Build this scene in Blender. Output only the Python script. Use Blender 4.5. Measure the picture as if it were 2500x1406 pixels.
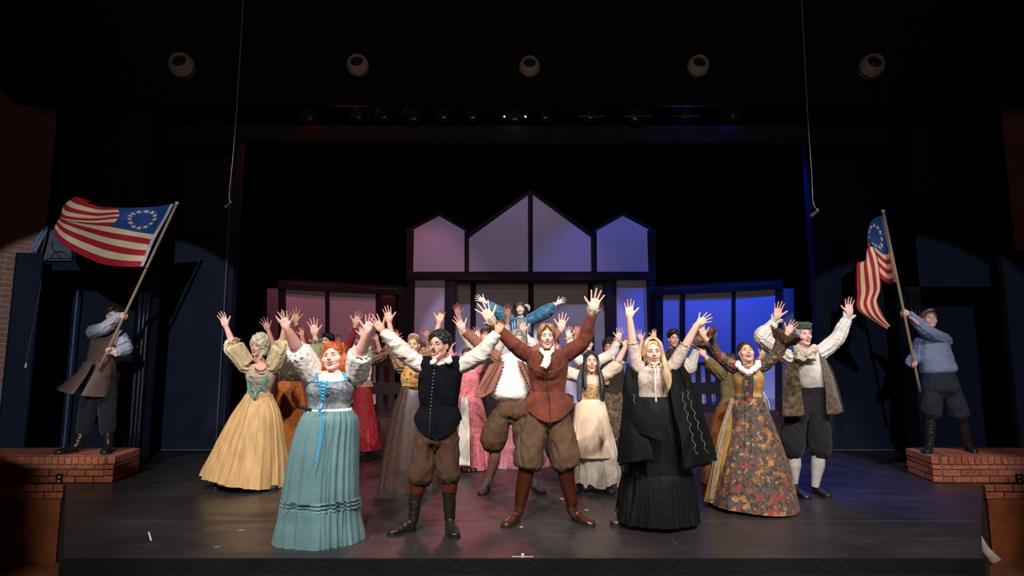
import bpy, math, random
import numpy as np
from mathutils import Vector, Matrix
# ------------------------------------------------------------------ camera, world, exposure
F = 1450.0; TH = math.radians(6.96); HC = 1.42
CT, ST = math.cos(TH), math.sin(TH)
sc = bpy.context.scene
for o in list(bpy.data.objects): bpy.data.objects.remove(o)
col = sc.collection
cam = bpy.data.cameras.new('camera'); camo = bpy.data.objects.new('camera', cam); col.objects.link(camo)
cam.sensor_width = 36; cam.lens = 36*F/2500; cam.clip_end = 60
camo.location = (0, 0, HC); camo.rotation_euler = (math.pi/2+TH, 0, 0)
sc.camera = camo
w = bpy.data.worlds.new('world'); sc.world = w; w.use_nodes = True
w.node_tree.nodes['Background'].inputs[0].default_value = (.012, .013, .02, 1)
w.node_tree.nodes['Background'].inputs[1].default_value = .07
sc.view_settings.view_transform = 'Standard'; sc.view_settings.look = 'None'
sc.view_settings.gamma = 1; sc.view_settings.exposure = 0.0; sc.view_settings.use_curve_mapping = False
sc.cycles.max_bounces = 5; sc.cycles.diffuse_bounces = 3; sc.cycles.use_denoising = True
sc.cycles.sample_clamp_indirect = 3

def ray(px, py):
    u = (px-1250)/F; v = (703-py)/F
    return np.array([u, CT - v*ST, ST + v*CT])
def at(px, py, Y):
    d = ray(px, py); return np.array([0, 0, HC]) + d*(Y/d[1])
def onz(px, py, z=0.0):
    d = ray(px, py); return np.array([0, 0, HC]) + d*((z-HC)/d[2])
def Yf(py, z=0.0): return float(onz(1250, py, z)[1])
def kpx(px, py, Y):                        # metres per pixel at this point
    p = at(px, py, Y) - np.array([0, 0, HC]); return (p[1]*CT + p[2]*ST)/F

def spot(name, loc, aim, energy, ang, color=(1, .93, .84), blend=.3, size=.12):
    l = bpy.data.lights.new(name, 'SPOT'); l.energy = energy; l.spot_size = math.radians(ang); l.spot_blend = blend
    l.color = color; l.shadow_soft_size = size
    o = bpy.data.objects.new(name, l); col.objects.link(o); o.location = loc
    o.rotation_euler = (Vector(aim)-Vector(loc)).to_track_quat('-Z', 'Y').to_euler()
    return o
# front of house lamps (over the audience)
for i, (x, ax, e) in enumerate([(-5.2, -2.6, 1.0), (-3.0, 1.2, .8), (-.8, -1.2, 1.15), (1.6, 1.9, .9), (3.6, 0., .7), (5.4, 3.0, 1.1)]):
    spot('front_lamp', (x, -1.6, 8.1), (ax, 6.9, .45), 2550*e, 30, (1, .905, .845), .30, .09)
spot('front_fill', (-1.5, -9.5, 4.6), (-.6, 5.6, .9), 520, 25, (1, .88, .80), .5, .15)  # added low fill from the front, softens the steep light on faces
spot('herald_fill', (.5, 6.4, 5.3), (.15, 10.65, 2.25), 2200, 22, (1, .95, .92), .3, .06)  # added unseen spot under the soffit, reaches the herald beyond the front beams
# follow spots on the two flag bearers
spot('follow_spot', (1.5, -7.5, 5.2), at(268, 800, 7.8), 5200, 12.2, (.80, .86, 1), .05, .05)
spot('follow_spot', (-1.5, -7.5, 5.2), at(2250, 850, 7.8), 3300, 11.6, (.74, .80, 1), .05, .05)
# colour washes from the batten on the set, and from behind onto the floor
spot('red_wash', (-4.2, 9.4, 6.2), (-3.9, 11.9, 1.3), 250, 52, (1, .22, .40), .6, .15)
spot('pink_wash', (-1.8, 9.0, 6.3), (-2.6, 12.3, 1.3), 200, 60, (1, .36, .62), .5, .15)
spot('pink_wash', (-.1, 9.25, 6.4), (-.1, 12.3, 2.6), 120, 66, (.58, .44, 1), .5, .15)
for sx in (-1, 1): spot('bay_wash', (sx*.9+.2, 8.8, 4.68), (sx*1.15+.35, 13, 1.25), 300, 31, (.52, .45, .9), .35, .05)
spot('blue_wash', (2.6, 9.0, 6.3), (2.3, 12.3, 1.8), 330, 60, (.12, .16, 1), .5, .15)
spot('blue_wash', (4.4, 9.4, 6.2), (4.1, 11.9, 1.3), 1500, 54, (.005, .07, 1), .6, .15)
spot('floor_red', (-1.2, 11.6, 6.0), (-.4, 6.8, 0), 1000, 40, (1, .22, .28), .9, .3)
spot('floor_blue', (5.0, 10.6, 5.4), (4.7, 7.6, 0), 700, 40, (.02, .05, 1), .8, .2)
spot('side_wall_fill', (-3.0, .5, 6.5), (-8.2, 7.6, .8), 34, 90, (1, .55, .28), 1, .4)  # added weak warm fills, lift the side brick and orange plaster
spot('side_wall_fill', (3.0, .5, 6.5), (8.2, 7.6, .8), 60, 90, (1, .5, .25), 1, .4)
spot('ball_fill', (0, -6, 2.0), (0, 6.6, 5.9), 620, 58, (1, .84, .72), 1, .5)  # added fill standing in for stage bounce on the soffit balls

rng = np.random.RandomState(7); random.seed(7)
# ------------------------------------------------------------------ materials
class NT:
    def __init__(s, name):
        s.m = bpy.data.materials.new(name); s.m.use_nodes = True; s.t = s.m.node_tree; s.b = s.t.nodes['Principled BSDF']
    def n(s, typ, **kw):
        nd = s.t.nodes.new(typ)
        for k, v in kw.items():
            if k.startswith('i_'): nd.inputs[int(k[2:])].default_value = v
            else: setattr(nd, k, v)
        return nd
    def l(s, a, b): s.t.links.new(a, b)
def c4(c): return (c[0], c[1], c[2], 1) if len(c) == 3 else c
def srgb(r, g, b): return tuple(((v/255)/12.92 if v/255 <= .04045 else ((v/255+.055)/1.055)**2.4) for v in (r, g, b))
MC = {}
def mat(name, c, rough=.75, var=.25, vs=9, bs=120, bstr=.25, sheen=0, spec=.3, metal=0, stretch=(1, 1, 1), c2=None, coat=0, sss=0, wrk=None):
    if name in MC: return MC[name]
    t = NT(name); tc = t.n('ShaderNodeTexCoord'); mp = t.n('ShaderNodeMapping'); mp.inputs['Scale'].default_value = stretch
    t.l(tc.outputs['Object'], mp.inputs[0])
    nz = t.n('ShaderNodeTexNoise'); nz.inputs['Scale'].default_value = vs; nz.inputs['Detail'].default_value = 5
    t.l(mp.outputs[0], nz.inputs[0])
    rp = t.n('ShaderNodeValToRGB'); rp.color_ramp.elements[0].position = .35; rp.color_ramp.elements[1].position = .68
    a = c2 if c2 else tuple(v*(1-var) for v in c)
    rp.color_ramp.elements[0].color = c4(a); rp.color_ramp.elements[1].color = c4(c if c2 else tuple(min(1, v*(1+var*.4)) for v in c))
    t.l(nz.outputs[0], rp.inputs[0]); t.l(rp.outputs[0], t.b.inputs['Base Color'])
    b = t.n('ShaderNodeTexNoise'); b.inputs['Scale'].default_value = bs; b.inputs['Detail'].default_value = 3; t.l(mp.outputs[0], b.inputs[0])
    bp = t.n('ShaderNodeBump'); bp.inputs['Strength'].default_value = bstr; bp.inputs['Distance'].default_value = .006
    t.l(b.outputs[0], bp.inputs['Height']); t.l(bp.outputs[0], t.b.inputs['Normal'])
    if wrk is None: wrk = .0 if (name.startswith(('skin', 'hair', 'lips', 'iris', 'dark_timber', 'red_timber', 'platform', 'brick', 'mortar', 'orange', 'muslin', 'tape', 'seam', 'grey_patch', 'iris', 'lash', 'flag', 'hoist')) or rough < .45 or vs < 4.5 or metal) else .30
    if wrk:
        w1 = t.n('ShaderNodeTexNoise'); w1.inputs['Scale'].default_value = 11; w1.inputs['Detail'].default_value = 4; w1.inputs['Distortion'].default_value = 1.6
        mw = t.n('ShaderNodeMapping'); mw.inputs['Scale'].default_value = (1.7, 1.2, .8); t.l(tc.outputs['Object'], mw.inputs[0]); t.l(mw.outputs[0], w1.inputs[0])
        b1 = t.n('ShaderNodeBump'); b1.inputs['Strength'].default_value = wrk; b1.inputs['Distance'].default_value = .030
        t.l(w1.outputs[0], b1.inputs['Height']); t.l(b1.outputs[0], bp.inputs['Normal'])
    t.b.inputs['Roughness'].default_value = rough; t.b.inputs['Specular IOR Level'].default_value = spec
    t.b.inputs['Metallic'].default_value = metal
    t.b.inputs['Sheen Weight'].default_value = sheen; t.b.inputs['Coat Weight'].default_value = coat
    if sss:
        t.b.inputs['Subsurface Weight'].default_value = sss; t.b.inputs['Subsurface Radius'].default_value = (.012, .004, .002)
        t.b.inputs['Subsurface Scale'].default_value = 1
    MC[name] = t.m; return t.m
def glow(name, c, e):
    if name in MC: return MC[name]
    t = NT(name); t.b.inputs['Base Color'].default_value = c4(c); t.b.inputs['Emission Color'].default_value = c4(c); t.b.inputs['Emission Strength'].default_value = e
    MC[name] = t.m; return t.m
def pattern(name, base1, base2, spots, scale=16, thr=.42, rough=.8, warp=.35, sheen=.1, second=None):
    """cloth woven with blossoms: warped voronoi cells over a two tone ground"""
    if name in MC: return MC[name]
    t = NT(name); tc = t.n('ShaderNodeTexCoord')
    nz = t.n('ShaderNodeTexNoise'); nz.inputs['Scale'].default_value = scale*1.6; nz.inputs['Detail'].default_value = 4; t.l(tc.outputs['Object'], nz.inputs[0])
    mx = t.n('ShaderNodeMixRGB'); mx.blend_type = 'LINEAR_LIGHT'; mx.inputs[0].default_value = warp/scale*1.2
    t.l(tc.outputs['Object'], mx.inputs[1]); t.l(nz.outputs['Color'], mx.inputs[2])
    g = t.n('ShaderNodeTexNoise'); g.inputs['Scale'].default_value = scale*2.6; g.inputs['Detail'].default_value = 2; t.l(mx.outputs[0], g.inputs[0])
    gr = t.n('ShaderNodeValToRGB'); e = gr.color_ramp.elements; e[0].position = .42; e[1].position = .56; e[0].color = c4(base1); e[1].color = c4(base2)
    t.l(g.outputs[0], gr.inputs[0]); last = gr.outputs[0]
    for k, sc_ in ((0, scale), (1, scale*1.7)):
        v = t.n('ShaderNodeTexVoronoi'); v.inputs['Scale'].default_value = sc_; t.l(mx.outputs[0], v.inputs[0])
        sp = t.n('ShaderNodeSeparateColor'); t.l(v.outputs['Color'], sp.inputs[0])
        cr = t.n('ShaderNodeValToRGB'); cr.color_ramp.interpolation = 'CONSTANT'
        els = cr.color_ramp.elements; n = len(spots); els[0].color = c4(spots[0]); els[0].position = 0
        els[1].position = 1/n; els[1].color = c4(spots[1 % n])
        for j in range(2, n):
            ee = els.new(j/n); ee.color = c4(spots[j])
        t.l(sp.outputs[k], cr.inputs[0])
        th = t.n('ShaderNodeValToRGB'); th.color_ramp.elements[0].position = thr*(1 if k == 0 else .75)-.04; th.color_ramp.elements[1].position = thr*(1 if k == 0 else .75)
        th.color_ramp.elements[0].color = (1, 1, 1, 1); th.color_ramp.elements[1].color = (0, 0, 0, 1)
        t.l(v.outputs['Distance'], th.inputs[0])
        ring = t.n('ShaderNodeMath', operation='SINE'); mu = t.n('ShaderNodeMath', operation='MULTIPLY'); mu.inputs[1].default_value = 38
        t.l(v.outputs['Distance'], mu.inputs[0]); t.l(mu.outputs[0], ring.inputs[0])
        sh = t.n('ShaderNodeMixRGB'); sh.blend_type = 'MULTIPLY'; sh.inputs[2].default_value = (.55, .45, .4, 1)
        rr = t.n('ShaderNodeMath', operation='GREATER_THAN'); rr.inputs[1].default_value = .5; t.l(ring.outputs[0], rr.inputs[0])
        t.l(rr.outputs[0], sh.inputs[0]); t.l(cr.outputs[0], sh.inputs[1])
        m = t.n('ShaderNodeMixRGB'); t.l(th.outputs[0], m.inputs[0]); t.l(last, m.inputs[1]); t.l(sh.outputs[0], m.inputs[2]); last = m.outputs[0]
    t.l(last, t.b.inputs['Base Color']); t.b.inputs['Roughness'].default_value = rough; t.b.inputs['Sheen Weight'].default_value = sheen
    bp = t.n('ShaderNodeBump'); bp.inputs['Strength'].default_value = .25; bp.inputs['Distance'].default_value = .004
    t.l(nz.outputs[0], bp.inputs['Height']); t.l(bp.outputs[0], t.b.inputs['Normal'])
    MC[name] = t.m; return t.m
def lines(name, c1, c2, scale=60, mode='check', rough=.8, width=.5, sheen=.0, angle=0):
    """check / stripe / diamond quilting on the cloth, in object space"""
    if name in MC: return MC[name]
    t = NT(name); tc = t.n('ShaderNodeTexCoord'); mp = t.n('ShaderNodeMapping')
    mp.inputs['Rotation'].default_value = (0, angle, 0); t.l(tc.outputs['Object'], mp.inputs[0])
    sp = t.n('ShaderNodeSeparateXYZ'); t.l(mp.outputs[0], sp.inputs[0])
    def fr(out):
        a = t.n('ShaderNodeMath', operation='MULTIPLY'); a.inputs[1].default_value = scale; t.l(out, a.inputs[0])
        f = t.n('ShaderNodeMath', operation='FRACT'); t.l(a.outputs[0], f.inputs[0])
        g = t.n('ShaderNodeMath', operation='LESS_THAN'); g.inputs[1].default_value = width; t.l(f.outputs[0], g.inputs[0]); return g.outputs[0]
    fx = fr(sp.outputs[0])
    if mode == 'stripe': fac = fx
    else:
        fz = fr(sp.outputs[2]); op = t.n('ShaderNodeMath', operation='MAXIMUM' if mode == 'quilt' else 'MULTIPLY'); t.l(fx, op.inputs[0]); t.l(fz, op.inputs[1]); fac = op.outputs[0]
    nz = t.n('ShaderNodeTexNoise'); nz.inputs['Scale'].default_value = 12; nz.inputs['Detail'].default_value = 5; t.l(tc.outputs['Object'], nz.inputs[0])
    m = t.n('ShaderNodeMixRGB'); t.l(fac, m.inputs[0]); m.inputs[1].default_value = c4(c1); m.inputs[2].default_value = c4(c2)
    m2 = t.n('ShaderNodeMixRGB'); m2.blend_type = 'MULTIPLY'; m2.inputs[0].default_value = .35; t.l(m.outputs[0], m2.inputs[1]); t.l(nz.outputs[0], m2.inputs[2])
    t.l(m2.outputs[0], t.b.inputs['Base Color']); t.b.inputs['Roughness'].default_value = rough; t.b.inputs['Sheen Weight'].default_value = sheen
    b = t.n('ShaderNodeTexNoise'); b.inputs['Scale'].default_value = 150; t.l(tc.outputs['Object'], b.inputs[0])
    bp = t.n('ShaderNodeBump'); bp.inputs['Strength'].default_value = .2; bp.inputs['Distance'].default_value = .004; t.l(b.outputs[0], bp.inputs['Height']); t.l(bp.outputs[0], t.b.inputs['Normal'])
    MC[name] = t.m; return t.m
def brickmat(name, c1, c2, mortar, scale=1.0, axes='xz', bump=.6):
    t = NT(name); tc = t.n('ShaderNodeTexCoord'); sp = t.n('ShaderNodeSeparateXYZ'); t.l(tc.outputs['Object'], sp.inputs[0])
    cb = t.n('ShaderNodeCombineXYZ'); t.l(sp.outputs['xyz'.index(axes[0])], cb.inputs[0]); t.l(sp.outputs['xyz'.index(axes[1])], cb.inputs[1])
    br = t.n('ShaderNodeTexBrick'); br.inputs['Scale'].default_value = scale; br.inputs['Brick Width'].default_value = .215; br.inputs['Row Height'].default_value = .075
    br.inputs['Mortar Size'].default_value = .006; br.inputs['Color1'].default_value = c4(c1); br.inputs['Color2'].default_value = c4(c2); br.inputs['Mortar'].default_value = c4(mortar)
    t.l(cb.outputs[0], br.inputs[0])
    nz = t.n('ShaderNodeTexNoise'); nz.inputs['Scale'].default_value = 14; nz.inputs['Detail'].default_value = 6; t.l(tc.outputs['Object'], nz.inputs[0])
    m = t.n('ShaderNodeMixRGB'); m.blend_type = 'MULTIPLY'; m.inputs[0].default_value = .5; t.l(br.outputs[0], m.inputs[1]); t.l(nz.outputs[0], m.inputs[2])
    t.l(m.outputs[0], t.b.inputs['Base Color']); t.b.inputs['Roughness'].default_value = .85
    bp = t.n('ShaderNodeBump'); bp.inputs['Strength'].default_value = bump; bp.inputs['Distance'].default_value = .004; bp.invert = True
    t.l(br.outputs['Fac'], bp.inputs['Height']); t.l(bp.outputs[0], t.b.inputs['Normal'])
    return t.m

# ------------------------------------------------------------------ mesh plumbing
PO = {}
def link(name, verts, faces, m, parent=None, smooth=True, origin=None, mats=None, mi=None):
    """one mesh object; verts are world coordinates, stored relative to its thing's base"""
    v = np.asarray(verts, dtype=float); org = np.zeros(3)
    if parent is not None: org = PO.get(parent.name, np.array(parent.location))
    elif origin is not None: org = np.asarray(origin, float)
    me = bpy.data.meshes.new(name); me.from_pydata((v-org).tolist(), [], faces if isinstance(faces[0], (list, tuple)) else [list(f) for f in faces])
    for mm in (mats or [m]): me.materials.append(mm)
    if mi is not None: me.polygons.foreach_set('material_index', np.asarray(mi, dtype=np.int32))
    if smooth: me.polygons.foreach_set('use_smooth', [True]*len(me.polygons))
    me.update()
    o = bpy.data.objects.new(name, me); col.objects.link(o)
    if parent is not None: o.parent = parent; PO[o.name] = org
    else: o.location = org; PO[o.name] = org
    return o
def tag(o, label=None, cat=None, group=None, kind=None):
    if label: o['label'] = label
    if cat: o['category'] = cat
    if group: o['group'] = group
    if kind: o['kind'] = kind
    return o
def empty(name, loc, label=None, cat=None, group=None):
    o = bpy.data.objects.new(name, None); col.objects.link(o); o.location = loc; o.empty_display_size = .1
    return tag(o, label, cat, group)
def join(parts):
    V = []; Fc = []; n = 0
    for v, f in parts:
        V.append(np.asarray(v, float)); Fc += [tuple(i+n for i in q) for q in f]; n += len(v)
    return np.vstack(V), Fc
def box(x0, x1, y0, y1, z0, z1):
    v = [(x, y, z) for z in (z0, z1) for y in (y0, y1) for x in (x0, x1)]
    return np.array(v, float), [(0, 2, 3, 1), (4, 5, 7, 6), (0, 1, 5, 4), (2, 6, 7, 3), (0, 4, 6, 2), (1, 3, 7, 5)]
def bar(p, q, wdt, dep, up=(0, 1, 0)):
    """a square timber from p to q; dep is its size along `up`"""
    p = np.array(p, float); q = np.array(q, float); t = (q-p)/np.linalg.norm(q-p); up = np.array(up, float); up -= t*up.dot(t); up /= np.linalg.norm(up)
    s = np.cross(t, up); v = []
    for e in (p, q):
        for a, b in ((-1, -1), (1, -1), (1, 1), (-1, 1)): v.append(e+s*a*wdt/2+up*b*dep/2)
    return np.array(v), [(0, 3, 2, 1), (4, 5, 6, 7), (0, 1, 5, 4), (1, 2, 6, 5), (2, 3, 7, 6), (3, 0, 4, 7)]
def prism(poly, z0, z1):
    n = len(poly); v = [(x, y, z0) for x, y in poly]+[(x, y, z1) for x, y in poly]
    return np.array(v, float), [tuple(range(n))[::-1], tuple(range(n, 2*n))]+[(i, (i+1) % n, n+(i+1) % n, n+i) for i in range(n)]
def slab(poly3, nrm, th):
    """extrude a 3D polygon by th along nrm"""
    p = np.array(poly3, float); n = len(p); nrm = np.array(nrm, float); v = np.vstack([p, p+nrm*th])
    return v, [tuple(range(n)), tuple(range(n, 2*n))[::-1]]+[((i+1) % n, i, n+i, n+(i+1) % n) for i in range(n)]
def catmull(P, n):
    P = np.asarray(P, float); m = len(P)
    if m == 2:
        t = np.linspace(0, 1, n)[:, None]; return P[0]*(1-t)+P[1]*t
    Q = np.vstack([2*P[0]-P[1], P, 2*P[-1]-P[-2]]); ts = np.linspace(0, m-1-1e-9, n); i = ts.astype(int); t = (ts-i)[:, None]
    p0, p1, p2, p3 = Q[i], Q[i+1], Q[i+2], Q[i+3]
    return .5*((2*p1)+(-p0+p2)*t+(2*p0-5*p1+4*p2-p3)*t*t+(-p0+3*p1-3*p2+p3)*t**3)
def loft(R, cap0=True, cap1=True):
    R = np.asarray(R, float); n, s, _ = R.shape; f = []
    for i in range(n-1):
        for j in range(s):
            k = (j+1) % s; f.append((i*s+j, i*s+k, (i+1)*s+k, (i+1)*s+j))
    v = R.reshape(-1, 3)
    if cap0: v = np.vstack([v, R[0].mean(0)]); c = len(v)-1; f += [((j+1) % s, j, c) for j in range(s)]
    if cap1: v = np.vstack([v, R[-1].mean(0)]); c = len(v)-1; b = (n-1)*s; f += [(b+j, b+(j+1) % s, c) for j in range(s)]
    return v, f
def tube(P, r, seg=14, n=None, depth=1.0, fold=0, fk=5, ph=0.0, cap=True, up=(0, 1, 0)):
    """round tube along P (radius list r), depth = size along the view / size across, fold = ridges"""
    P = np.asarray(P, float); r = np.atleast_1d(np.asarray(r, float)); r = np.repeat(r, len(P)) if len(r) == 1 else r
    n = n or max(2, 5*(len(P)-1)+1)
    rr = np.interp(np.linspace(0, len(P)-1, n), np.arange(len(P)), r); C = catmull(P, n)
    T = np.gradient(C, axis=0); T /= np.linalg.norm(T, axis=1)[:, None]+1e-9
    up = np.array(up, float); N1 = np.cross(T, up); N1 /= np.linalg.norm(N1, axis=1)[:, None]+1e-9
    N2 = np.cross(N1, T)
    th = np.linspace(0, 2*np.pi, seg, endpoint=False); R = []
    for i in range(n):
        q = rr[i]*(1+fold*np.sin(fk*th+ph+i*.6/(n)*6)) if fold else rr[i]*np.ones(seg)
        R.append(C[i]+(q*np.cos(th))[:, None]*N1[i]+(q*np.sin(th)*depth)[:, None]*N2[i])
    R = np.array(R)[:, ::-1]
    return loft(R, cap, cap)
def ell(c, r, M=None, seg=16, rings=10):
    th = np.linspace(0, 2*np.pi, seg, endpoint=False); R = []
    for i in range(rings+1):
        a = -np.pi/2+np.pi*(i+.0)/rings; a = np.clip(a, -np.pi/2+.05, np.pi/2-.05)
        R.append(np.stack([r[0]*np.cos(a)*np.cos(th), r[1]*np.cos(a)*np.sin(th), np.full(seg, r[2]*np.sin(a))], 1))
    v, f = loft(R)
    if M is not None: v = v @ np.asarray(M, float)[:3, :3].T
    return v+np.asarray(c, float), f
def remesh(parts, vox, it=2, fac=.5):
    v, f = join(parts); me = bpy.data.meshes.new('t'); me.from_pydata(v.tolist(), [], f)
    o = bpy.data.objects.new('t', me); col.objects.link(o)
    md = o.modifiers.new('r', 'REMESH'); md.mode = 'VOXEL'; md.voxel_size = vox
    if it: s = o.modifiers.new('s', 'SMOOTH'); s.iterations = it; s.factor = fac
    e = o.evaluated_get(bpy.context.evaluated_depsgraph_get()); m2 = e.to_mesh()
    n = len(m2.vertices); a = np.empty(n*3); m2.vertices.foreach_get('co', a); a = a.reshape(-1, 3)
    nn = np.empty(n*3); m2.vertices.foreach_get('normal', nn); nn = nn.reshape(-1, 3)
    lt = np.empty(len(m2.loops), dtype=np.int32); m2.loops.foreach_get('vertex_index', lt)
    tot = np.empty(len(m2.polygons), dtype=np.int32); m2.polygons.foreach_get('loop_total', tot)
    e.to_mesh_clear(); bpy.data.objects.remove(o); bpy.data.meshes.remove(me)
    if (tot == 4).all(): fs = lt.reshape(-1, 4).tolist()
    else:
        fs = []; k = 0
        for q in tot: fs.append(lt[k:k+q].tolist()); k += q
    return a, fs, nn
def wr(p, s=30., seed=0, sx=1, sy=1, sz=1):
    """smooth pseudo noise in about -1..1 from warped sines"""
    r = np.random.RandomState(seed+11); p = p*np.array([sx, sy, sz])*s; o = np.zeros(len(p))
    q = p+1.3*np.sin(p[:, [1, 2, 0]]*.7+r.rand(3)*6)
    for k in range(5):
        d = r.randn(3); d /= np.linalg.norm(d); o += np.sin(q@d*(1+.5*k)+r.rand()*6)/(1+.35*k)
    return o/2.6
def ridge(x): return 1-2*np.abs(x)
# surface nets, for the head and hand shapes
def surfnet(f, lo, hi, h):
    ax = [np.arange(lo[i], hi[i]+h, h) for i in range(3)]; X = np.stack(np.meshgrid(*ax, indexing='ij'), -1)
    V = f(X.reshape(-1, 3)).reshape(X.shape[:3]); S = V < 0
    nc = tuple(n-1 for n in V.shape); acc = np.zeros(nc+(3,)); cnt = np.zeros(nc)
    for a in range(3):
        b, c = (a+1) % 3, (a+2) % 3
        for ob in (0, 1):
            for oc in (0, 1):
                s0 = [slice(None)]*3; s0[a] = slice(0, -1); s0[b] = slice(ob, ob+nc[b]); s0[c] = slice(oc, oc+nc[c])
                s1 = list(s0); s1[a] = slice(1, None); v0 = V[tuple(s0)]; v1 = V[tuple(s1)]
                x = (v0 < 0) != (v1 < 0); t = np.where(x, v0/(v0-v1+1e-20), 0); p = X[tuple(s0)].copy(); p[..., a] += t*h
                acc += p*x[..., None]; cnt += x
    act = cnt > 0; idx = -np.ones(nc, int); idx[act] = np.arange(act.sum()); vs = acc[act]/cnt[act][:, None]; fs = []
    for a in range(3):
        b, c = (a+1) % 3, (a+2) % 3
        s0 = [slice(1, -1)]*3; s0[a] = slice(0, -1); s1 = [slice(1, -1)]*3; s1[a] = slice(1, None)
        A = S[tuple(s0)]; B = S[tuple(s1)]; ii = np.argwhere(A != B); off = np.ones(3, int); off[a] = 0; ii0 = ii+off
        def g(db, dc):
            q = ii0.copy(); q[:, b] += db; q[:, c] += dc; return idx[q[:, 0], q[:, 1], q[:, 2]]
        q = np.stack([g(-1, -1), g(0, -1), g(0, 0), g(-1, 0)], 1); fl = ~A[tuple(ii.T)]
        q[fl] = q[fl][:, ::-1]; fs.append(q)
    return vs, np.vstack(fs).tolist()
def sE(p, c, r):
    q = p-np.array(c); r = np.array(r); k0 = np.linalg.norm(q/r, axis=1); k1 = np.linalg.norm(q/(r*r), axis=1)+1e-9; return k0*(k0-1)/k1
def sC(p, a, b, ra, rb):
    a = np.array(a, float); b = np.array(b, float); d = b-a; t = np.clip((p-a)@d/(d@d), 0, 1); return np.linalg.norm(p-a-t[:, None]*d, axis=1)-(ra+(rb-ra)*t)
def smin(a, b, k): h = np.maximum(k-np.abs(a-b), 0)/k; return np.minimum(a, b)-h*h*k*.25
def smax(a, b, k): return -smin(-a, -b, k)
def head_sdf(op, smile=.5, full=0.0):
    def f(p):
        q = p.copy(); q[:, 0] = np.abs(q[:, 0])
        d = sE(q, (0, .018, .038), (.0765, .092, .078))
        d = smin(d, sE(q, (0, -.018, -.022), (.0645+full*.006, .066, .080)), .03)
        jz = -.010*op
        d = smin(d, sC(q, (.045+full*.006, .0, -.056+jz*.3), (.014, -.057, -.096+jz), .021+full*.004, .017), .03)
        d = smin(d, sC(q, (0, -.064, -.098+jz), (.009, -.064, -.098+jz), .016, .014), .02)
        d = smin(d, sE(q, (.041+full*.004, -.054, -.026), (.022+full*.006, .020, .023)), .022)
        d = smin(d, sC(q, (0, -.082, .022), (.049, -.064, .022), .009, .008), .016)
        d = smax(d, -sE(q, (.031, -.096, .001), (.019, .017, .012)), .010)
        d = smin(d, sC(q, (0, -.080, .010), (0, -.103, -.027), .0070, .0100), .010)
        d = smin(d, sE(q, (.0115, -.094, -.030), (.0075, .0085, .0065)), .006)
        d = smin(d, sE(q, (0, -.074, -.058), (.031, .018, .024)), .015)
        # lips round the opening
        hz = .003+.010*op; zc = -.060-.5*hz
        x = q[:, 0]; arc = zc+smile*.0145*(x/.028)**2
        d = smin(d, sC(np.stack([x, q[:, 1]-x*x*14, q[:, 2]-arc+zc], 1), (0, -.0885, zc+hz+.002), (.025, -.086, zc+.002), .0040, .0028), .006)
        d = smin(d, sC(np.stack([x, q[:, 1]-x*x*14, q[:, 2]-arc+zc], 1), (0, -.0870, zc-hz-.003), (.024, -.085, zc-.002), .0048, .0028), .006)
        if op > .05:
            qq = np.stack([x, q[:, 1], q[:, 2]-arc+zc], 1)
            d = smax(d, -sE(qq, (0, -.092, zc), (.0245+.004*smile, .022, hz)), .004)
        d = smin(d, sE(q, (.0785, .006, -.012), (.008, .018, .028)), .008)
        d = smax(d, -sE(q, (.088, .0, -.010), (.006, .010, .017)), .004)
        d = smin(d, sC(p, (0, .018, -.06), (0, .030, -.165), .050+full*.006, .054+full*.006), .03)
        return d
    return f
HEADS = {}
def head_mesh(op, smile, full):
    k = (round(op, 1), round(smile, 1), round(full, 1))
    if k not in HEADS: HEADS[k] = surfnet(head_sdf(*k), (-.10, -.13, -.20), (.10, .13, .13), .0038)
    return HEADS[k]
def hand_sdf(spread, curl, grip=False):
    bs = [(-.030, .088), (-.010, .096), (.011, .094), (.030, .084)]     # little, ring, middle, index
    L = [(.032, .021, .018), (.040, .026, .021), (.044, .029, .022), (.039, .025, .021)]
    A = np.array([-1.55, -.55, .25, 1.1])*spread
    R = [.0078, .0086, .0090, .0088]; chains = []
    for i in range(4):
        p = np.array([bs[i][0], 0, bs[i][1]-.004]); pts = [p-np.array([bs[i][0]*.55, 0, .06]), p]; b = 0.
        cs = [curl*(.7+.2*((i*7) % 3)), curl*1.1, curl*.9] if not grip else [1.25, 1.55, 1.0]
        if grip: a = 0
        else: a = A[i]
        for s in range(3):
            b += cs[s]; d = np.array([math.sin(a)*math.cos(b), -math.sin(b), math.cos(a)*math.cos(b)]); p = p+d*L[i][s]; pts.append(p)
        chains.append((pts, R[i]))
    if grip: th = [np.array([.018, -.004, .018]), np.array([.040, -.020, .052]), np.array([.030, -.046, .072]), np.array([.006, -.054, .080])]
    else:
        s = .8+spread; th = [np.array([.016, -.002, .016]), np.array([.040, -.006, .046]), np.array([.048+.022*s, -.010, .072]), np.array([.056+.034*s, -.012, .094])]
    def f(p):
        d = sE(p, (0, 0, .050), (.040, .015, .050)); d = smin(d, sE(p, (0, .001, .082), (.039, .0125, .022)), .012)
        d = smin(d, sE(p, (.022, -.008, .036), (.017, .014, .030)), .012); d = smin(d, sE(p, (-.024, -.007, .040), (.013, .012, .032)), .012)
        d = smin(d, sC(p, (0, .002, -.035), (0, 0, .03), .0235, .027), .02)
        for pts, r in chains:
            for s in range(1, 4): d = smin(d, sC(p, pts[s], pts[s+1], r*(1.03-.07*s), r*(.96-.08*s)), .004)
            d = smin(d, sC(p, pts[0], pts[1], r*.9, r*1.0), .008)
        d = smin(d, sC(p, th[0], th[1], .015, .0125), .010); d = smin(d, sC(p, th[1], th[2], .0118, .0098), .005); d = smin(d, sC(p, th[2], th[3], .0098, .0078), .004)
        return d
    return f
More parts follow.
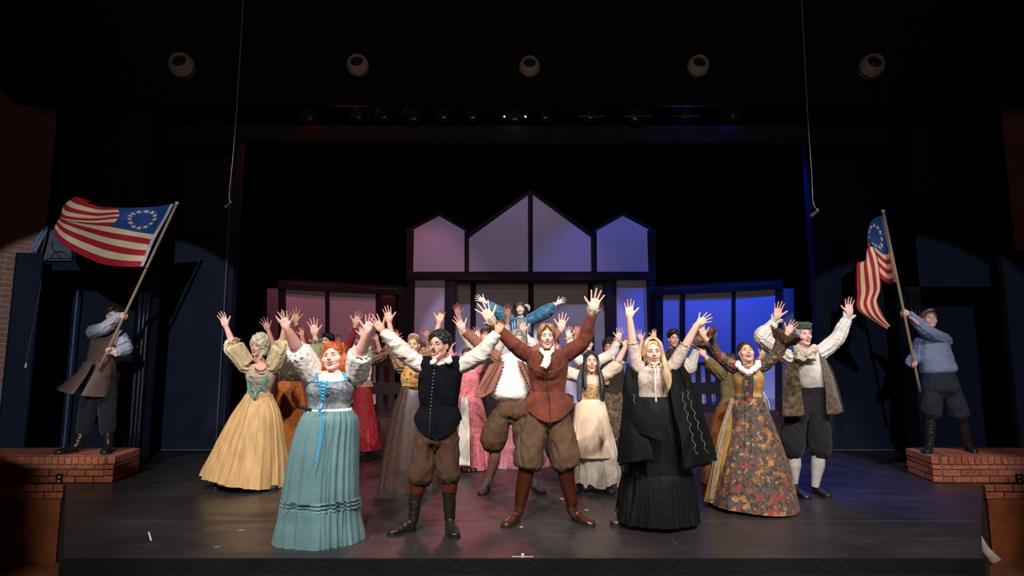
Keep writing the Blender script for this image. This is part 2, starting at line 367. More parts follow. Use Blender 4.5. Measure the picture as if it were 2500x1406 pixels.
HANDS = [surfnet(hand_sdf(*a), (-.12, -.09, -.05), (.125, .06, .21), .0032) for a in ((.26, .06), (.17, .16), (.33, .0), (.10, .42), (0, 0, True))]
# ------------------------------------------------------------------ people
def skinm(name, c): return mat('skin_'+name, c, rough=.52, var=.07, vs=22, bs=260, bstr=.06, spec=.32, sss=.12)
SK = {'fair': skinm('fair', (.80, .49, .40)), 'pink': skinm('pink', (.78, .44, .36)), 'tan': skinm('tan', (.62, .33, .24)), 'olive': skinm('olive', (.62, .355, .255)), 'warm': skinm('warm', (.72, .41, .31)), 'red': skinm('red', (.58, .25, .19))}
EYEW = mat('eye_white', (.75, .72, .68), rough=.25, var=.02, bstr=0, spec=.5)
IRIS = {'brown': mat('iris_brown', (.05, .025, .015), rough=.15, bstr=0, spec=.6), 'blue': mat('iris_blue', (.09, .14, .2), rough=.15, bstr=0, spec=.6)}
LASH = mat('lash', (.03, .018, .012), rough=.8, bstr=0)
MOUTH = mat('mouth_dark', (.09, .012, .012), rough=.5, bstr=0); TEETH = mat('teeth', (.82, .79, .72), rough=.3, var=.03, bstr=0)
LIPS = {'rose': mat('lips_rose', (.56, .20, .17), rough=.4, var=.1, bstr=.05), 'nude': mat('lips_nude', (.55, .24, .19), rough=.45, var=.1, bstr=.05), 'red': mat('lips_red', (.50, .10, .085), rough=.38, var=.1, bstr=.05)}
def hairm(name, c, c2): return mat('hair_'+name, c, c2=c2, rough=.45, vs=6, bs=30, bstr=.7, spec=.45, stretch=(6, 6, 1))
HR = {'black': hairm('black', (.018, .014, .012), (.006, .005, .005)), 'brown': hairm('brown', (.09, .04, .02), (.03, .013, .008)), 'dark': hairm('dark', (.045, .022, .014), (.014, .008, .006)),
      'ginger': hairm('ginger', (.50, .095, .018), (.20, .025, .006)), 'blond': hairm('blond', (.52, .28, .11), (.24, .11, .04)), 'pale': hairm('pale', (.66, .47, .28), (.34, .21, .11)),
      'grey': hairm('grey', (.42, .40, .38), (.14, .13, .125)), 'white': hairm('white', (.80, .74, .62), (.52, .46, .36)), 'sand': hairm('sand', (.36, .2, .09), (.14, .07, .03))}
SHOE = mat('black_leather', (.018, .017, .018), rough=.35, var=.3, bs=40, bstr=.3, spec=.5)

def rotm(yaw, pitch, roll):
    """yaw > 0 looks to the picture's right, pitch > 0 looks up, roll > 0 leans to the picture's right"""
    y, p, r = map(math.radians, (yaw, pitch, roll))
    Rz = np.array(Matrix.Rotation(y, 3, 'Z')); Rx = np.array(Matrix.Rotation(-p, 3, 'X')); Ry = np.array(Matrix.Rotation(r, 3, 'Y'))
    return Ry @ Rz @ Rx
class Person:
    def __init__(s, label, Y, base, group=None, cat='person'):
        s.Y = Y; s.root = empty('person', tuple(base), label, cat, group); s.k = kpx(base_px[0], 900, Y) if False else Y/F*1.0
        s.k = float(Y*CT+.0)/F; s.parts = []
    def w(s, px, py, dy=0.0): return at(px, py, s.Y+dy)
    def ring(s, xl, yl, xr, yr, dep=.6, seg=28, ex=2.3, dy=0.0, grow=1.0, cut=0):
        L = s.w(xl, yl, dy); R = s.w(xr, yr, dy); c = (L+R)/2; hw = (R-L)/2*grow; th = np.linspace(0, 2*np.pi, seg, endpoint=False)
        cs = np.sign(np.cos(th))*np.abs(np.cos(th))**(2/ex); sn = np.sign(np.sin(th))*np.abs(np.sin(th))**(2/ex)
        return c+cs[:, None]*hw+sn[:, None]*np.array([0, np.linalg.norm(hw)*dep, 0])
    def rows(s, rows, dep=.6, seg=28, n=None, grow=1.0, ex=2.3, dy=0.0):
        A = np.array([(r+(dep, ))[:5] if len(r) == 4 else r[:5] for r in [tuple(q) if len(q) >= 4 else (q[1], q[0], q[2], q[0]) for q in rows]], float)
        n = n or 5*(len(A)-1)+1; B = catmull(A, n); return [s.ring(*b[:4], dep=b[4], seg=seg, ex=ex, grow=grow, dy=dy) for b in B]
    def solid(s, rows, **k): return flipn(loft(s.rows(rows, **k)))
    def pts(s, L):
        return np.array([s.w(p[0], p[1], p[2] if len(p) > 2 else 0.) for p in L])
    def limb(s, L, r, **k): return tube(s.pts(L), np.array(r)*s.k, **k)       # radii in pixels
    def add(s, name, vf, m, parent=None, label=None, **k):
        o = link(name, vf[0], vf[1], m, parent or s.root, **k)
        if label: o['label'] = label
        return o
    def cloth(s, name, parts, m, vox=.009, it=3, wa=.004, wf=26, seed=0, st=(1, 1, 1), parent=None, label=None, drop=0):
        v, f, nn = remesh(parts, vox, it); d = wr(v, wf, seed, *st); d = (1-2*np.abs(d))*.6+.4*wr(v, wf*2.3, seed+5, *st)
        return s.add(name, (v+nn*(d*wa)[:, None], f), m, parent, label)
def flipn(vf):
    """point a loft's faces outwards"""
    v, f = vf; f0 = np.array([list(q)[:3] for q in f]); a, b, c = v[f0[:, 0]], v[f0[:, 1]], v[f0[:, 2]]
    vol = np.einsum('ij,ij->i', a, np.cross(b, c)).sum()
    return (v, [tuple(q)[::-1] for q in f]) if vol < 0 else vf
def outw(v, f):
    c = v.mean(0); return flipn((v-c, f))[1]
def hand_at(wr_, tip, side, typ=0, scale=None, flip=False, tilt=0.0):
    z = tip-wr_; Ln = np.linalg.norm(z); z = z/Ln; y = np.array([0, 1., 0]); y -= z*y.dot(z); y /= np.linalg.norm(y); x = np.cross(y, z)
    if tilt:
        a = math.radians(tilt); x, y = x*math.cos(a)+y*math.sin(a), y*math.cos(a)-x*math.sin(a)
    sc_ = scale or min(1.22, max(.82, Ln/.186)); v, f = HANDS[typ]; v = v.copy(); mir = (side == 'b') != flip
    if mir: v[:, 0] *= -1; f = [q[::-1] for q in f]
    v = v*sc_; return v[:, :1]*x+v[:, 1:2]*y+v[:, 2:3]*z+wr_, f
def make_person(label, Y, head=None, yaw=0, pitch=0, roll=0, op=.6, smile=.6, full=0., skin='fair', arms=(), torso=None, dep=.58, legs=(), hair=None, hc='brown', eyes='brown', brow=None, lips='nude',
                z0=0., basex=None, vox=.0042, extra=(), arm_r=(.052, .043, .035, .0255), feet=None, group=None, hscale=1.0, eyeopen=1.0, armdy=(0, -.05, -.11, -.14), neck=None, facew=1.0):
    bx = basex if basex is not None else (torso[-1][1]+torso[-1][2])/2 if torso is not None else head[0]
    b = at(bx, 900, Y); P = Person(label, Y, (float(b[0]), Y, z0)); parts = list(extra)
    M = rotm(yaw, pitch, roll)
    hh = (head[2]-head[1])*P.k; s = hh/.240*hscale; c = P.w(head[0], (head[1]+head[2])/2, -.02)+M@np.array([0, 0, -.006*s])
    P.c, P.M, P.s = c, M, s; S = np.array([s*facew, s, s])
    P.hp = lambda p: (np.atleast_2d(p)*S)@M.T+c
    v, f = head_mesh(op, smile, full); v = v.copy()
    parts.append((P.hp(v), f))
    sh = [P.w(*a[1][0][:2]) for a in arms]
    nk = P.w(*neck) if neck else None
    base = (nk if nk is not None else (np.mean(sh, axis=0) if len(sh) == 2 else P.w(head[0], head[2]+20)))+np.array([0, .02, 0])
    parts.append(tube([P.hp([0, .02, -.07])[0], P.hp([0, .03, -.125])[0], base, base-np.array([0, 0, .10])], [.052*s, .053*s, .064*s, .09*s], seg=18))
    if torso is not None: parts.append(P.solid(torso, dep=dep, grow=.86, seg=24))
    P.arm = {}
    for a in arms:
        side, L, typ = a[0], a[1], a[2]; opt = a[3] if len(a) > 3 else {}
        dys = opt.get('dy', armdy); W = [P.w(q[0], q[1], dys[i]) for i, q in enumerate(L)]
        r = np.array(opt.get('r', arm_r)); inner = W[0]+(base-W[0])*.42
        mid = (W[1]+W[2])/2+(W[2]-W[1])*-.12
        parts.append(tube([inner+np.array([0, 0, -.03]), W[0]+np.array([0, 0, -.006]), W[1], mid, W[2], W[2]+(W[3]-W[2])*.16], [r[0]*.72, r[0], r[1]*.92, r[2]*1.12, r[3]*1.02, r[3]*.72], seg=16, n=28))
        if typ is not None: parts.append(hand_at(W[2], W[3], side, typ, opt.get('scale'), opt.get('flip', False), opt.get('tilt', 0)))
        P.arm[side] = W
    for L, r in legs:
        L = [tuple(q) for q in L]; L[-1] = (L[-2][0]*.75+L[-1][0]*.25, L[-2][1]*.75+L[-1][1]*.25); parts.append(P.limb(L, [q*.8 for q in r]))
    parts = [flipn(p) for p in parts]
    v, f, nn = remesh(parts, vox, 1, .5); P.body = P.add('body', (v, f), SK[skin])
    bc = brow or hc
    for sx in (-1, 1):
        e = P.add('eye', ell(P.hp([sx*.031, -.0775, .001])[0], (0, 0, 0), seg=4), EYEW) if False else None
        v, f = ell((0, 0, 0), (.0138, .0085, .0068*eyeopen+.0008)); v = v+np.array([sx*.031, -.0772, .001]); e = P.add('eye', (P.hp(v), f), EYEW)
        v, f = ell((0, 0, 0), (.0058, .004, min(.0058, .0062*eyeopen+.0006))); P.add('iris', (P.hp(v+np.array([sx*.031+.001, -.0834, .0012])), f), IRIS[eyes], parent=e)
        t = [(sx*.017, -.0845, .0015), (sx*.026, -.0875, .0070*eyeopen+.001), (sx*.036, -.0850, .0066*eyeopen+.001), (sx*.0465, -.0745, .000)]
        v, f = tube(t, [.0009, .0017, .0019, .0011], seg=6, n=12); P.add('eyelash', (P.hp(v), f), LASH, parent=e)
        v, f = ell((0, 0, 0), (.0158, .0098, .0070)); v = v+np.array([sx*.0312, -.0765, .0098*eyeopen-.0004]); P.add('eyelid', (P.hp(v), f), SK[skin], parent=e)
        t = [(sx*.0145, -.0915, .0200), (sx*.024, -.0915, .0240), (sx*.036, -.0845, .0252), (sx*.050, -.0685, .0165)]
        v, f = tube(t, [.0016, .0028, .0025, .0010], seg=6, n=14); P.add('eyebrow', (P.hp(v), f), HR[bc])
    op_, sm_ = round(op, 1), round(smile, 1)
    hz = .003+.010*op_; zc = -.060-.5*hz; xs = np.linspace(-1, 1, 15)
    def arc(x, dz, y0, wid): X = x*wid; return np.stack([X, y0+X*X*14, zc+sm_*.0145*(X/.028)**2+dz], 1)
    up = arc(xs, (hz+.0025)*(1-np.abs(xs)**2.4)+.0006, -.0935, .0300); lo = arc(xs, -(hz+.0035)*(1-np.abs(xs)**2.4)-.0006, -.0925, .0290)
    va = join([tube(up, [.0008]+[.0021]*13+[.0008], seg=7, n=30), tube(lo, [.0008]+[.0028]*13+[.0008], seg=7, n=30)])
    P.add('lips', (P.hp(va[0]), va[1]), LIPS[lips])
    if op_ > .05:
        v, f = ell((0, 0, 0), (.0265, .010, hz+.003)); P.add('mouth_interior', (P.hp(v+np.array([0, -.066, zc+.002])), f), MOUTH)
        te = arc(xs, hz*.62*(1-.75*np.abs(xs)**2), -.0850, .0225); v, f = tube(te, [.0020]+[.0032+.0012*op_]*13+[.0020], seg=7, n=24, depth=.6, up=(0, 1, 0)); P.add('teeth', (P.hp(v), f), TEETH)
    if hair: hair_make(P, hc=hc, **hair)
    return P
CAPS = {}
def cap_mesh(vol, line, low, sidew):
    key = (vol, line, low, sidew)
    if key not in CAPS:
        def f(p):
            d = sE(p, (0, .024, .046+vol*.3), (.081+vol, .096+vol, .080+vol))
            if low > 0: d = smin(d, sE(p, (0, .045, .0-low*.4), (.076+vol, .062+vol, .07+low*.5)), .02)
            d = smax(d, -sE(p, (0, -.108, -.028), (sidew, .088, .105+line)), .012)
            pl = -(p[:, 2]+.030+low*1.0+.45*p[:, 1]); return smax(d, pl, .02)
        v, fc = surfnet(f, (-.14, -.15, -.20), (.14, .18, .18), .0045); n = v-np.array([0, .02, .03]); n /= np.linalg.norm(n, axis=1)[:, None]
        ang = np.arctan2(v[:, 0], v[:, 1]-.0+1e-6); d = np.sin(ang*34+6*np.sin(v[:, 2]*30))*.5+np.sin(ang*57+4*np.sin(v[:, 2]*22+1))*.35+np.sin(v[:, 0]*260+np.sin(v[:, 1]*60)*3)*.35
        CAPS[key] = (v+n*(d*.0024)[:, None], fc)
    return CAPS[key]
def hair_make(P, hc='brown', vol=.006, line=0., low=0., sidew=.062, curls=0, cr=(.012, .02), locks=(), name='hair', spread=None, seed=1, fringe=(), bun=None):
    r = np.random.RandomState(seed); v, f = cap_mesh(vol, line, low, sidew); parts = [(P.hp(v), f)]
    for b in (bun or ()):
        e, g = ell(b[0], b[1]); parts.append((P.hp(e), g))
    if curls:
        idx = r.choice(len(v), curls, replace=False)
        for i in idx:
            q = v[i]
            if q[1] < -.085 or (q[1] < -.045 and q[2] < .082+line and abs(q[0]) < .060): continue
            rad = r.uniform(*cr)*(1 if not spread else spread); c0, g = ell(q, (rad, rad, rad*r.uniform(.8, 1.3)), seg=9, rings=6); parts.append((P.hp(c0), g))
    for L, rr in tuple(locks)+tuple(fringe):
        n = 5*len(L)+6; v2, g = tube(np.array(L, float), rr, seg=15, n=n, fold=.16, fk=5, ph=r.rand()*6); parts.append((P.hp(v2), g))
    parts = [flipn(p) for p in parts]
    if curls:
        a, g, nn = remesh(parts, .0055, 1); a = a+nn*(wr(a, 170, seed)*.0022)[:, None]; return P.add(name, (a, g), HR[hc])
    return P.add(name, join(parts), HR[hc])
def locks_long(r, n, x0, x1, zend, yb=(.0, .07), wav=.010, rad=.013, ztop=.02, flare=.02, seed=0):
    """hanging locks either side of the head, in head coordinates"""
    rs = np.random.RandomState(seed); out = []
    for i in range(n):
        sx = -1 if i % 2 else 1; t = rs.rand(); y = yb[0]+(yb[1]-yb[0])*t; x = sx*(x0+(x1-x0)*rs.rand()); ze = zend*rs.uniform(.82, 1.05); ph = rs.rand()*6
        pts = [(x*.80, y, ztop+.02)]+[(x+sx*flare*q+wav*math.sin(ph+q*9), y-.01*q+wav*.7*math.cos(ph+q*8), ztop+(ze-ztop)*q) for q in np.linspace(.15, 1, 8)]
        out.append((pts, [rad*.7]+[rad]*5+[rad*.8, rad*.55, rad*.12]))
    return out
def skirt(P, name, rows, m, dep=.85, folds=17, amp=.03, big=6, bamp=.03, seed=0, seg=260, n=46, label=None, gather=.012, arc=None, parent=None, hem=0., grow=1.0, dy=0., cap=True, ex=2.05, vdrop=0.):
    """a gathered skirt: rings from waist to hem whose radius carries the pleats"""
    r = np.random.RandomState(seed+3); A = np.array([(q[1], q[0], q[2], q[0]) if len(q) == 3 else q[:4] for q in rows], float); B = catmull(A, n)
    th = np.linspace(0, 2*np.pi, seg, endpoint=False) if arc is None else np.linspace(math.radians(arc[0]), math.radians(arc[1]), seg)
    fr = [(folds, 1.0), (folds*1.63, .55), (folds*.61, .6)]; ph = r.rand(6)*6; wob = r.rand(6)*6; R = []
    tw = th+.20*np.sin(3*th+ph[3])+.085*np.sin(7*th+ph[4])
    for i in range(n):
        t = i/(n-1); xl, yl, xr, yr = B[i]; L = P.w(xl, yl, dy); Rr = P.w(xr, yr, dy); c = (L+Rr)/2; hw = (Rr-L)/2*grow; w_ = np.linalg.norm(hw)
        q = np.zeros(seg)
        for j, (k, a) in enumerate(fr):
            s_ = np.sin(np.round(k)*tw+ph[j]+.5*math.sin(t*3+wob[j])); q += a*(1-2*np.abs(s_)**.8)
        q *= amp*(.35+.65*t)
        q *= .45+.55*np.sin(2*th+wob[0])**2+.45*np.sin(5*th+wob[1]+.8*t)
        q += bamp*t*np.sin(big*tw+ph[5]+.7*t); q += gather*(1-t)**3*np.sin(round(folds*3.1)*th+ph[2])
        g = 1+q; cs = np.sign(np.cos(th))*np.abs(np.cos(th))**(2/ex); sn = np.sign(np.sin(th))*np.abs(np.sin(th))**(2/ex)
        ringp = c+(cs*g)[:, None]*hw+(sn*g)[:, None]*np.array([0, w_*dep, 0])
        if hem: ringp[:, 2] += hem*t*np.sin(big*tw+ph[5])*w_
        if vdrop: ringp[:, 2] -= vdrop*t*t*np.maximum(0, -np.sin(th))**1.7
        R.append(ringp)
    R = np.array(R)
    if arc is None: v, f = loft(R, cap, False); f = [tuple(q)[::-1] for q in f]
    else:
        v = R.reshape(-1, 3); f = [(i*seg+j, i*seg+j+1, (i+1)*seg+j+1, (i+1)*seg+j) for i in range(n-1) for j in range(seg-1)]
    return P.add(name, (v, f), m, parent, label)
def ruffle(P, name, rows, m, n=34, amp=.09, **k): return skirt(P, name, rows, m, folds=n, amp=amp, gather=.02, **k)
def frill(C, r0, r1, nrm, m, P, name='frill', nf=16, amp=.012, length=.05, parent=None, seg=120, label=None):
    """a gathered cuff or collar: a ring about C opening along nrm, from radius r0 to r1"""
    C = np.array(C, float); z = np.array(nrm, float); z /= np.linalg.norm(z); up = np.array([0, 1., 0]) if abs(z[1]) < .9 else np.array([1., 0, 0]); x = np.cross(up, z); x /= np.linalg.norm(x); y = np.cross(z, x)
    th = np.linspace(0, 2*np.pi, seg, endpoint=False); R = []
    for i in range(9):
        t = i/8; r = r0+(r1-r0)*t**.8; q = amp*t*(np.sin(nf*th+1)+.4*np.sin(nf*1.7//1*th)); zz = length*t+amp*.8*t*np.cos(nf*th*1.0)
        R.append(C+((r+q)*np.cos(th))[:, None]*x+((r+q)*np.sin(th))[:, None]*y+zz[:, None]*z)
    for i in range(8, -1, -1): R.append(R[i]+z*.0025-0.0*C)
    v, f = loft(np.array(R), False, False); return P.add(name, (v, outw(v, f)), m, parent, label)
def shoe(P, heel, toe, m, ankle=None, zf=0., L=.275, wd=.050, hgt=.085, top=None, name='shoe', sole=None, topr=None, label=None, shaft_m=None, length_cap=True, vox=.006):
    """foot from floor pixels of heel and toe; `top` = list of (px, py, radius px) up the leg"""
    h = onz(heel[0], heel[1], zf); t = onz(toe[0], toe[1], zf); d = t-h; n = np.linalg.norm(d); d = d/n; n = min(max(n, L*.85), L*1.1); s = np.array([-d[1], d[0], 0])
    u = np.array([0, 0, 1.]); R = []
    prof = [(0, .030, .055), (.12, .036, .075), (.3, .036, .082), (.5, .038, .066), (.72, .046, .050), (.88, .041, .042), (.97, .026, .034), (1.0, .012, .026)]
    th = np.linspace(0, 2*np.pi, 20, endpoint=False)
    for a, w_, hg in prof:
        w_ *= wd/.046; hg *= hgt/.075; c = h+d*n*a+u*(hg*.5+.004); R.append(c+s*(np.cos(th)*w_)[:, None]+u*(np.sign(np.sin(th))*np.abs(np.sin(th))**.7*hg*.5)[:, None])
    parts = [flipn(loft(np.array(R)))]
    an = h+d*n*.17+u*.07
    if top:
        dh = h[1]+d[1]*n*.15-P.Y; q = [an-u*.03]+[P.w(a[0], a[1], dh*(1-(i+1)/len(top)) if len(top) > 1 else dh) for i, a in enumerate(top)]; parts.append(tube(q, [.038]+[a[2]*P.k for a in top], seg=18))
    else: parts.append(tube([an-u*.03, an+u*.05], [.034, .036], seg=16))
    v, f, nn = remesh([flipn(p) for p in parts], vox, 2); v = v+nn*((1-2*np.abs(wr(v, 34, int(heel[0]), 1, 1, 1.6)))*.0028)[:, None]
    o = P.add(name, (v, f), m, label=label)
    R = []
    for zz in (.0, .016):
        pl = []
        for a, w_, hg in prof: pl.append(h+d*n*a*1.01+s*w_*1.08*wd/.046+u*zz)
        for a, w_, hg in prof[::-1]: pl.append(h+d*n*a*1.01-s*w_*1.08*wd/.046+u*zz)
        R.append(np.array(pl))
    v, f = loft(np.array(R)); P.add('sole', (v, outw(v, f)), sole or SHOE, parent=o, smooth=False)
    return o
def beads(P, pts, r, m, name='necklace', parent=None, label=None):
    parts = [ell(p, (r, r, r), seg=8, rings=6) for p in pts]; return P.add(name, join(parts), m, parent, label)
def feet(P, x0, x1, L=.25):
    """plain black shoes on the floor under someone mostly hidden"""
    lo, hi = 1080., 1360.
    for _ in range(40):
        m = (lo+hi)/2
        if Yf(m) > P.Y-.02: lo = m
        else: hi = m
    for x, t in ((x0, -3), (x1, 3)): shoe(P, (x, lo), (x+t, lo+9), SHOE, L=L, top=[(x, lo-30, 8)])
# ------------------------------------------------------------------ the stage house
BLK = mat('black_paint', (.006, .0065, .008), rough=.8, var=.3, vs=3, bs=60, bstr=.1, spec=.2)
DRAPE = mat('black_velour', (.004, .0042, .005), rough=1, var=.3, vs=2, bstr=.1, spec=.05)
NAVY = mat('navy_paint', (.006, .0125, .028), rough=.7, var=.25, vs=2.5, bs=40, bstr=.1, spec=.3)
def structure(name, vf, m, **k): return tag(link(name, vf[0], vf[1], m, smooth=False, **k), kind='structure')
YE = Yf(1362)
def floor_mat():
    t = NT('stage_floor'); tc = t.n('ShaderNodeTexCoord')
    def noise(sc_, st, det=5, rot=0):
        mp = t.n('ShaderNodeMapping'); mp.inputs['Scale'].default_value = st; mp.inputs['Rotation'].default_value = (0, 0, rot); t.l(tc.outputs['Object'], mp.inputs[0])
        n = t.n('ShaderNodeTexNoise'); n.inputs['Scale'].default_value = sc_; n.inputs['Detail'].default_value = det; t.l(mp.outputs[0], n.inputs[0]); return n.outputs[0]
    def ramp(o, p0, p1, a, b):
        r = t.n('ShaderNodeValToRGB'); e = r.color_ramp.elements; e[0].position = p0; e[1].position = p1; e[0].color = c4(a); e[1].color = c4(b); t.l(o, r.inputs[0]); return r.outputs[0]
    base = ramp(noise(1.2, (1, 1, 1)), .35, .7, (.016, .015, .017), (.034, .031, .033))
    def add(o, c, f=1):
        m = t.n('ShaderNodeMixRGB'); t.l(o, m.inputs[0]); t.l(base, m.inputs[1]); m.inputs[2].default_value = c4(c); return m.outputs[0]
    base = add(ramp(noise(5, (.25, 5, 1), 7, .15), .62, .74, (0, 0, 0), (.5, .5, .5)), (.075, .07, .072))
    base = add(ramp(noise(7, (5, .3, 1), 7, .5), .66, .73, (0, 0, 0), (.5, .5, .5)), (.08, .075, .075))
    base = add(ramp(noise(11, (.35, 6, 1), 8, -.35), .70, .735, (0, 0, 0), (.8, .8, .8)), (.16, .15, .15))
    t.l(base, t.b.inputs['Base Color'])
    t.l(ramp(noise(3, (.5, 2, 1)), .3, .75, (.30, .30, .30), (.52, .52, .52)), t.b.inputs['Roughness']); t.b.inputs['Specular IOR Level'].default_value = .5
    bp = t.n('ShaderNodeBump'); bp.inputs['Strength'].default_value = .15; bp.inputs['Distance'].default_value = .004; t.l(noise(9, (.4, 3, 1)), bp.inputs['Height']); t.l(bp.outputs[0], t.b.inputs['Normal'])
    return t.m
fl = onz(155, 1362); fr_ = onz(2392, 1362); bl = onz(161, 1182); br_ = onz(2398, 1182)
poly = [(fl[0], YE), (fr_[0], YE), (br_[0], br_[1]), (11, br_[1]), (11, 15), (-11, 15), (-11, bl[1]), (bl[0], bl[1])]
structure('floor', prism(poly, -.85, 0), floor_mat())
structure('trim_1', box(fl[0]-.02, fr_[0]+.02, YE-.012, YE-.001, -.12, -.003), mat('edge_strip', (.006, .006, .006), rough=.6))
structure('trim_2', box(fl[0]+.1, fr_[0]-.1, YE-.30, YE-.02, -.85, -.105), BLK)
structure('trim_3', box(fl[0]+.1, fr_[0]-.1, YE-.315, YE-.301, -.125, -.10), mat('step_nosing', (.05, .045, .045), rough=.5))
HOUSE = mat('house_floor', (.16, .06, .025), rough=.45, var=.4, vs=3)
structure('floor', box(-12, 12, -9, 15, -.95, -.86), HOUSE)
# seam of the apron in front of the curtain line
ys = Yf(1272)
structure('trim_4', box(onz(165, 1272)[0], onz(2385, 1272)[0], ys-.008, ys+.008, .0, .002), mat('seam', (.05, .047, .047), rough=.6))
# orange painted face of the side stages
ORG = mat('orange_plaster', (.22, .062, .018), rough=.8, var=.25, vs=5, bs=80, bstr=.3)
structure('wall_left', box(-11, bl[0]-.02, bl[1]-.03, bl[1]+.1, -.86, -.16), ORG)
structure('wall_right', box(br_[0]+.02, 11, br_[1]-.03, br_[1]+.1, -.86, -.16), ORG)
# brick side walls, splayed towards the house
def splay(name, p, d, L, z0, z1, m, th=.3):
    ang = math.atan2(d[1], d[0]); v, f = box(0, L, -th if name.endswith('left') else 0, 0 if name.endswith('left') else th, z0, z1)
    o = link(name, v, f, m, smooth=False); o.rotation_euler = (0, 0, ang); o.location = (p[0], p[1], 0); return tag(o, kind='structure')
BR = brickmat('brick_wall', (.30, .13, .085), (.36, .17, .11), (.42, .36, .32))
PB = at(60, 1100, 8.35); splay('wall_left', (PB[0], 8.35), (-.50, -.86), 1.0, .305, 10, BR)
PC = (PB[0]-.50*1.0, 8.35-.86*1.0); splay('wall_left', PC, (-.97, -.24), 4, .305, 10, BR)
PD = at(2478, 600, 8.35); ang = math.atan2(-.86, .5)
v, f = box(0, 1.6, 0, .3, .305, 10); o = link('wall_right', v, f, BR, smooth=False); o.rotation_euler = (0, 0, ang); o.location = (PD[0], 8.35, 0); tag(o, kind='structure')
# dark proscenium walls left and right with a doorway recess in each
xl0 = PB[0]; 
def X(px, py, Y): return float(at(px, py, Y)[0])
def Z(px, py, Y): return float(at(px, py, Y)[2])
YW = 8.45
# left: lintel, inner jamb, recess wall
structure('wall_left', join([box(X(325, 900, YW), X(352, 900, YW), YW, YW+.25, 0, 9), box(-9, X(352, 900, YW), YW, YW+.25, Z(220, 660, YW), 9)]), NAVY)
structure('wall_left', box(-9, X(352, 900, YW)+.1, 9.9, 10.0, 0, 4), NAVY)
a = onz(330, 1105); b = onz(562, 1093)
structure('wall_left', join([box(a[0]-.6, b[0], 9.75, 9.9, 0, 9)]), NAVY)
structure('wall_right', join([box(X(2232, 900, YW), X(2262, 900, YW), YW, YW+.25, 0, 9), box(X(2232, 900, YW), 9, YW, YW+.25, Z(2350, 700, YW), 9), box(X(2462, 900, YW), 9, YW, YW+.25, 0, 9)]), NAVY)
structure('wall_right', box(X(2232, 900, YW)-.1, 9, 9.9, 10.0, 0, 4), NAVY)
a2 = onz(2236, 1105); b2 = onz(1996, 1093)
structure('wall_right', box(b2[0], a2[0]+.6, 9.75, 9.9, 0, 9), NAVY)
structure('trim_5', join([box(b[0]-.02, a[0]+.01, 9.72, 9.75, 0, .012)]) if False else box(a[0]-.2, b[0], 9.72, 9.75, 0, .012), mat('floor_tape', (.12, .12, .12), rough=.8))
structure('trim_6', box(b2[0], a2[0]+.1, 9.72, 9.75, 0, .012), MC['floor_tape'])
# doors standing in the recesses, with light edges
def door(n, x0, x1, edge):
    d = structure('door_%d' % n, box(x0, x1, 9.55, 9.6, .02, 2.75), NAVY)
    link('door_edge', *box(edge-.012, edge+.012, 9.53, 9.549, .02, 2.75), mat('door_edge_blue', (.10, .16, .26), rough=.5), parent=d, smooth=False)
    link('handle', *tube([(edge+(.10 if n == 1 else -.1), 9.5, 1.0), (edge+(.16 if n == 1 else -.16), 9.5, 1.0)], [.012], seg=8), mat('door_metal', (.2, .2, .22), rough=.4, metal=.8), parent=d)
door(1, X(187, 900, 9.55), X(318, 900, 9.55), X(183, 800, 9.55))
door(2, X(2262, 900, 9.55), X(2396, 900, 9.55), X(2392, 900, 9.55))
# black upstanding curtain track rails beside each doorway
def rails(label, xs, zt):
    r = empty('curtain_rail', (xs[0], YW-.1, 0), label, 'rail', 'vertical curtain rails at the stage doorways')
    for x in xs: link('rail', *tube([(x, YW-.1, .0), (x, YW-.1, zt)], [.022], seg=10), mat('rail_black', (.012, .013, .018), rough=.35, spec=.6), parent=r)
    link('bracket', *box(xs[0]-.03, xs[-1]+.03, YW-.13, YW-.07, zt-.03, zt), mat('rail_black', (0, 0, 0)), parent=r, smooth=False)
rails('black vertical rails right of the man in the long brown waistcoat', [X(331, 900, YW-.1), X(341, 900, YW-.1), X(350, 900, YW-.1)], Z(340, 712, YW))
rails('black vertical rails behind the pole of the man in the blue shirt', [X(2238, 900, YW-.1), X(2247, 900, YW-.1), X(2256, 900, YW-.1)], Z(2250, 712, YW))
# free standing dark flat leaning against the brick on the left and the one on the right
YP = 7.95
def flatp(name, label, x0, x1, zt, foot, Y=YP):
    r = empty(name, ((x0+x1)/2, Y, foot), label, 'panel'); link('panel', *box(x0, x1, Y, Y+.03, foot, zt), NAVY, parent=r, smooth=False)
    link('edge_batten', *box(x0-.02, x0, Y-.005, Y+.06, foot, zt), BLK, parent=r, smooth=False); return r
flatp('scenery_panel', 'tall navy painted panel standing against the left brick wall', X(16, 880, YP), X(78, 880, YP), Z(75, 617, YP), .3)
flatp('scenery_panel', 'tall dark navy panel at the right edge under the brick wall', X(2472, 880, YP), X(2600, 880, YP), Z(2470, 608, YP), .3)
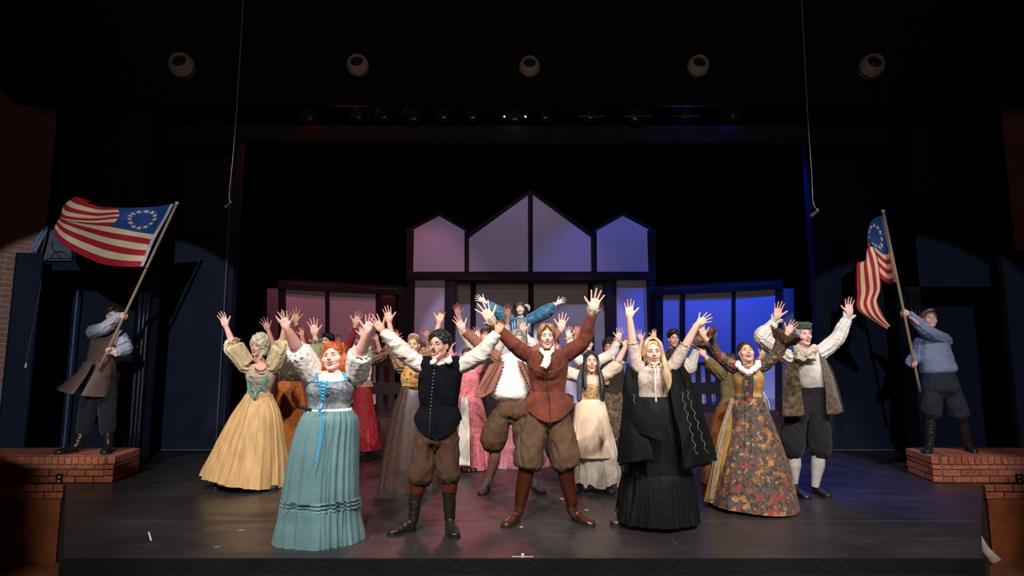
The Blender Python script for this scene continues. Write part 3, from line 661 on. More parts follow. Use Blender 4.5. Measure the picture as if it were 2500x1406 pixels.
# header over the stage and sloped black soffit with the eyeball lights
YS = 7.0
structure('ceiling', box(-9, 9, 6.6, 11, 6.6+2.4, 9.2), BLK)
SOF = mat('soffit_black', (.005, .0042, .0042), rough=.9, var=.2, vs=2)
zb = Z(1250, 250, 7.9); zt = Z(1250, 0, 6.2)+.6
v = np.array([(-9, 7.9, zb), (9, 7.9, zb), (9, 5.6, zt+1), (-9, 5.6, zt+1), (-9, 8.0, zb), (9, 8.0, zb), (9, 5.8, zt+1.1), (-9, 5.8, zt+1.1)])
structure('ceiling', (v, [(0, 1, 2, 3), (7, 6, 5, 4), (0, 4, 5, 1), (3, 2, 6, 7), (0, 3, 7, 4), (1, 5, 6, 2)]), SOF)
def on_soffit(px, py):
    d = ray(px, py); A = np.array([0, 7.9, zb]); n = np.cross([1, 0, 0], [0, 5.6-7.9, zt+1-zb]); t = n.dot(A-np.array([0, 0, HC]))/n.dot(d); return np.array([0, 0, HC])+d*t
BALL = mat('eyeball_plastic', (.36, .29, .25), rough=.5, var=.12, vs=4); INN = mat('eyeball_inside', (.03, .022, .02), rough=.4); LENS = mat('dark_lens', (.03, .025, .025), rough=.15, spec=.8)
SIDE = ['leftmost', 'second from the left', 'middle', 'second from the right', 'rightmost']
for i, (px, py, r_) in enumerate([(445, 160, 27), (874, 160, 26.5), (1293, 163, 26), (1704, 162, 26), (2127, 162, 26)]):
    p = on_soffit(px, py); R_ = r_*float(np.linalg.norm(p-np.array([0, 0, HC])))/F*.93
    r = empty('eyeball_light', p, 'round beige eyeball light in the black soffit, %s of five' % SIDE[i], 'ceiling light', 'eyeball lights in the soffit')
    p = p+(np.array([0, 0, HC])-p)/np.linalg.norm(np.array([0, 0, HC])-p)*R_*.45; axis = np.array([.10*(2-i)*.6, -1.0, .16]); axis /= np.linalg.norm(axis); q = Vector((0, 0, 1)).rotation_difference(Vector(axis)).to_matrix(); Mq = np.array(q)
    th = np.linspace(0, 2*np.pi, 32, endpoint=False); Rg = []
    for a in np.linspace(-1.5, .90, 18): Rg.append(np.stack([np.cos(a)*np.cos(th), np.cos(a)*np.sin(th), np.full(32, np.sin(a))], 1)*R_)
    for rr, zz in ((.60, .77), (.56, .70), (.54, .45)): Rg.append(np.stack([rr*np.cos(th), rr*np.sin(th), np.full(32, zz)], 1)*R_)
    v, f = loft(np.array(Rg), True, False); link('ball', v@Mq.T+p, f, BALL, parent=r)
    v, f = ell((0, 0, R_*.45), (R_*.56, R_*.56, R_*.10)); link('lamp_well', v@Mq.T+p, f, INN, parent=r)
    v, f = ell((0, 0, R_*.50), (R_*.24, R_*.3, R_*.10)); link('bulb', v@Mq.T+p, f, LENS, parent=r)
    v, f = tube([R_*1.03*np.array([math.cos(a), 0, math.sin(a)]) for a in np.linspace(0, 2*np.pi, 26)], [.008], seg=6, n=60, up=(0, 1, 0)); link('trim_ring', v+p, f, SOF, parent=r)
# borders, batten and lamps above the stage
def drape(name, x0, x1, Y, z0, z1, m, n=60, amp=.04, seed=0, kind='structure'):
    r = np.random.RandomState(seed); xs = np.linspace(x0, x1, n*8); y = amp*np.sin(xs*2*np.pi*n/(x1-x0)+np.sin(xs*2)*1.5)
    v = []; [v.append((x, Y+dy, z)) for z in (z0, z1) for x, dy in zip(xs, y)]; k = len(xs)
    [v.append((x, Y+dy+.02, z)) for z in (z0, z1) for x, dy in zip(xs, y)]
    f = [(i, i+1, k+i+1, k+i) for i in range(k-1)]+[(2*k+i+1, 2*k+i, 3*k+i, 3*k+i+1) for i in range(k-1)]
    o = link(name, np.array(v), f, m); return tag(o, kind=kind) if kind else o
drape('wall_back', -11, 11, 14.2, 0, 9.5, DRAPE, 90, .06)
BORD = mat('border_cloth', (.03, .028, .032), rough=.95, var=.2, vs=2, spec=.1)
structure('trim_7', box(-5.6, 5.6, 8.55, 8.62, Z(1250, 345, 8.55), Z(1250, 306, 8.55)), BORD)
structure('trim_8', box(-8, 8, 8.9, 8.95, Z(1250, 349, 8.9), 9), DRAPE)
PIPE = mat('batten_pipe', (.02, .02, .022), rough=.5, spec=.4); CAN = mat('lamp_can', (.008, .008, .009), rough=.6, spec=.25)
zp = Z(1250, 262, 8.3); o = link('batten', *tube([(-5.2, 8.3, zp), (5.2, 8.3, zp)], [.024], seg=10), PIPE, origin=(0, 8.3, zp)); tag(o, 'dark horizontal pipe batten carrying the stage lamps', 'batten')
for hx in (-4.8, -1.6, 1.6, 4.8): link('hanger', *tube([(hx, 8.3, zp+.02), (hx, 8.3, 6.6)], [.008], seg=6), PIPE, parent=o)
POS = ['%s black stage lamp on the overhead batten' % q for q in ('leftmost', 'second from left', 'third from left', 'fourth from left', 'fifth from left', 'sixth from left', 'glinting centre', 'fifth from right', 'fourth from right', 'third from right', 'second from right', 'rightmost')]
for i, px in enumerate([760, 880, 940, 1010, 1085, 1155, 1257, 1330, 1440, 1550, 1667, 1785]):
    p = at(px, 287, 8.3); r = empty('stage_lamp', (p[0], 8.3, zp), POS[i], 'stage lamp', 'stage lamps on the batten')
    zz = p[2]; wd = .13 if i % 3 else .17
    link('housing', *join([tube([(p[0], 8.42, zz+.05), (p[0], 8.12, zz-.02)], [wd*.6, wd*.75], seg=16)]), CAN, parent=r)
    link('yoke', *join([box(p[0]-wd-.02, p[0]-wd, 8.26, 8.30, zz-.02, zp-.05), box(p[0]+wd, p[0]+wd+.02, 8.26, 8.30, zz-.02, zp-.05), box(p[0]-wd-.02, p[0]+wd+.02, 8.26, 8.30, zp-.065, zp-.05)]), CAN, parent=r, smooth=False)
    link('clamp', *tube([(p[0], 8.3, zp-.06), (p[0], 8.3, zp+.03)], [.02], seg=8), CAN, parent=r)
    link('lens', *ell((p[0], 8.115, zz-.02), (wd*.62, .015, wd*.62)), LENS, parent=r)
    if i == 6:
        for sx in (-1, 1): link('glint_bead', *ell((p[0]+sx*.15, 8.10, zz-.07), (.014, .01, .016)), glow('lamp_glint', (1, .95, .85), 1.1), parent=r)  # small emissive beads stand in for glints on the centre lamp
    if i in (8, 10, 9): link('gel_frame', *box(p[0]-.19, p[0]+.19, 8.09, 8.10, zz-.075, zz-.062), mat('frame_metal', (.3, .3, .3), rough=.3, metal=.8), parent=r, smooth=False)
def grz(px, c, e):
    p = at(px, 300, 8.45); spot('border_spill', (p[0], 8.47, p[2]+.10), (p[0], 8.56, p[2]-.06), e, 140, c, .5, .02)
grz(760, (1, .05, .03), .5); grz(1785, (.03, .06, 1), 1.5); grz(1257, (.9, .9, 1), .25)
spot('border_red', (-2.6, 8.2, 5.6), (-1.5, 8.56, 4.7), 7, 120, (1, .15, .15), 1, .1); spot('border_blue', (2.6, 8.2, 5.6), (2.6, 8.56, 4.7), 12, 120, (.1, .15, 1), 1, .1)
# ------------------------------------------------------------------ the set: three painted timber frames with muslin panels
FRM = mat('dark_timber', (.012, .006, .005), rough=.7, var=.3, vs=6, bs=40, bstr=.25); MUS = mat('muslin', (.62, .60, .60), rough=.95, var=.04, vs=2, bs=200, bstr=.05, spec=.05)
YC = 12.3
cf = empty('gabled_scenery_front', tuple(at(1295, 1000, YC)*np.array([1, 1, 0])), 'tall central scenery front with three dark-framed gables and pale panels', 'scenery')
def poly_px(pts, Y): return [at(a, b, Y) for a, b in pts]
def panel(pts, Y=YC, th=.02, m=MUS, parent=cf, name='panel'):
    v, f = slab(poly_px(pts, Y), (0, 1, 0), th); v[:, 2] = np.maximum(v[:, 2], ZP+.004); link(name, v, outw(v, f), m, parent=parent, smooth=False)
ZP = .5                                                        # stage platform under the set
def col_px(x0, x1, yt, yb, Y=YC-.05, th=.10, name='post', parent=cf):
    a = at(x0, 800, Y)[0]; b_ = at(x1, 800, Y)[0]; link(name, *box(a, b_, Y, Y+th, Z(1250, yb, Y) if yb else ZP+.004, Z(1250, yt, Y)), FRM, parent=parent, smooth=False)
GT = 478
panel([(1005, 664), (1134, 664), (1134, 563), (1072, 527), (1005, 563)]); panel([(1143, 664), (1290, 664), (1290, 476), (1143, 583)])
panel([(1301, 664), (1447, 664), (1447, 583), (1301, 476)]); panel([(1457, 664), (1588, 664), (1588, 563), (1521, 527), (1457, 563)])
# black frame boards: outline of the gables
def frame_board(pts, name='frame'): panel(pts, YC+.03, .05, FRM, cf, name)
frame_board([(992, 690), (1140, 690), (1140, 560), (1072, 517), (992, 560)]); frame_board([(1134, 690), (1458, 690), (1458, 576), (1295, 462), (1134, 576)]); frame_board([(1447, 690), (1601, 690), (1601, 560), (1521, 517), (1447, 560)])
for a_, b_, t_ in ((1134, 1143, 575), (1290, 1301, 470), (1447, 1457, 575), (996, 1005, 562), (1588, 1598, 562)): col_px(a_, b_, t_, 672, name='mullion')
link('beam', *box(X(992, 700, YC-.1), X(1602, 700, YC-.1), YC-.15, YC+.1, Z(1250, 683, YC-.1), Z(1250, 664, YC-.1)), FRM, parent=cf, smooth=False)
for a_, b_ in ((992, 1009), (1085, 1110), (1480, 1505), (1584, 1602)): col_px(a_, b_, 672, 0, Y=YC-.12, th=.2)
for xa, xb in ((1009, 1086), (1505, 1584)): panel([(xa, 1015), (xb, 1015), (xb, 683), (xa, 683)], YC)
# recessed back of the central bay
for xa, xb in ((1110, 1148), (1161, 1290), (1303, 1438), (1450, 1481)): panel([(xa-3, 1010), (xb+3, 1010), (xb+3, 676), (xa-3, 676)], YC+.75)
for a_, b_ in ((1148, 1161), (1290, 1303), (1438, 1450)): col_px(a_, b_, 672, 0, Y=YC+.62, th=.1)
col_px(1085, 1110, 672, 0, Y=YC-.12, th=.9, name='cheek') if False else None
def side_front(sgn, label):
    """angled wing flat: outer end nearer the house"""
    q = (lambda x: x) if sgn < 0 else (lambda x: 2590-x)
    Yi, Yo = 12.1, 11.15; xi, xo = q(990), q(678)
    def Yx(x): return Yi+(Yo-Yi)*(x-xi)/(xo-xi)
    r = empty('angled_scenery_wall', tuple(at(q(830), 1000, 11.6)*np.array([1, 1, 0])), label, 'scenery')
    nd = at(xo, 800, Yo)-at(xi, 800, Yi); nd[2] = 0; nd /= np.linalg.norm(nd); nrm = np.array([-nd[1], nd[0], 0]); nrm *= -1 if nrm[1] < 0 else 1
    def pl(pts, off, th, m, name):
        v, f = slab([at(a, b_, Yx(a))+nrm*off for a, b_ in pts], nrm, th); v[:, 2] = np.maximum(v[:, 2], ZP+.004); link(name, v, outw(v, f), m, parent=r, smooth=False)
    yt = lambda x: 683+(x-q(680))*(700-683)/(q(990)-q(680))
    fm = MUS
    for a_, b_ in ((697, 794), (803, 917)): pl([(q(a_), 1010), (q(b_), 1010), (q(b_), yt(q(b_))+21), (q(a_), yt(q(a_))+22)], 0, .02, fm, 'panel')
    pl([(q(929), 1010), (q(971), 1010), (q(971), 714), (q(929), 713)], .25 if sgn < 0 else 0., .02, FRM2 if sgn < 0 else MUS, 'inner_panel')
    pl([(q(678), 706), (q(990), 722), (q(990), 700), (q(678), 683)], -.06, .12, FRM, 'beam')
    for a_, b_ in ((680, 697), (794, 803), (917, 929), (971, 991)): pl([(q(a_), 1020), (q(b_), 1020), (q(b_), yt(q(b_))+8), (q(a_), yt(q(a_))+8)], -.04, .10, FRM, 'post')
    ps = [at(q(x), yt(q(x))+8.5+math.sin(x)*.3, Yx(q(x)))-nrm*.075 for x in np.linspace(707, 967, 42)]
    link('bead_row', *join([ell(p, (.009, .006, .012), seg=8, rings=5) for p in ps]), mat('bead_grey', (.42, .40, .42), rough=.6), parent=r)
    # outer return flat
    Yr = 11.3; v, f = slab([at(q(650), 1005, Yr+.35), at(q(679), 1008, Yr-.1), at(q(679), 704, Yr-.1), at(q(652), 704, Yr+.35)], (0, 1, 0), .02); v[:, 2] = np.maximum(v[:, 2], ZP+.004); link('return_panel', v, outw(v, f), MUS, parent=r, smooth=False)
FRM2 = mat('red_timber', (.16, .05, .045), rough=.7, var=.3, vs=6)
side_front(-1, 'angled scenery wall at the left with red lit panels in dark frames'); side_front(1, 'angled scenery wall at the right with blue lit panels in dark frames')
# platform under the set, its step, the high block for the herald
PLT = mat('platform_paint', (.07, .03, .03), rough=.55, var=.2, vs=4)
pr = prism([(X(640, 1010, 11), 10.9), (X(990, 1010, 11.2), 11.3), (X(1600, 1010, 11.2), 11.3), (X(1950, 1010, 11), 10.9), (X(1950, 1010, 11), 13.2), (X(640, 1010, 11), 13.2)], .0, ZP)
tag(link('platform', *pr, PLT, smooth=False, origin=(0, 12, 0)), 'low dark platform running under the whole set', 'platform')
pt = at(1270, 950, 10.6); tag(link('riser_block', *box(pt[0]-.9, pt[0]+.9, 10.2, 11.2, 0, .82), PLT, smooth=False, origin=(pt[0], 10.7, 0)), 'tall dark riser block behind the crowd under the person in teal', 'platform')
def steps(label, px, s=1):
    p = at(px, 1000, 10.6); r = empty('step_unit', (p[0], 10.6, 0), label, 'steps', 'wooden step units before the set')
    for k in range(2): link('tread', *box(p[0]-.5, p[0]+.5, 10.25+.3*k, 10.95, .25*k, .25*(k+1)), PLT, parent=r, smooth=False)
steps('dark red step unit left of the centre behind the crowd', 962); steps('blue lit step unit right of the centre behind the crowd', 1690)
# slatted bench backs on the platform
def bench(label, x0, x1):
    Y = 10.95; xa, xb = X(x0, 900, Y), X(x1, 900, Y); z0 = Z(1250, 1003, Y); r = empty('slatted_railing', ((xa+xb)/2, Y, z0), label, 'railing', 'slatted railings on the platform')
    link('top_rail', *box(xa, xb, Y-.03, Y+.03, Z(1250, 893, Y), Z(1250, 884, Y)), FRM, parent=r, smooth=False)
    link('middle_rail', *box(xa, xb, Y-.03, Y+.03, Z(1250, 962, Y), Z(1250, 934, Y)), FRM, parent=r, smooth=False)
    link('bottom_rail', *box(xa, xb, Y-.03, Y+.03, Z(1250, 1004, Y), Z(1250, 987, Y)), FRM, parent=r, smooth=False)
    n = int(round((x1-x0)/25)); 
    for i in range(n+1):
        xx = xa+(xb-xa)*i/n; link('slat', *box(xx-.045, xx+.045, Y-.02, Y+.02, Z(1250, 1003, Y), Z(1250, 886, Y)), FRM, parent=r, smooth=False)
bench('dark slatted railing before the red lit panels at the left', 905, 985); bench('dark slatted railing before the blue lit panels at the right', 1680, 1800)
# ------------------------------------------------------------------ brick side platforms built brick by brick
BRK = [mat('brick_a', (.42, .135, .065), rough=.85, var=.35, vs=30, bs=90, bstr=.5), mat('brick_b', (.34, .10, .05), rough=.85, var=.35, vs=30, bs=90, bstr=.5)]; MOR = mat('mortar', (.20, .13, .10), rough=.95)
def brick_platform(sgn, label):
    A = onz(252 if sgn < 0 else 2303, 1179); B = onz(320 if sgn < 0 else 2234, 1151); out = 10.5*sgn
    H = .30; yb = B[1]+.03
    poly = [(A[0], A[1]), (B[0], B[1]), (B[0]-sgn*-0.0, yb), (out, yb), (out, A[1])]
    if sgn < 0: poly = poly[::-1]
    r = empty('brick_platform', (A[0]+sgn*1.0, A[1]+.3, 0), label, 'platform', 'brick platforms at the two sides')
    link('mortar_core', *(lambda vf: (vf[0], outw(*vf)))(prism([(p[0]*(1-.0015), p[1]+.012) for p in poly], .0 if True else 0, H-.006)), MOR, parent=r, smooth=False)
    def runb(p, q, z0, z1, wd, off=0., name='brick_course', gap=.010, th=.10, tilt=0):
        p = np.array(p[:2], float); q = np.array(q[:2], float); L = np.linalg.norm(q-p); d = (q-p)/L; nrm = np.array([d[1], -d[0]])
        if nrm[1] > 0: nrm = -nrm
        x = -off; parts = []; mi = []; i = 0
        while x < L-.01:
            a = max(x, 0)+gap/2; b_ = min(x+wd, L)-gap/2
            if b_-a > .02:
                rv = rng.uniform(-.002, .002); c0 = p+d*a+nrm*(.006+rv); c1 = p+d*b_+nrm*(.006+rv); v = []
                for z in (z0+gap/2, z1-gap/2):
                    for c in (c0, c1, c1-nrm*th, c0-nrm*th): v.append((c[0], c[1], z))
                v = np.array(v); fc = [(0, 3, 2, 1), (4, 5, 6, 7), (0, 1, 5, 4), (1, 2, 6, 5), (2, 3, 7, 6), (3, 0, 4, 7)]; fc = outw(v, fc); parts.append((v, fc)); mi += [rng.randint(2)]*6
            x += wd; i += 1
        o = link(name, *join(parts), None, parent=r, smooth=False, mats=BRK, mi=mi)
        b2_ = o.modifiers.new('b', 'BEVEL'); b2_.width = .004; b2_.segments = 1
    F0 = (out*.72, A[1])
    for k, (z0, z1, wd, off, nm) in enumerate([(.0, .075, .215, .1, 'brick_course'), (.075, .15, .215, 0, 'brick_course'), (.15, .205, .215, .1, 'brick_course'), (.205, H, .078, 0, 'soldier_course')]):
        runb(A, F0, z0, z1, wd, off, nm); runb(A, B, z0, z1, wd, off+.05, nm)
    # paving of bricks on top
    parts = []; mi = []
    y = A[1]+.10; row = 0
    while y < yb-.1:
        x = 0; xx0 = B[0] if y > B[1] else A[0]+(B[0]-A[0])*(y-A[1])/(B[1]-A[1]); xx = xx0+sgn*.10
        while abs(xx) < abs(out*.72):
            v, f = box(min(xx, xx+sgn*.205), max(xx, xx+sgn*.205), y, y+.065, H-.01, H+.001); parts.append((v, f)); mi += [rng.randint(2)]*6; xx += sgn*.215
        y += .075; row += 1
    link('brick_paving', *join(parts), None, parent=r, smooth=False, mats=BRK, mi=mi)
    # brick facing continuing below stage level
    for k, (z0, z1) in enumerate([(-.16, -.08), (-.08, 0)]):
        runb((bl[0] if sgn < 0 else br_[0], bl[1]-.03), (out*.72, bl[1]-.03), z0, z1, .215, .1*k, 'brick_course')
    ox = onz(146 if sgn < 0 else 2487, 1179)[0]; oz = Z(1250, 1169, A[1])
    q = empty('power_outlet', (ox, A[1], oz), 'black duplex power outlet on the %s brick platform' % ('left' if sgn < 0 else 'right'), 'outlet', 'power outlets on the brick platforms')
    link('cover_plate', *box(ox-.035, ox+.035, A[1]-.018, A[1]-.004, oz-.058, oz+.058), SHOE, parent=q, smooth=False)
    for dz in (-.024, .024):
        link('socket', *ell((ox, A[1]-.019, oz+dz), (.017, .005, .015), seg=12), mat('socket_grey', (.30, .29, .28), rough=.5), parent=q)
brick_platform(-1, 'dark brick platform at the left under the man in the long waistcoat'); brick_platform(1, 'orange brick platform at the right under the man in the blue shirt')
# ------------------------------------------------------------------ hanging microphones, conduit, cables, tape
def mic(label, pts, Y, tip):
    r = empty('hanging_microphone', tuple(at(pts[-1][0], pts[-1][1], Y)), label, 'microphone', 'microphones hanging over the stage')
    P_ = [at(a, b_, Y) for a, b_ in pts]; link('cable', *tube(P_, [.0042], seg=6, n=60), mat('grey_cable', (.42, .40, .36), rough=.6), parent=r)
    t = at(tip[0], tip[1], Y-.04); link('microphone_body', *tube([P_[-1], (P_[-1]+t)/2, t], [.012, .020, .022], seg=12), mat('mic_black', (.04, .04, .045), rough=.4), parent=r)
    link('microphone_clip', *ell(P_[-1], (.012, .012, .02)), mat('grey_cable', (0, 0, 0)), parent=r)
mic('hanging microphone on the left with its thin grey cable', [(597, -60), (594, 0), (585, 150), (578, 262), (569, 380), (560, 470), (563, 495)], 6.4, (550, 508))
mic('hanging microphone on the right with its thin grey cable', [(1955, -60), (1957, 0), (1965, 150), (1973, 300), (1982, 430), (1985, 492), (1996, 514)], 6.4, (1979, 529))
cpts = [(76, 614, 8.0), (88, 592, 8.08), (103, 565, 8.23), (105, 556, 8.26), (101, 548, 8.22)]
tag(link('conduit', *join([tube([at(a, b_, y_)+np.array([dx, 0, 0]) for a, b_, y_ in cpts], [.018], seg=10, n=30) for dx in (0, .05)]), mat('pale_blue_conduit', (.18, .30, .42), rough=.4), origin=at(80, 600, 7.85)), 'pale blue bent conduit pipes on the left brick wall above the navy panel', 'pipe')
tag(link('cable_coil', *join([tube([at(a, b_, 8.352) for a, b_ in q], [.006], seg=6, n=40) for q in ([(122, 632), (132, 618), (150, 615), (168, 626)], [(128, 590), (128, 605), (140, 620), (150, 633)], [(110, 634), (135, 630), (170, 632)])]), BLK, origin=at(140, 625, 8.2)), 'loose black cables above the left doorway behind the flag', 'cable')
tag(link('wall_patch', *box(X(104, 610, 8.36), X(172, 610, 8.36), 8.36, 8.40, Z(140, 636, 8.36), Z(140, 560, 8.36)), mat('grey_patch', (.10, .11, .14), rough=.7), smooth=False, origin=at(140, 600, 8.36)), 'grey wall patch above the left doorway behind the flag', 'wall panel')
r = empty('pull_cord', at(62, 897, 7.935), 'thin pull cord with a white end hanging on the left navy panel', 'cord')
link('cord', *tube([at(a, b_, 7.94) for a, b_ in ((101, 682), (93, 735), (80, 800), (66, 870), (64, 885))], [.003], seg=6, n=40), mat('cord_grey', (.14, .15, .18), rough=.7), parent=r)
link('cord_end', *tube([at(64, 886, 7.935), at(62, 898, 7.935)], [.011, .013], seg=8), mat('cord_white', (.7, .7, .7), rough=.5), parent=r)
r = empty('standing_pole', (X(527, 1094, 9.62), 9.62, 0), 'thin grey pole standing at the left edge of the proscenium', 'pole')
pb = np.array([X(527, 1094, 9.62), 9.62, 0]); link('pole', *tube([pb, np.array([pb[0], pb[1], Z(570, 330, pb[1])])], [.013], seg=8), mat('pole_grey', (.11, .11, .14), rough=.4), parent=r); link('foot', *tube([pb+[0, 0, .001], pb+[0, 0, .03]], [.05, .04], seg=16), BLK, parent=r)
TAPE = mat('white_tape', (.62, .60, .58), rough=.8, bstr=.1)
def tape(label, quads, m=TAPE, name='floor_tape'):
    parts = []
    for a, b_, w_ in quads:
        p = onz(*a); q = onz(*b_); d = (q-p)/np.linalg.norm(q-p); s = np.array([-d[1], d[0], 0])*w_/2; v = np.array([p-s, q-s, q+s, p+s]); v = np.vstack([v+[0, 0, .0005], v+[0, 0, .0025]]); f = [(0, 3, 2, 1), (4, 5, 6, 7), (0, 1, 5, 4), (1, 2, 6, 5), (2, 3, 7, 6), (3, 0, 4, 7)]; parts.append((v, outw(v, f)))
    v, f = join(parts); tag(link(name, v, f, m, smooth=False, origin=v.mean(0)), label, 'tape', 'tape marks on the stage floor')
tape('white tape cross at the centre of the stage edge', [((1250, 1359), (1302, 1359), .012), ((1276, 1351), (1276, 1361), .02)])
tape('small blue tape mark on the floor at the lower left', [((523, 1336), (538, 1335), .02)], mat('blue_tape', (.10, .30, .55), rough=.7))
tape('pale tape scrap on the floor at the left of the apron', [((583, 1296), (597, 1293), .012)])
tape('tiny white tape speck between the boots of the man in the rust jacket', [((1270, 1286), (1276, 1287), .02)])
tape('white scratch of tape left of the man in black boots' if False else 'short white tape strip near the left edge of the stage', [((363, 1299), (369, 1320), .012)])
tape('pale tape scrap in front of the woman with the long black hair', [((1368, 1217), (1376, 1219), .03)])
tape('small pale tape dash right of the tall riding boots', [((1427, 1244), (1436, 1246), .02)])
a = onz(2380, 1300, -.1); tag(link('rolled_paper', *tube([at(2383, 1301, 5.3), at(2405, 1340, 5.25), at(2432, 1373, 5.2)], [.030, .036, .05], seg=16, n=20, depth=.7), mat('grey_paper', (.28, .24, .22), rough=.8), origin=at(2405, 1340, 5.25)), 'rolled grey paper leaning beside the right end of the stage', 'paper roll')
# ------------------------------------------------------------------ costumes
WHT = mat('white_linen', (.66, .62, .56), rough=.85, var=.10, vs=8, bs=120, bstr=.1, wrk=.22); WHT2 = mat('white_cotton', (.78, .74, .68), rough=.85, var=.08, vs=8, bs=120, bstr=.1, wrk=.22)
LACE = mat('cream_lace', (.62, .55, .45), rough=.9, var=.4, vs=60, bs=160, bstr=.8); NVY = mat('navy_wool', (.0045, .0055, .009), rough=.95, var=.3, vs=10, bs=90, bstr=.2, sheen=.0, spec=.08)
def sleeve(P, side, r, upto=1.0, m=WHT, name='sleeve', wa=.006, seed=1, vox=.0075, inner=.25, puff=None, label=None, wf=30, end=None, dep=1.0):
    """cloth tube shoulder > elbow > wrist; r = radii in metres at inner, shoulder, elbow, mid forearm, end"""
    W = P.arm[side]; o = [w_ for s_, w_ in P.arm.items() if s_ != side]; C = (W[0]+o[0][0])/2 if o else W[0]; inn = W[0]+(C-W[0])*inner
    pts = [inn, W[0], W[1]]
    if upto <= 0: pts = [inn, W[0], W[0]+(W[1]-W[0])*(1+upto)]; rr = [r[0], r[1], r[2]]
    else: e = W[1]+(W[2]-W[1])*upto; pts += [(W[1]+e)/2, e]; rr = list(r)
    if puff: rr = list(r)
    v, f, nn = remesh([flipn(tube(pts, rr, seg=20, n=40, depth=dep))], vox, 2)
    E = np.array(pts); best = np.full(len(v), 9.); ang = np.zeros(len(v)); tt = np.zeros(len(v)); acc = 0.
    for a_, b_ in zip(E[:-1], E[1:]):
        ax = b_-a_; L = np.linalg.norm(ax); ax = ax/L; s_ = np.clip((v-a_)@ax, 0, L); q = v-a_-s_[:, None]*ax; dd = np.linalg.norm(q, axis=1)
        n2 = np.cross(ax, [0, 1., 0]); n2 /= np.linalg.norm(n2); n3 = np.cross(ax, n2); k_ = dd < best; ang[k_] = np.arctan2(q@n2, q@n3)[k_]; tt[k_] = (acc+s_)[k_]; best = np.minimum(best, dd); acc += L
    tt /= acc; nz = wr(v, 10, seed); g = 1-2*np.abs(np.sin(ang*5.5+1.6*nz+seed)); g2 = 1-2*np.abs(np.sin(ang*3+tt*16+1.8*wr(v, 13, seed+3)))
    d = g*(.35+.65*np.abs(tt-.5)*2)*.75+g2*.10+.35*(1-2*np.abs(wr(v, 44, seed+2)))
    return P.add(name, (v+nn*(d*wa)[:, None], f), m, label=label)
def cuff(P, side, m, r0=.034, r1=.055, t=1.0, length=.05, name='cuff', nf=9, amp=.010, back=.0, bw=False, label=None):
    W = P.arm[side]; d = W[2]-W[1]; L = np.linalg.norm(d); d = d/L; c = W[1]+d*L*t
    return frill(c, r0, r1, -d if bw else d, m, P, name, nf, amp, length, label=label)
def torso_auto(sa, sb, waist, hip=None, nk=None):
    """px rows: shoulders line to waist (y, xl, xr)"""
    return [(sa[0]+6, sa[1]-4, sb[0]-6, sb[1]-4, .45)]
def legpair(P, rows_hip, Ls, m, name='breeches', seed=3, wa=.008, wf=20, vox=.009, dep=.62, label=None):
    q = rows_hip[-1]; cx = (q[0]+q[2])/2; hw = (q[2]-q[0])/2; dq = q[4] if len(q) > 4 else dep
    parts = [P.solid(list(rows_hip)+[(cx-hw*.72, q[1]+14, cx+hw*.72, q[1]+14, dq*.95), (cx-hw*.35, q[1]+26, cx+hw*.35, q[1]+26, dq)], dep=dep)]
    for L in Ls: parts.append(flipn(P.limb([(a[0], a[1], a[3] if len(a) > 3 else 0) for a in L], [a[2] for a in L], seg=22, depth=1.0)))
    return P.cloth(name, parts, m, vox=vox, it=4, wa=wa, wf=wf, seed=seed, st=(1.6, 1, .7), label=label)
def strip(P, pts, wd, th, m, name, label=None, parent=None, n=30):
    v, f = tube(P.pts(pts), [wd], seg=8, n=n, depth=th/wd); return P.add(name, (v, f), m, parent, label)
def surf_y(P, yfront): return -yfront
# ---------- 1 the woman with ginger hair in the blue skirt
P = make_person('woman with ginger curls in a laced blue bodice and long pale blue skirt', 4.95, (815, 836, 904), yaw=-8, pitch=9, roll=-5, op=.6, smile=1, full=1.4, skin='pink', hc='ginger', eyes='blue', lips='rose', eyeopen=.7, facew=1.08,
    arms=[('a', [(768, 914), (731, 862), (702, 803), (684, 757)], 0, {'dy': (0, -.12, -.28, -.33), 'r': (.062, .056, .046, .027)}), ('b', [(870, 912), (879, 868), (897, 812), (908, 766)], 0, {'dy': (0, -.12, -.26, -.30), 'r': (.062, .056, .046, .027)})],
    torso=[(905, 778, 856), (930, 756, 862), (960, 750, 864), (990, 752, 858), (1010, 745, 862)], dep=.68, neck=(806, 922),
    hair=dict(vol=.008, line=.004, low=.02, curls=170, cr=(.009, .017), seed=4, locks=[([(sx*.078, .01, .02), (sx*(.095+.01*i), .0+.02*i, -.03), (sx*(.088+.012*i), -.01+.02*i, -.08), (sx*(.098+.01*i), .0+.02*i, -.125), (sx*.085, .01, -.155)], [.020, .032, .034, .032, .014]) for sx in (-1, 1) for i in range(3)]))
BL = mat('blue_floral_cotton', (.32, .36, .37), c2=(.11, .15, .20), rough=.85, vs=26, bs=120, bstr=.3); TEAL = mat('pale_teal_cotton', (.115, .225, .245), wrk=.15, rough=.8, var=.18, vs=5, bs=160, bstr=.2, sheen=.1); RIB = mat('blue_satin_ribbon', (.03, .30, .55), rough=.3, var=.2, bstr=.05, spec=.6)
P.cloth('bodice', [P.solid([(922, 770, 852, .62), (932, 757, 863, .72), (950, 752, 866, .78), (970, 752, 862, .76), (985, 757, 857, .7), (998, 752, 857, .66)] if False else [(770, 926, 852, 926, .66), (757, 936, 863, 934, .78), (751, 952, 866, 950, .84), (753, 970, 861, 970, .74), (757, 986, 856, 984, .68), (750, 1001, 857, 998, .66)])], BL, wa=.004, wf=24, seed=2)
P.cloth('chemise', [P.solid([(800, 910, 826, 910, .7), (778, 915, 850, 915, .72), (762, 925, 860, 925, .70), (760, 940, 858, 940, .70)])], WHT2, wa=.004, seed=6)
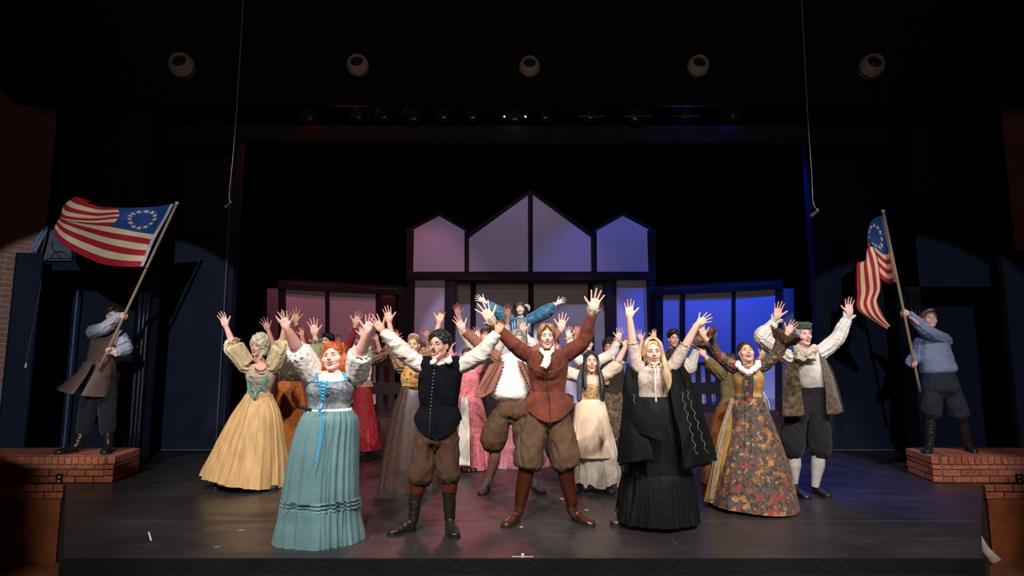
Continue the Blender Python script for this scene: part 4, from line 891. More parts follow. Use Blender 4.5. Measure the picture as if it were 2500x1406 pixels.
P.cloth('waist_sash', [P.solid([(749, 998, 858, 995, .70), (746, 1004, 860, 1001, .72), (747, 1010, 861, 1007, .70)])], WHT2, wa=.005, wf=40, seed=8)
for s_ in 'ab':
    sleeve(P, s_, (.072, .102, .100, .080, .056), .05, WHT2, wa=.006, seed=11, vox=.008, inner=.1)
    cuff(P, s_, WHT2, .055, .075, .05, .030, amp=.010, nf=11)
skirt(P, 'skirt', [(1001, 748, 862), (1010, 742, 866), (1030, 732, 873), (1080, 716, 873), (1150, 702, 872), (1235, 690, 872)], TEAL, dep=.80, folds=15, amp=.042, big=5, bamp=.045, seed=1, gather=.014)
ruffle(P, 'ruffle', [(1228, 692, 870), (1236, 687, 875), (1262, 684, 878), (1295, 678, 882), (1326, 673, 884)], TEAL, n=24, amp=.055, big=5, bamp=.055, seed=1, dep=.82, hem=.05)
for k, y in enumerate((1212, 1221, 1230)):
    skirt(P, 'tuck', [(y, 692-k, 874+k), (y+4, 690-k, 876+k), (y+6, 691-k, 875+k)], TEAL, dep=.81, folds=15, amp=.042, big=5, bamp=.045, seed=1, n=4, cap=False, gather=0)
q = []
yf = -.205
for i in range(6):
    y0 = 931+i*8; x0 = 776+i*1.2; x1 = 802-i*2.0
    strip(P, [(x0, y0, yf), ((x0+x1)/2, y0+4, yf-.012), (x1, y0+8, yf)], .0062, .003, RIB, 'lacing'); strip(P, [(x1, y0, yf), ((x0+x1)/2, y0+4, yf-.010), (x0, y0+8, yf)], .0062, .003, RIB, 'lacing')
strip(P, [(786, 985, yf+.02), (783, 996, yf), (778, 1003, yf)], .014, .01, RIB, 'ribbon_knot')
strip(P, [(782, 1010, -.21), (784, 1040, -.235), (778, 1090, -.27), (766, 1138, -.30)], .0055, .002, RIB, 'ribbon_tail'); strip(P, [(788, 1010, -.21), (790, 1035, -.235), (782, 1088, -.272), (769, 1130, -.30)], .0055, .002, RIB, 'ribbon_tail')
for a_, b_ in (((773, 912), (762, 932)), ((838, 910), (845, 930))):
    strip(P, [(a_[0], a_[1], -.10), ((a_[0]+b_[0])/2+2, (a_[1]+b_[1])/2, -.15), (b_[0], b_[1], -.185)], .013, .006, RIB, 'shoulder_ribbon')
strip(P, [(764, 934, -.16), (785, 931, -.20), (810, 934, -.205), (835, 931, -.19), (852, 925, -.13)], .004, .003, RIB, 'neckline_trim')
strip(P, [(729, 993, -.06), (745, 997, -.09), (760, 1001, -.12)], .014, .010, SHOE, 'belt_end')
# ---------- 2 man in the black doublet
P = make_person('man with glasses and a moustache in a black buttoned doublet with white sleeves', 5.2, (1072, 808, 876), yaw=-24, pitch=6, roll=-3, op=1.0, smile=-.3, skin='olive', hc='black', eyes='brown', lips='nude', eyeopen=.75,
    arms=[('a', [(1028, 892), (978, 852), (934, 808), (905, 769)], 0, {'dy': (0, -.05, -.12, -.15)}), ('b', [(1124, 893), (1172, 866), (1214, 812), (1234, 772)], 3, {'dy': (0, -.05, -.10, -.12)})],
    torso=[(884, 1045, 1105), (900, 1020, 1124), (950, 1020, 1123), (1000, 1024, 1120), (1050, 1018, 1118)], neck=(1075, 890),
    legs=[([(1042, 1040), (1020, 1150), (1014, 1260)], [26, 18, 13]), ([(1092, 1040), (1098, 1150), (1100, 1260)], [26, 18, 13])],
    hair=dict(vol=.009, line=.004, low=-.004, curls=230, cr=(.009, .017), seed=9, sidew=.062))
P.cloth('shirt', [P.solid([(1052, 882, 1100, 882, .5), (1024, 890, 1126, 890, .45), (1024, 920, 1122, 920, .5)])]+[flipn(tube([P.arm[s_][0]*.8+P.w(1075, 895)*.2, P.arm[s_][0], P.arm[s_][1], P.arm[s_][1]*.45+P.arm[s_][2]*.55, P.arm[s_][1]*.02+P.arm[s_][2]*.98], [.066, .072, .074, .062, .042], seg=20, n=44)) for s_ in 'ab'], WHT, vox=.007, it=2, wa=.009, wf=22, seed=12, st=(1, 1, 1.3))
P.cloth('doublet', [P.solid([(1050, 886, 1102, 886, .60), (1029, 891, 1126, 892, .52), (1023, 910, 1129, 912, .60), (1021, 945, 1124, 945, .66), (1023, 975, 1120, 975, .64), (1028, 996, 1116, 996, .62), (1030, 1003, 1112, 1003, .6)]), flipn(tube([P.w(1058, 889), P.w(1038, 892), P.w(1026, 897)], [.07, .083, .07], seg=18)), flipn(tube([P.w(1092, 889), P.w(1114, 892), P.w(1127, 897)], [.07, .083, .07], seg=18))], NVY, vox=.0075, wa=.004, wf=20, seed=3)
skirt(P, 'peplum', [(1026, 990, 1117, 990), (1021, 1000, 1121, 1000), (1014, 1012, 1126, 1012), (1011, 1024, 1129, 1022)], NVY, dep=.68, folds=8, amp=.016, big=3, bamp=.02, seed=2, arc=(-89.5, 269), vdrop=.145)
strip(P, [(1051, 1003, -.165), (1050, 1030, -.19), (1049, 1060, -.21)], .004, .003, MAT_BLK if False else SHOE, 'front_slit')
BTN = mat('silver_button', (.6, .58, .55), rough=.25, metal=.9, bstr=0)
for i in range(15):
    t = i/14; y = 886+t*122; x = 1064-12*t**.6-1.5*t; yy = -.165-.035*math.sin(min(1, t*1.4)*math.pi*.6)
    P.add('button', ell(P.w(x, y, yy), (.0062, .0045, .0062), seg=8, rings=6), BTN)
for sg, q in ((-1, [(1062, 872), (1050, 881), (1049, 889), (1060, 888), (1068, 880)]), (1, [(1083, 878), (1100, 866), (1105, 882), (1097, 889), (1087, 887)])):
    c_ = [P.w(a_, b_, -.150 if i_ in (2, 3) else -.11) for i_, (a_, b_) in enumerate(q)]; v, f = slab(c_, (0, 1, 0), .012); P.add('collar', (v, outw(v, f)), WHT2)
TW = lines('brown_corduroy', (.072, .030, .013), (.056, .023, .010), 150, 'stripe', .9)
legpair(P, [(1034, 1018, 1110, 1018, .5), (1018, 1050, 1117, 1050, .56), (1012, 1075, 1122, 1075, .58)], [[(1040, 1060, 27), (1034, 1100, 27), (1031, 1140, 30), (1027, 1165, 30), (1024, 1182, 22)], [(1092, 1060, 28), (1093, 1100, 27), (1094, 1140, 28), (1097, 1160, 28), (1098, 1178, 20)]], TW, wa=.010)
BT = mat('black_boot_leather', (.014, .011, .009), rough=.32, var=.35, vs=20, bs=30, bstr=.35, spec=.55); GAI = mat('russet_leather', (.075, .017, .006), rough=.4, var=.3, vs=12, bs=40, bstr=.2)
shoe(P, (1012, 1296), (951, 1308), BT, top=[(1010, 1262, 12), (1013, 1225, 15), (1018, 1196, 17)], L=.29, name='boot')
shoe(P, (1096, 1292), (1112, 1316), BT, top=[(1098, 1262, 12.5), (1097, 1225, 15), (1096, 1192, 17)], L=.29, name='boot')
for x, y in ((1020, 1176), (1098, 1174)): P.cloth('boot_top', [flipn(P.limb([(x, y, -.0), (x-1, y+14, 0), (x-2, y+28, 0)], [19, 19, 17.6], seg=20))], GAI, vox=.006, wa=.002)
GLS = mat('thin_metal_frame', (.12, .10, .08), rough=.3, metal=.7, bstr=0)
g = []
for sx in (-1, 1):
    th = np.linspace(0, 2*np.pi, 25); g.append(tube(np.stack([sx*.033+.023*np.sign(np.cos(th))*np.abs(np.cos(th))**.7, np.full(25, -.098)+.010*(np.cos(th)*sx > 0)*np.abs(np.cos(th)), -.006+.019*np.sign(np.sin(th))*np.abs(np.sin(th))**.7], 1), [.0013], seg=6, n=60)); g.append(tube([(sx*.056, -.088, .0), (sx*.079, -.02, .002), (sx*.080, .01, .0)], [.0014], seg=6, n=12))
g.append(tube([(-.010, -.100, -.002), (0, -.104, 0), (.010, -.100, -.002)], [.0013], seg=6, n=8)); g = join(g); P.add('glasses', (P.hp(g[0]), g[1]), GLS)
v, f = join([tube([(sx*.002, -.102, -.0465), (sx*.014, -.100, -.0475), (sx*.026, -.088, -.054)], [.0030, .0036, .001], seg=7, n=12, depth=1) for sx in (-1, 1)]); P.add('moustache', (P.hp(v), f), HR['black'])
# ---------- 3 the blond man in the rust jacket
RUST = mat('rust_velvet', (.155, .032, .014), rough=.75, var=.45, vs=7, bs=60, bstr=.2, sheen=.12)
P = make_person('blond man in a rust velvet jacket and checked breeches, arms high', 5.45, (1334, 790, 850), yaw=3, pitch=2, roll=-1, op=.7, smile=1, skin='fair', hc='blond', brow='sand', eyes='blue', lips='rose', facew=.92,
    arms=[('a', [(1284, 862), (1250, 838), (1199, 785), (1169, 731)], 2, {'dy': (0, -.05, -.10, -.12), 'scale': 1.14}), ('b', [(1388, 860), (1424, 834), (1447, 760), (1462, 703)], 0, {'dy': (0, -.06, -.16, -.19), 'scale': 1.12})],
    torso=[(856, 1305, 1365), (880, 1288, 1386), (930, 1293, 1382), (965, 1297, 1378)], neck=(1335, 862),
    legs=[([(1310, 1010), (1290, 1110), (1272, 1230)], [24, 17, 11]), ([(1362, 1010), (1375, 1110), (1394, 1230)], [24, 17, 11])],
    hair=dict(vol=.003, line=-.010, low=.012, seed=2, sidew=.062, locks=[([(sx*.004, -.060, .104), (sx*.030, -.084, .092), (sx*.058, -.074, .062), (sx*.072, -.050, .020), (sx*.079, -.022, -.022)], [.006, .014, .016, .013, .003]) for sx in (-1, 1)]+[([(sx*.01, -.02, .118), (sx*.050, -.045, .100), (sx*.076, -.025, .05), (sx*.083, .005, -.01), (sx*.080, .02, -.04)], [.010, .018, .018, .016, .004]) for sx in (-1, 1)]))
W = P.arm
P.cloth('jacket', [P.solid([(1318, 852, 1352, 852, .7), (1296, 858, 1374, 857, .52), (1284, 872, 1389, 870, .52), (1288, 900, 1386, 898, .58), (1294, 935, 1382, 935, .60), (1297, 958, 1378, 958, .60), (1302, 966, 1374, 966, .60)])]+[flipn(tube([W[s_][0]*.75+P.w(1335, 868)*.25, W[s_][0], W[s_][1], W[s_][1]*.5+W[s_][2]*.5, W[s_][1]*.10+W[s_][2]*.90], [.075, .078, .064, .054, .046], seg=22, n=50)) for s_ in 'ab'], RUST, vox=.0075, wa=.007, wf=17, seed=21)
skirt(P, 'jacket_skirt', [(1296, 955, 1379, 955), (1291, 965, 1386, 965), (1285, 975, 1395, 973), (1281, 986, 1401, 982)], RUST, dep=.66, folds=4, amp=.006, big=3, bamp=.012, seed=3, n=30, vdrop=.155, arc=(-89.3, 268.8))
strip(P, [(1337, 885, -.165), (1336, 930, -.172), (1335, 975, -.172)], .0022, .002, SHOE, 'front_seam')
for sx in (-1, 1): strip(P, [(1335+sx*42, 880, -.12), (1335+sx*38, 894, -.135), (1335+sx*24, 905, -.155), (1335+sx*4, 910, -.170)], .012, .003, mat('dark_braid', (.085, .035, .02), rough=.9, vs=40), 'braid')
v, f, nn = remesh([flipn(P.limb([(1333, 859, -.11), (1336, 868, -.150), (1335, 880, -.180), (1327, 897, -.195)], [7, 8, 9, 9], depth=.5)), flipn(P.limb([(1320, 852, -.05), (1325, 860, -.10), (1335, 865, -.12), (1345, 860, -.10), (1350, 852, -.05)], [4, 5, 6, 5, 4]))], .005, 1)
P.add('neck_cloth', (v+nn*((1-2*np.abs(wr(v, 55, 4)))*.005)[:, None], f), WHT2)
for s_ in 'ab': cuff(P, s_, LACE, .040, .060, .88, .065, nf=8, amp=.008)
CHK = lines('small_brown_check', (.135, .070, .034), (.034, .018, .010), 78, 'check', .9, .5)
legpair(P, [(1302, 985, 1378, 985, .52), (1290, 1010, 1390, 1010, .56), (1286, 1030, 1394, 1030, .56)], [[(1314, 1020, 29), (1300, 1070, 33), (1290, 1110, 36), (1292, 1136, 32), (1290, 1148, 18)], [(1362, 1020, 29), (1372, 1070, 33), (1379, 1110, 36), (1380, 1136, 32), (1384, 1149, 18)]], CHK, wa=.011, seed=7)
BRB = mat('brown_boot_leather', (.050, .016, .008), rough=.28, var=.35, vs=15, bs=30, bstr=.3, spec=.6, coat=.3); TALL = mat('chestnut_leather', (.048, .010, .004), rough=.3, var=.3, vs=8, bs=20, bstr=.1, coat=.3)
shoe(P, (1262, 1274), (1240, 1285), BRB, top=[(1268, 1244, 11.5), (1270, 1225, 12.5)], L=.28, name='boot'); shoe(P, (1402, 1272), (1442, 1284), BRB, top=[(1396, 1244, 12), (1394, 1225, 13)], L=.28, name='boot')
for L_ in ([(1286, 1140), (1281, 1170), (1275, 1200), (1270, 1232)], [(1380, 1140), (1384, 1170), (1391, 1200), (1396, 1232)]): P.cloth('boot_shaft', [flipn(P.limb(L_, [20, 19, 17, 13.5], seg=22))], TALL, vox=.006, wa=.002, seed=3)
# ---------- 4 blond woman with the black cloak
BLOU = mat('blush_textured_knit', (.56, .45, .40), rough=.85, var=.25, vs=60, bs=140, bstr=.45, wrk=.2); BSK = mat('black_taffeta', (.0045, .005, .0055), rough=.6, var=.2, vs=5, bs=60, bstr=.2, sheen=.0, spec=.14); CLK = mat('black_cloak_cloth', (.0045, .005, .0055), rough=.8, var=.25, vs=5, bs=60, bstr=.2, sheen=.0, spec=.12)
P = make_person('woman with long pale blond hair in a blush blouse and black cloak', 5.4, (1593, 826, 891), yaw=-4, pitch=3, roll=-3, op=.5, smile=.9, skin='fair', hc='pale', brow='sand', eyes='brown', lips='rose', facew=.95,
    arms=[('a', [(1558, 896), (1546, 850), (1537, 776), (1535, 729)], 1, {'dy': (0, -.03, -.10, -.12)}), ('b', [(1640, 896), (1668, 854), (1702, 792), (1737, 770)], 0, {'dy': (0, -.04, -.10, -.12), 'tilt': 0})],
    torso=[(893, 1572, 1625), (910, 1560, 1640), (940, 1558, 1634), (970, 1562, 1630), (1010, 1552, 1640)], neck=(1598, 900), dep=.62,
    hair=dict(vol=.006, line=.008, low=.02, seed=3, sidew=.064, locks=locks_long(None, 4, .07, .085, -.10, (.02, .06), seed=2)+[([(.02, -.03, .12), (.062, -.05, .08), (.080, -.03, .01), (.088, -.03, -.06), (.095, -.07, -.13), (.098, -.105, -.20), (.105, -.11, -.27), (.108, -.105, -.33)], [.012, .022, .024, .026, .030, .030, .026, .006]), ([(.07, 0, .03), (.090, -.01, -.05), (.105, -.05, -.14), (.120, -.08, -.22), (.118, -.09, -.29)], [.015, .024, .026, .022, .005]), ([(-.02, -.03, .12), (-.060, -.05, .08), (-.078, -.025, .01), (-.085, .01, -.06), (-.09, .03, -.12)], [.012, .022, .024, .026, .012]), ([(.08, -.03, -.12), (.080, -.10, -.20), (.092, -.115, -.30), (.085, -.11, -.36)], [.022, .024, .018, .004])]))
v, f = join([tube([(-.082, .0, .040), (-.062, -.045, .088), (0, -.060, .122), (.062, -.045, .088), (.082, .0, .040)], [.010], seg=10, n=60, fold=.25, fk=3), tube([(-.084, .01, .052), (-.062, -.030, .102), (0, -.040, .134), (.062, -.030, .102), (.084, .01, .052)], [.009], seg=10, n=60, fold=.25, fk=3)]); P.add('braid', (P.hp(v), f), HR['pale'])
W = P.arm
P.cloth('blouse', [P.solid([(1582, 894, 1616, 894, .66), (1566, 899, 1634, 899, .56), (1555, 912, 1642, 912, .62), (1554, 932, 1638, 932, .74), (1558, 952, 1633, 952, .68), (1558, 972, 1632, 972, .62)])]+[flipn(tube([W[s_][0]*.7+P.w(1598, 905)*.3, W[s_][0], W[s_][0]*.35+W[s_][1]*.65, W[s_][1]*.85+W[s_][2]*.15], [.060, .062, .056, .050], seg=20, n=30)) for s_ in 'ab'], BLOU, vox=.0075, wa=.004, wf=30, seed=31)
for s_ in 'ab': cuff(P, s_, BLOU, .047, .054, .12, .02, amp=.003, nf=7)
RBC = mat('cream_ribbon', (.62, .56, .42), rough=.6, var=.1)
strip(P, [(1597, 893, -.15), (1600, 910, -.185), (1600, 940, -.22), (1602, 983, -.21)], .009, .003, RBC, 'ribbon_tail'); strip(P, [(1604, 893, -.15), (1607, 905, -.18), (1605, 925, -.21)], .008, .003, RBC, 'ribbon_tail')
strip(P, [(1598, 894, -.15), (1608, 884, -.15), (1614, 892, -.15), (1602, 896, -.155)], .006, .005, RBC, 'ribbon_bow'); strip(P, [(1598, 894, -.15), (1590, 886, -.14), (1586, 893, -.13), (1597, 896, -.155)], .006, .005, RBC, 'ribbon_bow')
skirt(P, 'skirt', [(968, 1557, 1633), (980, 1552, 1640), (1010, 1543, 1652), (1080, 1533, 1668), (1155, 1526, 1684)], BSK, dep=.82, folds=18, amp=.035, seed=4, gather=.02)
ruffle(P, 'skirt_flounce', [(1150, 1524, 1686), (1165, 1519, 1690), (1210, 1511, 1697), (1268, 1503, 1704)], BSK, n=24, amp=.045, seed=4, dep=.84)
skirt(P, 'cloak', [(1545, 888, 1650, 888), (1534, 905, 1668, 900), (1525, 960, 1690, 950), (1518, 1040, 1715, 1040), (1512, 1130, 1735, 1128)], CLK, dep=.55, folds=7, amp=.05, big=4, bamp=.07, seed=6, arc=(-42, 222), hem=.04, dy=.04)
P.cloth('cloak_collar', [flipn(P.limb([(1553, 890, -.02), (1560, 880, -.03), (1570, 874, .0), (1585, 874, .08), (1612, 874, .09), (1628, 882, .02)], [6, 8, 8, 8, 8, 8]))], CLK, wa=.006, wf=40)
v, f = slab([P.w(1540, 905, -.06), P.w(1556, 1000, -.20), P.w(1580, 1060, -.36), P.w(1632, 1068, -.40), P.w(1618, 1050, -.38), P.w(1590, 1000, -.30), P.w(1562, 960, -.20), P.w(1552, 910, -.10)], (0, 1, 0), .012)
def fold_sheet(P, name, grid, m, n=36, amp=.010, seed=0, freq=26, parent=None):
    """cloth sheet through a coarse grid of (px, py, dy) points"""
    G = np.array([[P.w(*q) for q in row] for row in grid]); A = np.array([catmull(G[i], n) for i in range(len(G))]); B = np.array([catmull(A[:, j], n) for j in range(n)]).transpose(1, 0, 2)
    v = B.reshape(-1, 3); v = v+np.array([0, 1, 0])*((1-2*np.abs(wr(v, freq, seed, 1.2, 1, .5)))*amp)[:, None]; v2 = v+np.array([0, .006, 0]); k = n*n
    f = [(i*n+j, i*n+j+1, (i+1)*n+j+1, (i+1)*n+j) for i in range(n-1) for j in range(n-1)]; f2 = [tuple(x+k for x in q[::-1]) for q in f]
    e = [i for i in range(n)]+[i*n+n-1 for i in range(1, n)]+[(n-1)*n+j for j in range(n-2, -1, -1)]+[i*n for i in range(n-2, 0, -1)]
    f3 = [(e[(i+1) % len(e)], e[i], e[i]+k, e[(i+1) % len(e)]+k) for i in range(len(e))]
    vv = np.vstack([v, v2]); return P.add(name, (vv, outw(vv, f+f2+f3)), m, parent)
fold_sheet(P, 'cloak_fold', [[(1535, 885, -.05), (1546, 930, -.13), (1566, 975, -.24), (1600, 1005, -.33), (1634, 1022, -.37)], [(1527, 900, -.08), (1536, 960, -.15), (1556, 1010, -.27), (1592, 1040, -.36), (1632, 1050, -.40)], [(1520, 960, -.09), (1527, 1010, -.16), (1548, 1050, -.28), (1590, 1068, -.38), (1628, 1080, -.42)]], CLK, amp=.018, seed=5, freq=12)
fold_sheet(P, 'cloak_drape', [[(1530, 880, -.02), (1523, 960, -.08), (1516, 1050, -.14), (1511, 1138, -.18)], [(1546, 930, -.10), (1548, 1000, -.20), (1545, 1070, -.30), (1545, 1130, -.34)], [(1556, 985, -.18), (1575, 1040, -.28), (1590, 1090, -.36), (1597, 1122, -.40)]], CLK, amp=.016, seed=8, freq=14)
fold_sheet(P, 'cloak_drape', [[(1652, 868, .0), (1690, 950, -.03), (1715, 1040, -.06), (1733, 1132, -.08)], [(1640, 900, -.06), (1662, 970, -.15), (1685, 1050, -.20), (1702, 1140, -.24)], [(1634, 935, -.10), (1645, 1000, -.20), (1660, 1060, -.26), (1668, 1148, -.30)]], CLK, amp=.014, seed=9, freq=14)
EMB = mat('pale_embroidery', (.42, .42, .38), rough=.8)
for k, (x0, y0, x1, y1) in enumerate([(1664, 955, 1702, 1112), (1676, 950, 1728, 1108), (1545, 960, 1560, 1010)]):
    L_ = []
    for i in range(26 if k < 2 else 9):
        t = i/(25 if k < 2 else 8); L_.append((x0+(x1-x0)*t+3.2*math.sin(i*1.6), y0+(y1-y0)*t+2.2*math.cos(i*1.6), (-.17-.10*t+(0.06 if k == 1 else 0)) if k < 2 else -.22))
    strip(P, L_, .0014, .003, EMB, 'embroidery', n=110)
shoe(P, (1513, 1270), (1506, 1279), SHOE, L=.26)
# ---------- 5 woman in the floral gown
FLO = pattern('floral_brocade', (.028, .018, .014), (.085, .062, .048), [(.34, .145, .045), (.28, .035, .022), (.21, .09, .03), (.38, .20, .08), (.11, .065, .045), (.08, .065, .06)], scale=14.5, thr=.48)
GOLD = mat('gold_satin', (.52, .30, .085), rough=.42, var=.3, vs=14, bs=70, bstr=.5, spec=.5)
P = make_person('laughing woman in a gold bodice and floral brocade gown with bell sleeves, arms up', 6.05, (1821, 834, 885), yaw=-4, pitch=20, roll=-4, op=.9, smile=1, full=.8, skin='warm', hc='dark', eyes='brown', lips='red', eyeopen=.45,
    arms=[('a', [(1788, 894), (1752, 866), (1718, 822), (1708, 786)], 1, {'dy': (0, -.04, -.10, -.12)}), ('b', [(1862, 892), (1894, 868), (1921, 815), (1942, 781)], 1, {'dy': (0, -.05, -.10, -.12)})],
    torso=[(893, 1804, 1850), (910, 1792, 1862), (940, 1794, 1862), (970, 1794, 1860), (990, 1792, 1862)], neck=(1826, 895), dep=.64,
    hair=dict(vol=.005, line=.008, low=.03, seed=3, sidew=.065, bun=[((0, .11, .0), (.05, .04, .05))]))
W = P.arm
P.cloth('bodice', [P.solid([(1802, 902, 1848, 902, .62), (1792, 910, 1860, 910, .62), (1790, 925, 1864, 925, .78), (1793, 942, 1862, 942, .72), (1796, 958, 1858, 958, .64), (1793, 968, 1862, 970, .62)])], GOLD, vox=.007, wa=.003, wf=26, seed=1)
P.cloth('chemise', [P.solid([(1812, 893, 1842, 893, .62), (1800, 898, 1852, 898, .58), (1796, 906, 1856, 906, .55)])], FLO, vox=.007, wa=.002)
for s_ in 'ab':
    sleeve(P, s_, (.062, .064, .056, .062, .072), .80, FLO, wa=.006, seed=7, inner=.30); cuff(P, s_, FLO, .062, .150, .55, .11, nf=5, amp=.022, name='bell_cuff')
P.cloth('collar', [flipn(P.limb([(1801, 886, .0), (1803, 894, -.07), (1813, 903, -.125), (1826, 909, -.15), (1840, 903, -.125), (1850, 893, -.07), (1851, 884, 0)], [6.5, 7, 7, 6, 7, 7, 6.5], seg=12))], WHT2, vox=.005, it=1, wa=.009, wf=60, seed=2)
P.add('stomacher', (lambda v, f: (v, outw(v, f)))(*slab([P.w(1818, 912, -.175), P.w(1839, 912, -.175), P.w(1838, 942, -.178), P.w(1836, 972, -.150), P.w(1827, 976, -.150), P.w(1820, 972, -.150), P.w(1817, 942, -.178)], (0, 1, 0), .02)), FLO, smooth=False)
for x in (1817, 1839): strip(P, [(x, 911, -.172), (x, 942, -.180), (x-(x-1828)*.25, 974, -.150)], .006, .005, mat('steel_blue_braid', (.06, .07, .12), rough=.7, vs=60), 'braid')
for i in range(9): strip(P, [(1818+i*.2, 916+i*6.3, -.182), (1828, 919+i*6.3, -.186), (1838-i*.2, 916+i*6.3, -.182)], .0022, .003, MC['steel_blue_braid'], 'lacing')
skirt(P, 'gold_underskirt', [(968, 1792, 1858), (985, 1784, 1862), (1060, 1755, 1885), (1150, 1733, 1915), (1222, 1718, 1900)], GOLD, dep=.66, folds=12, amp=.02, seed=5, hem=.0)
skirt(P, 'gown_skirt', [(1795, 966, 1862, 969), (1787, 985, 1868, 985), (1772, 1050, 1890, 1045), (1748, 1140, 1922, 1140), (1728, 1226, 1943, 1237)], FLO, dep=1.0, folds=9, amp=.018, big=5, bamp=.025, seed=6, gather=.02, dy=-.02)
strip(P, [(1790, 974, -.13), (1770, 1040, -.21), (1750, 1130, -.29), (1735, 1222, -.33)], .020, .006, mat('woven_border', (.10, .085, .09), c2=(.30, .24, .18), vs=70, rough=.8), 'woven_border'); strip(P, [(1786, 974, -.11), (1764, 1040, -.18), (1742, 1130, -.24), (1726, 1222, -.27)], .010, .005, GOLD, 'gold_edge')
for dx in (0, 6): strip(P, [(1863, 955, -.05), (1868+dx, 975, -.09), (1874+dx, 998, -.12)], .003, .003, RBC, 'side_lace')
# ---------- 6 man with the green beret
FUR = mat('mottled_brown_brocade', (.17, .115, .065), c2=(.035, .022, .014), rough=.95, vs=22, bs=70, bstr=.8, sheen=.3)
P = make_person('person with a green beret, white shirt and mottled brown coat, arms up', 6.55, (1961, 792, 842), yaw=5, pitch=5, roll=-2, op=.9, smile=.8, full=.5, skin='pink', hc='grey', eyes='brown', lips='red', brow='dark',
    arms=[('a', [(1922, 872), (1862, 826), (1896, 778), (1903, 734)], 1, {'dy': (0, -.06, -.10, -.12)}), ('b', [(2002, 862), (2044, 826), (2073, 768), (2072, 724)], 1, {'dy': (0, -.05, -.10, -.12)})],
    torso=[(858, 1945, 2000), (880, 1930, 2012), (920, 1942, 2012), (950, 1950, 2010)], neck=(1966, 862),
    legs=[([(1945, 1020), (1941, 1110), (1937, 1190)], [18, 12, 8]), ([(1998, 1020), (1996, 1110), (1990, 1186)], [18, 12, 8])],
    hair=dict(vol=.012, line=-.004, low=.045, curls=150, cr=(.012, .022), seed=5, sidew=.064))
W = P.arm
GRN = mat('dark_green_wool', (.045, .07, .04), rough=.9, var=.25, vs=12, bs=150, bstr=.5, sheen=.2)
v, f, nn = remesh([flipn(ell((0, .005, .118), (.112, .115, .034))), flipn(ell((0, .0, .092), (.094, .104, .030)))], .006, 2); v = v+nn*((1-2*np.abs(wr(v, 32, 3)))*.006)[:, None]; P.add('beret', (P.hp(v), f), GRN)
v, f = tube([(.088*math.cos(a), .004+.098*math.sin(a), .078) for a in np.linspace(0, 2*np.pi, 30)], [.010], seg=10, n=70, up=(0, 0, 1)); P.add('beret_band', (P.hp(v), f), GRN)
for s_, rr in (('a', (.075, .080, .088, .070, .040)), ('b', (.075, .080, .075, .066, .042))):
    sleeve(P, s_, rr, .92, WHT, wa=.010, seed=9, inner=.25); cuff(P, s_, WHT, .038, .062, .78, .06, nf=6, amp=.014); cuff(P, s_, WHT, .036, .058, .92, .035, nf=7, amp=.012)
P.cloth('shirt', [P.solid([(1950, 856, 1990, 856, .6), (1934, 866, 2008, 866, .5), (1940, 900, 2014, 900, .62), (1946, 930, 2013, 930, .62), (1952, 948, 2012, 948, .6)])], WHT, vox=.0075, wa=.006, wf=18, seed=14)
v, f, nn = remesh([flipn(P.limb([(1946, 846, -.02), (1950, 856, -.08), (1966, 863, -.13), (1984, 856, -.08), (1987, 846, -.02)], [7, 9, 11, 9, 7])), flipn(P.limb([(1956, 862, -.12), (1955, 880, -.155)], [9, 12], depth=.5)), flipn(P.limb([(1976, 862, -.12), (1980, 878, -.155)], [9, 12], depth=.5))], .0055, 1); P.add('jabot', (v+nn*((1-2*np.abs(wr(v, 55, 6)))*.009)[:, None], f), LACE)
DKP = mat('charcoal_wool', (.013, .013, .018), rough=.9, var=.25, vs=12, bs=120, bstr=.4, sheen=.1)
legpair(P, [(1955, 945, 2012, 945, .7), (1945, 965, 2015, 965, .6), (1930, 1003, 2018, 1003, .50)], [[(1948, 1000, 24), (1938, 1045, 27), (1936, 1080, 28), (1937, 1104, 24), (1939, 1116, 15)], [(1996, 1000, 24), (1998, 1045, 26), (2000, 1080, 27), (2000, 1104, 24), (1999, 1117, 15)]], DKP, wa=.010, seed=17)
fold_sheet(P, 'coat_front', [[(1932, 862, .0), (1918, 900, -.04), (1912, 950, -.08), (1909, 1017, -.12)], [(1940, 872, -.09), (1938, 910, -.13), (1934, 955, -.16), (1934, 1017, -.20)], [(1950, 876, -.12), (1952, 920, -.155), (1958, 960, -.18), (1966, 1014, -.20)]], FUR, amp=.010, seed=3, freq=14)
fold_sheet(P, 'coat_front', [[(2000, 862, -.08), (2010, 905, -.14), (2016, 950, -.17), (2020, 1012, -.20)], [(2006, 858, -.05), (2026, 905, -.10), (2034, 950, -.13), (2042, 1011, -.16)], [(2010, 860, .0), (2034, 920, -.04), (2046, 960, -.07), (2058, 1006, -.10)]], FUR, amp=.010, seed=4, freq=14)
skirt(P, 'coat_back', [(1935, 862, 2006, 860), (1922, 900, 2028, 895), (1914, 950, 2044, 945), (1909, 1016, 2058, 1006)], FUR, dep=.48, folds=5, amp=.02, seed=7, arc=(-8, 188), dy=.03)
STK = mat('white_stocking', (.50, .46, .46), rough=.8, var=.1, vs=20, bs=200, bstr=.2)
for L_ in ([(1938, 1108), (1939, 1135), (1938, 1165), (1938, 1194)], [(1998, 1108), (1997, 1135), (1993, 1165), (1990, 1190)]): P.cloth('stocking', [flipn(P.limb(L_, [15, 15.5, 11, 8.5]))], STK, vox=.006, wa=.001)
shoe(P, (1936, 1206), (1975, 1220), SHOE, L=.27); shoe(P, (1988, 1204), (2028, 1217), SHOE, L=.27)
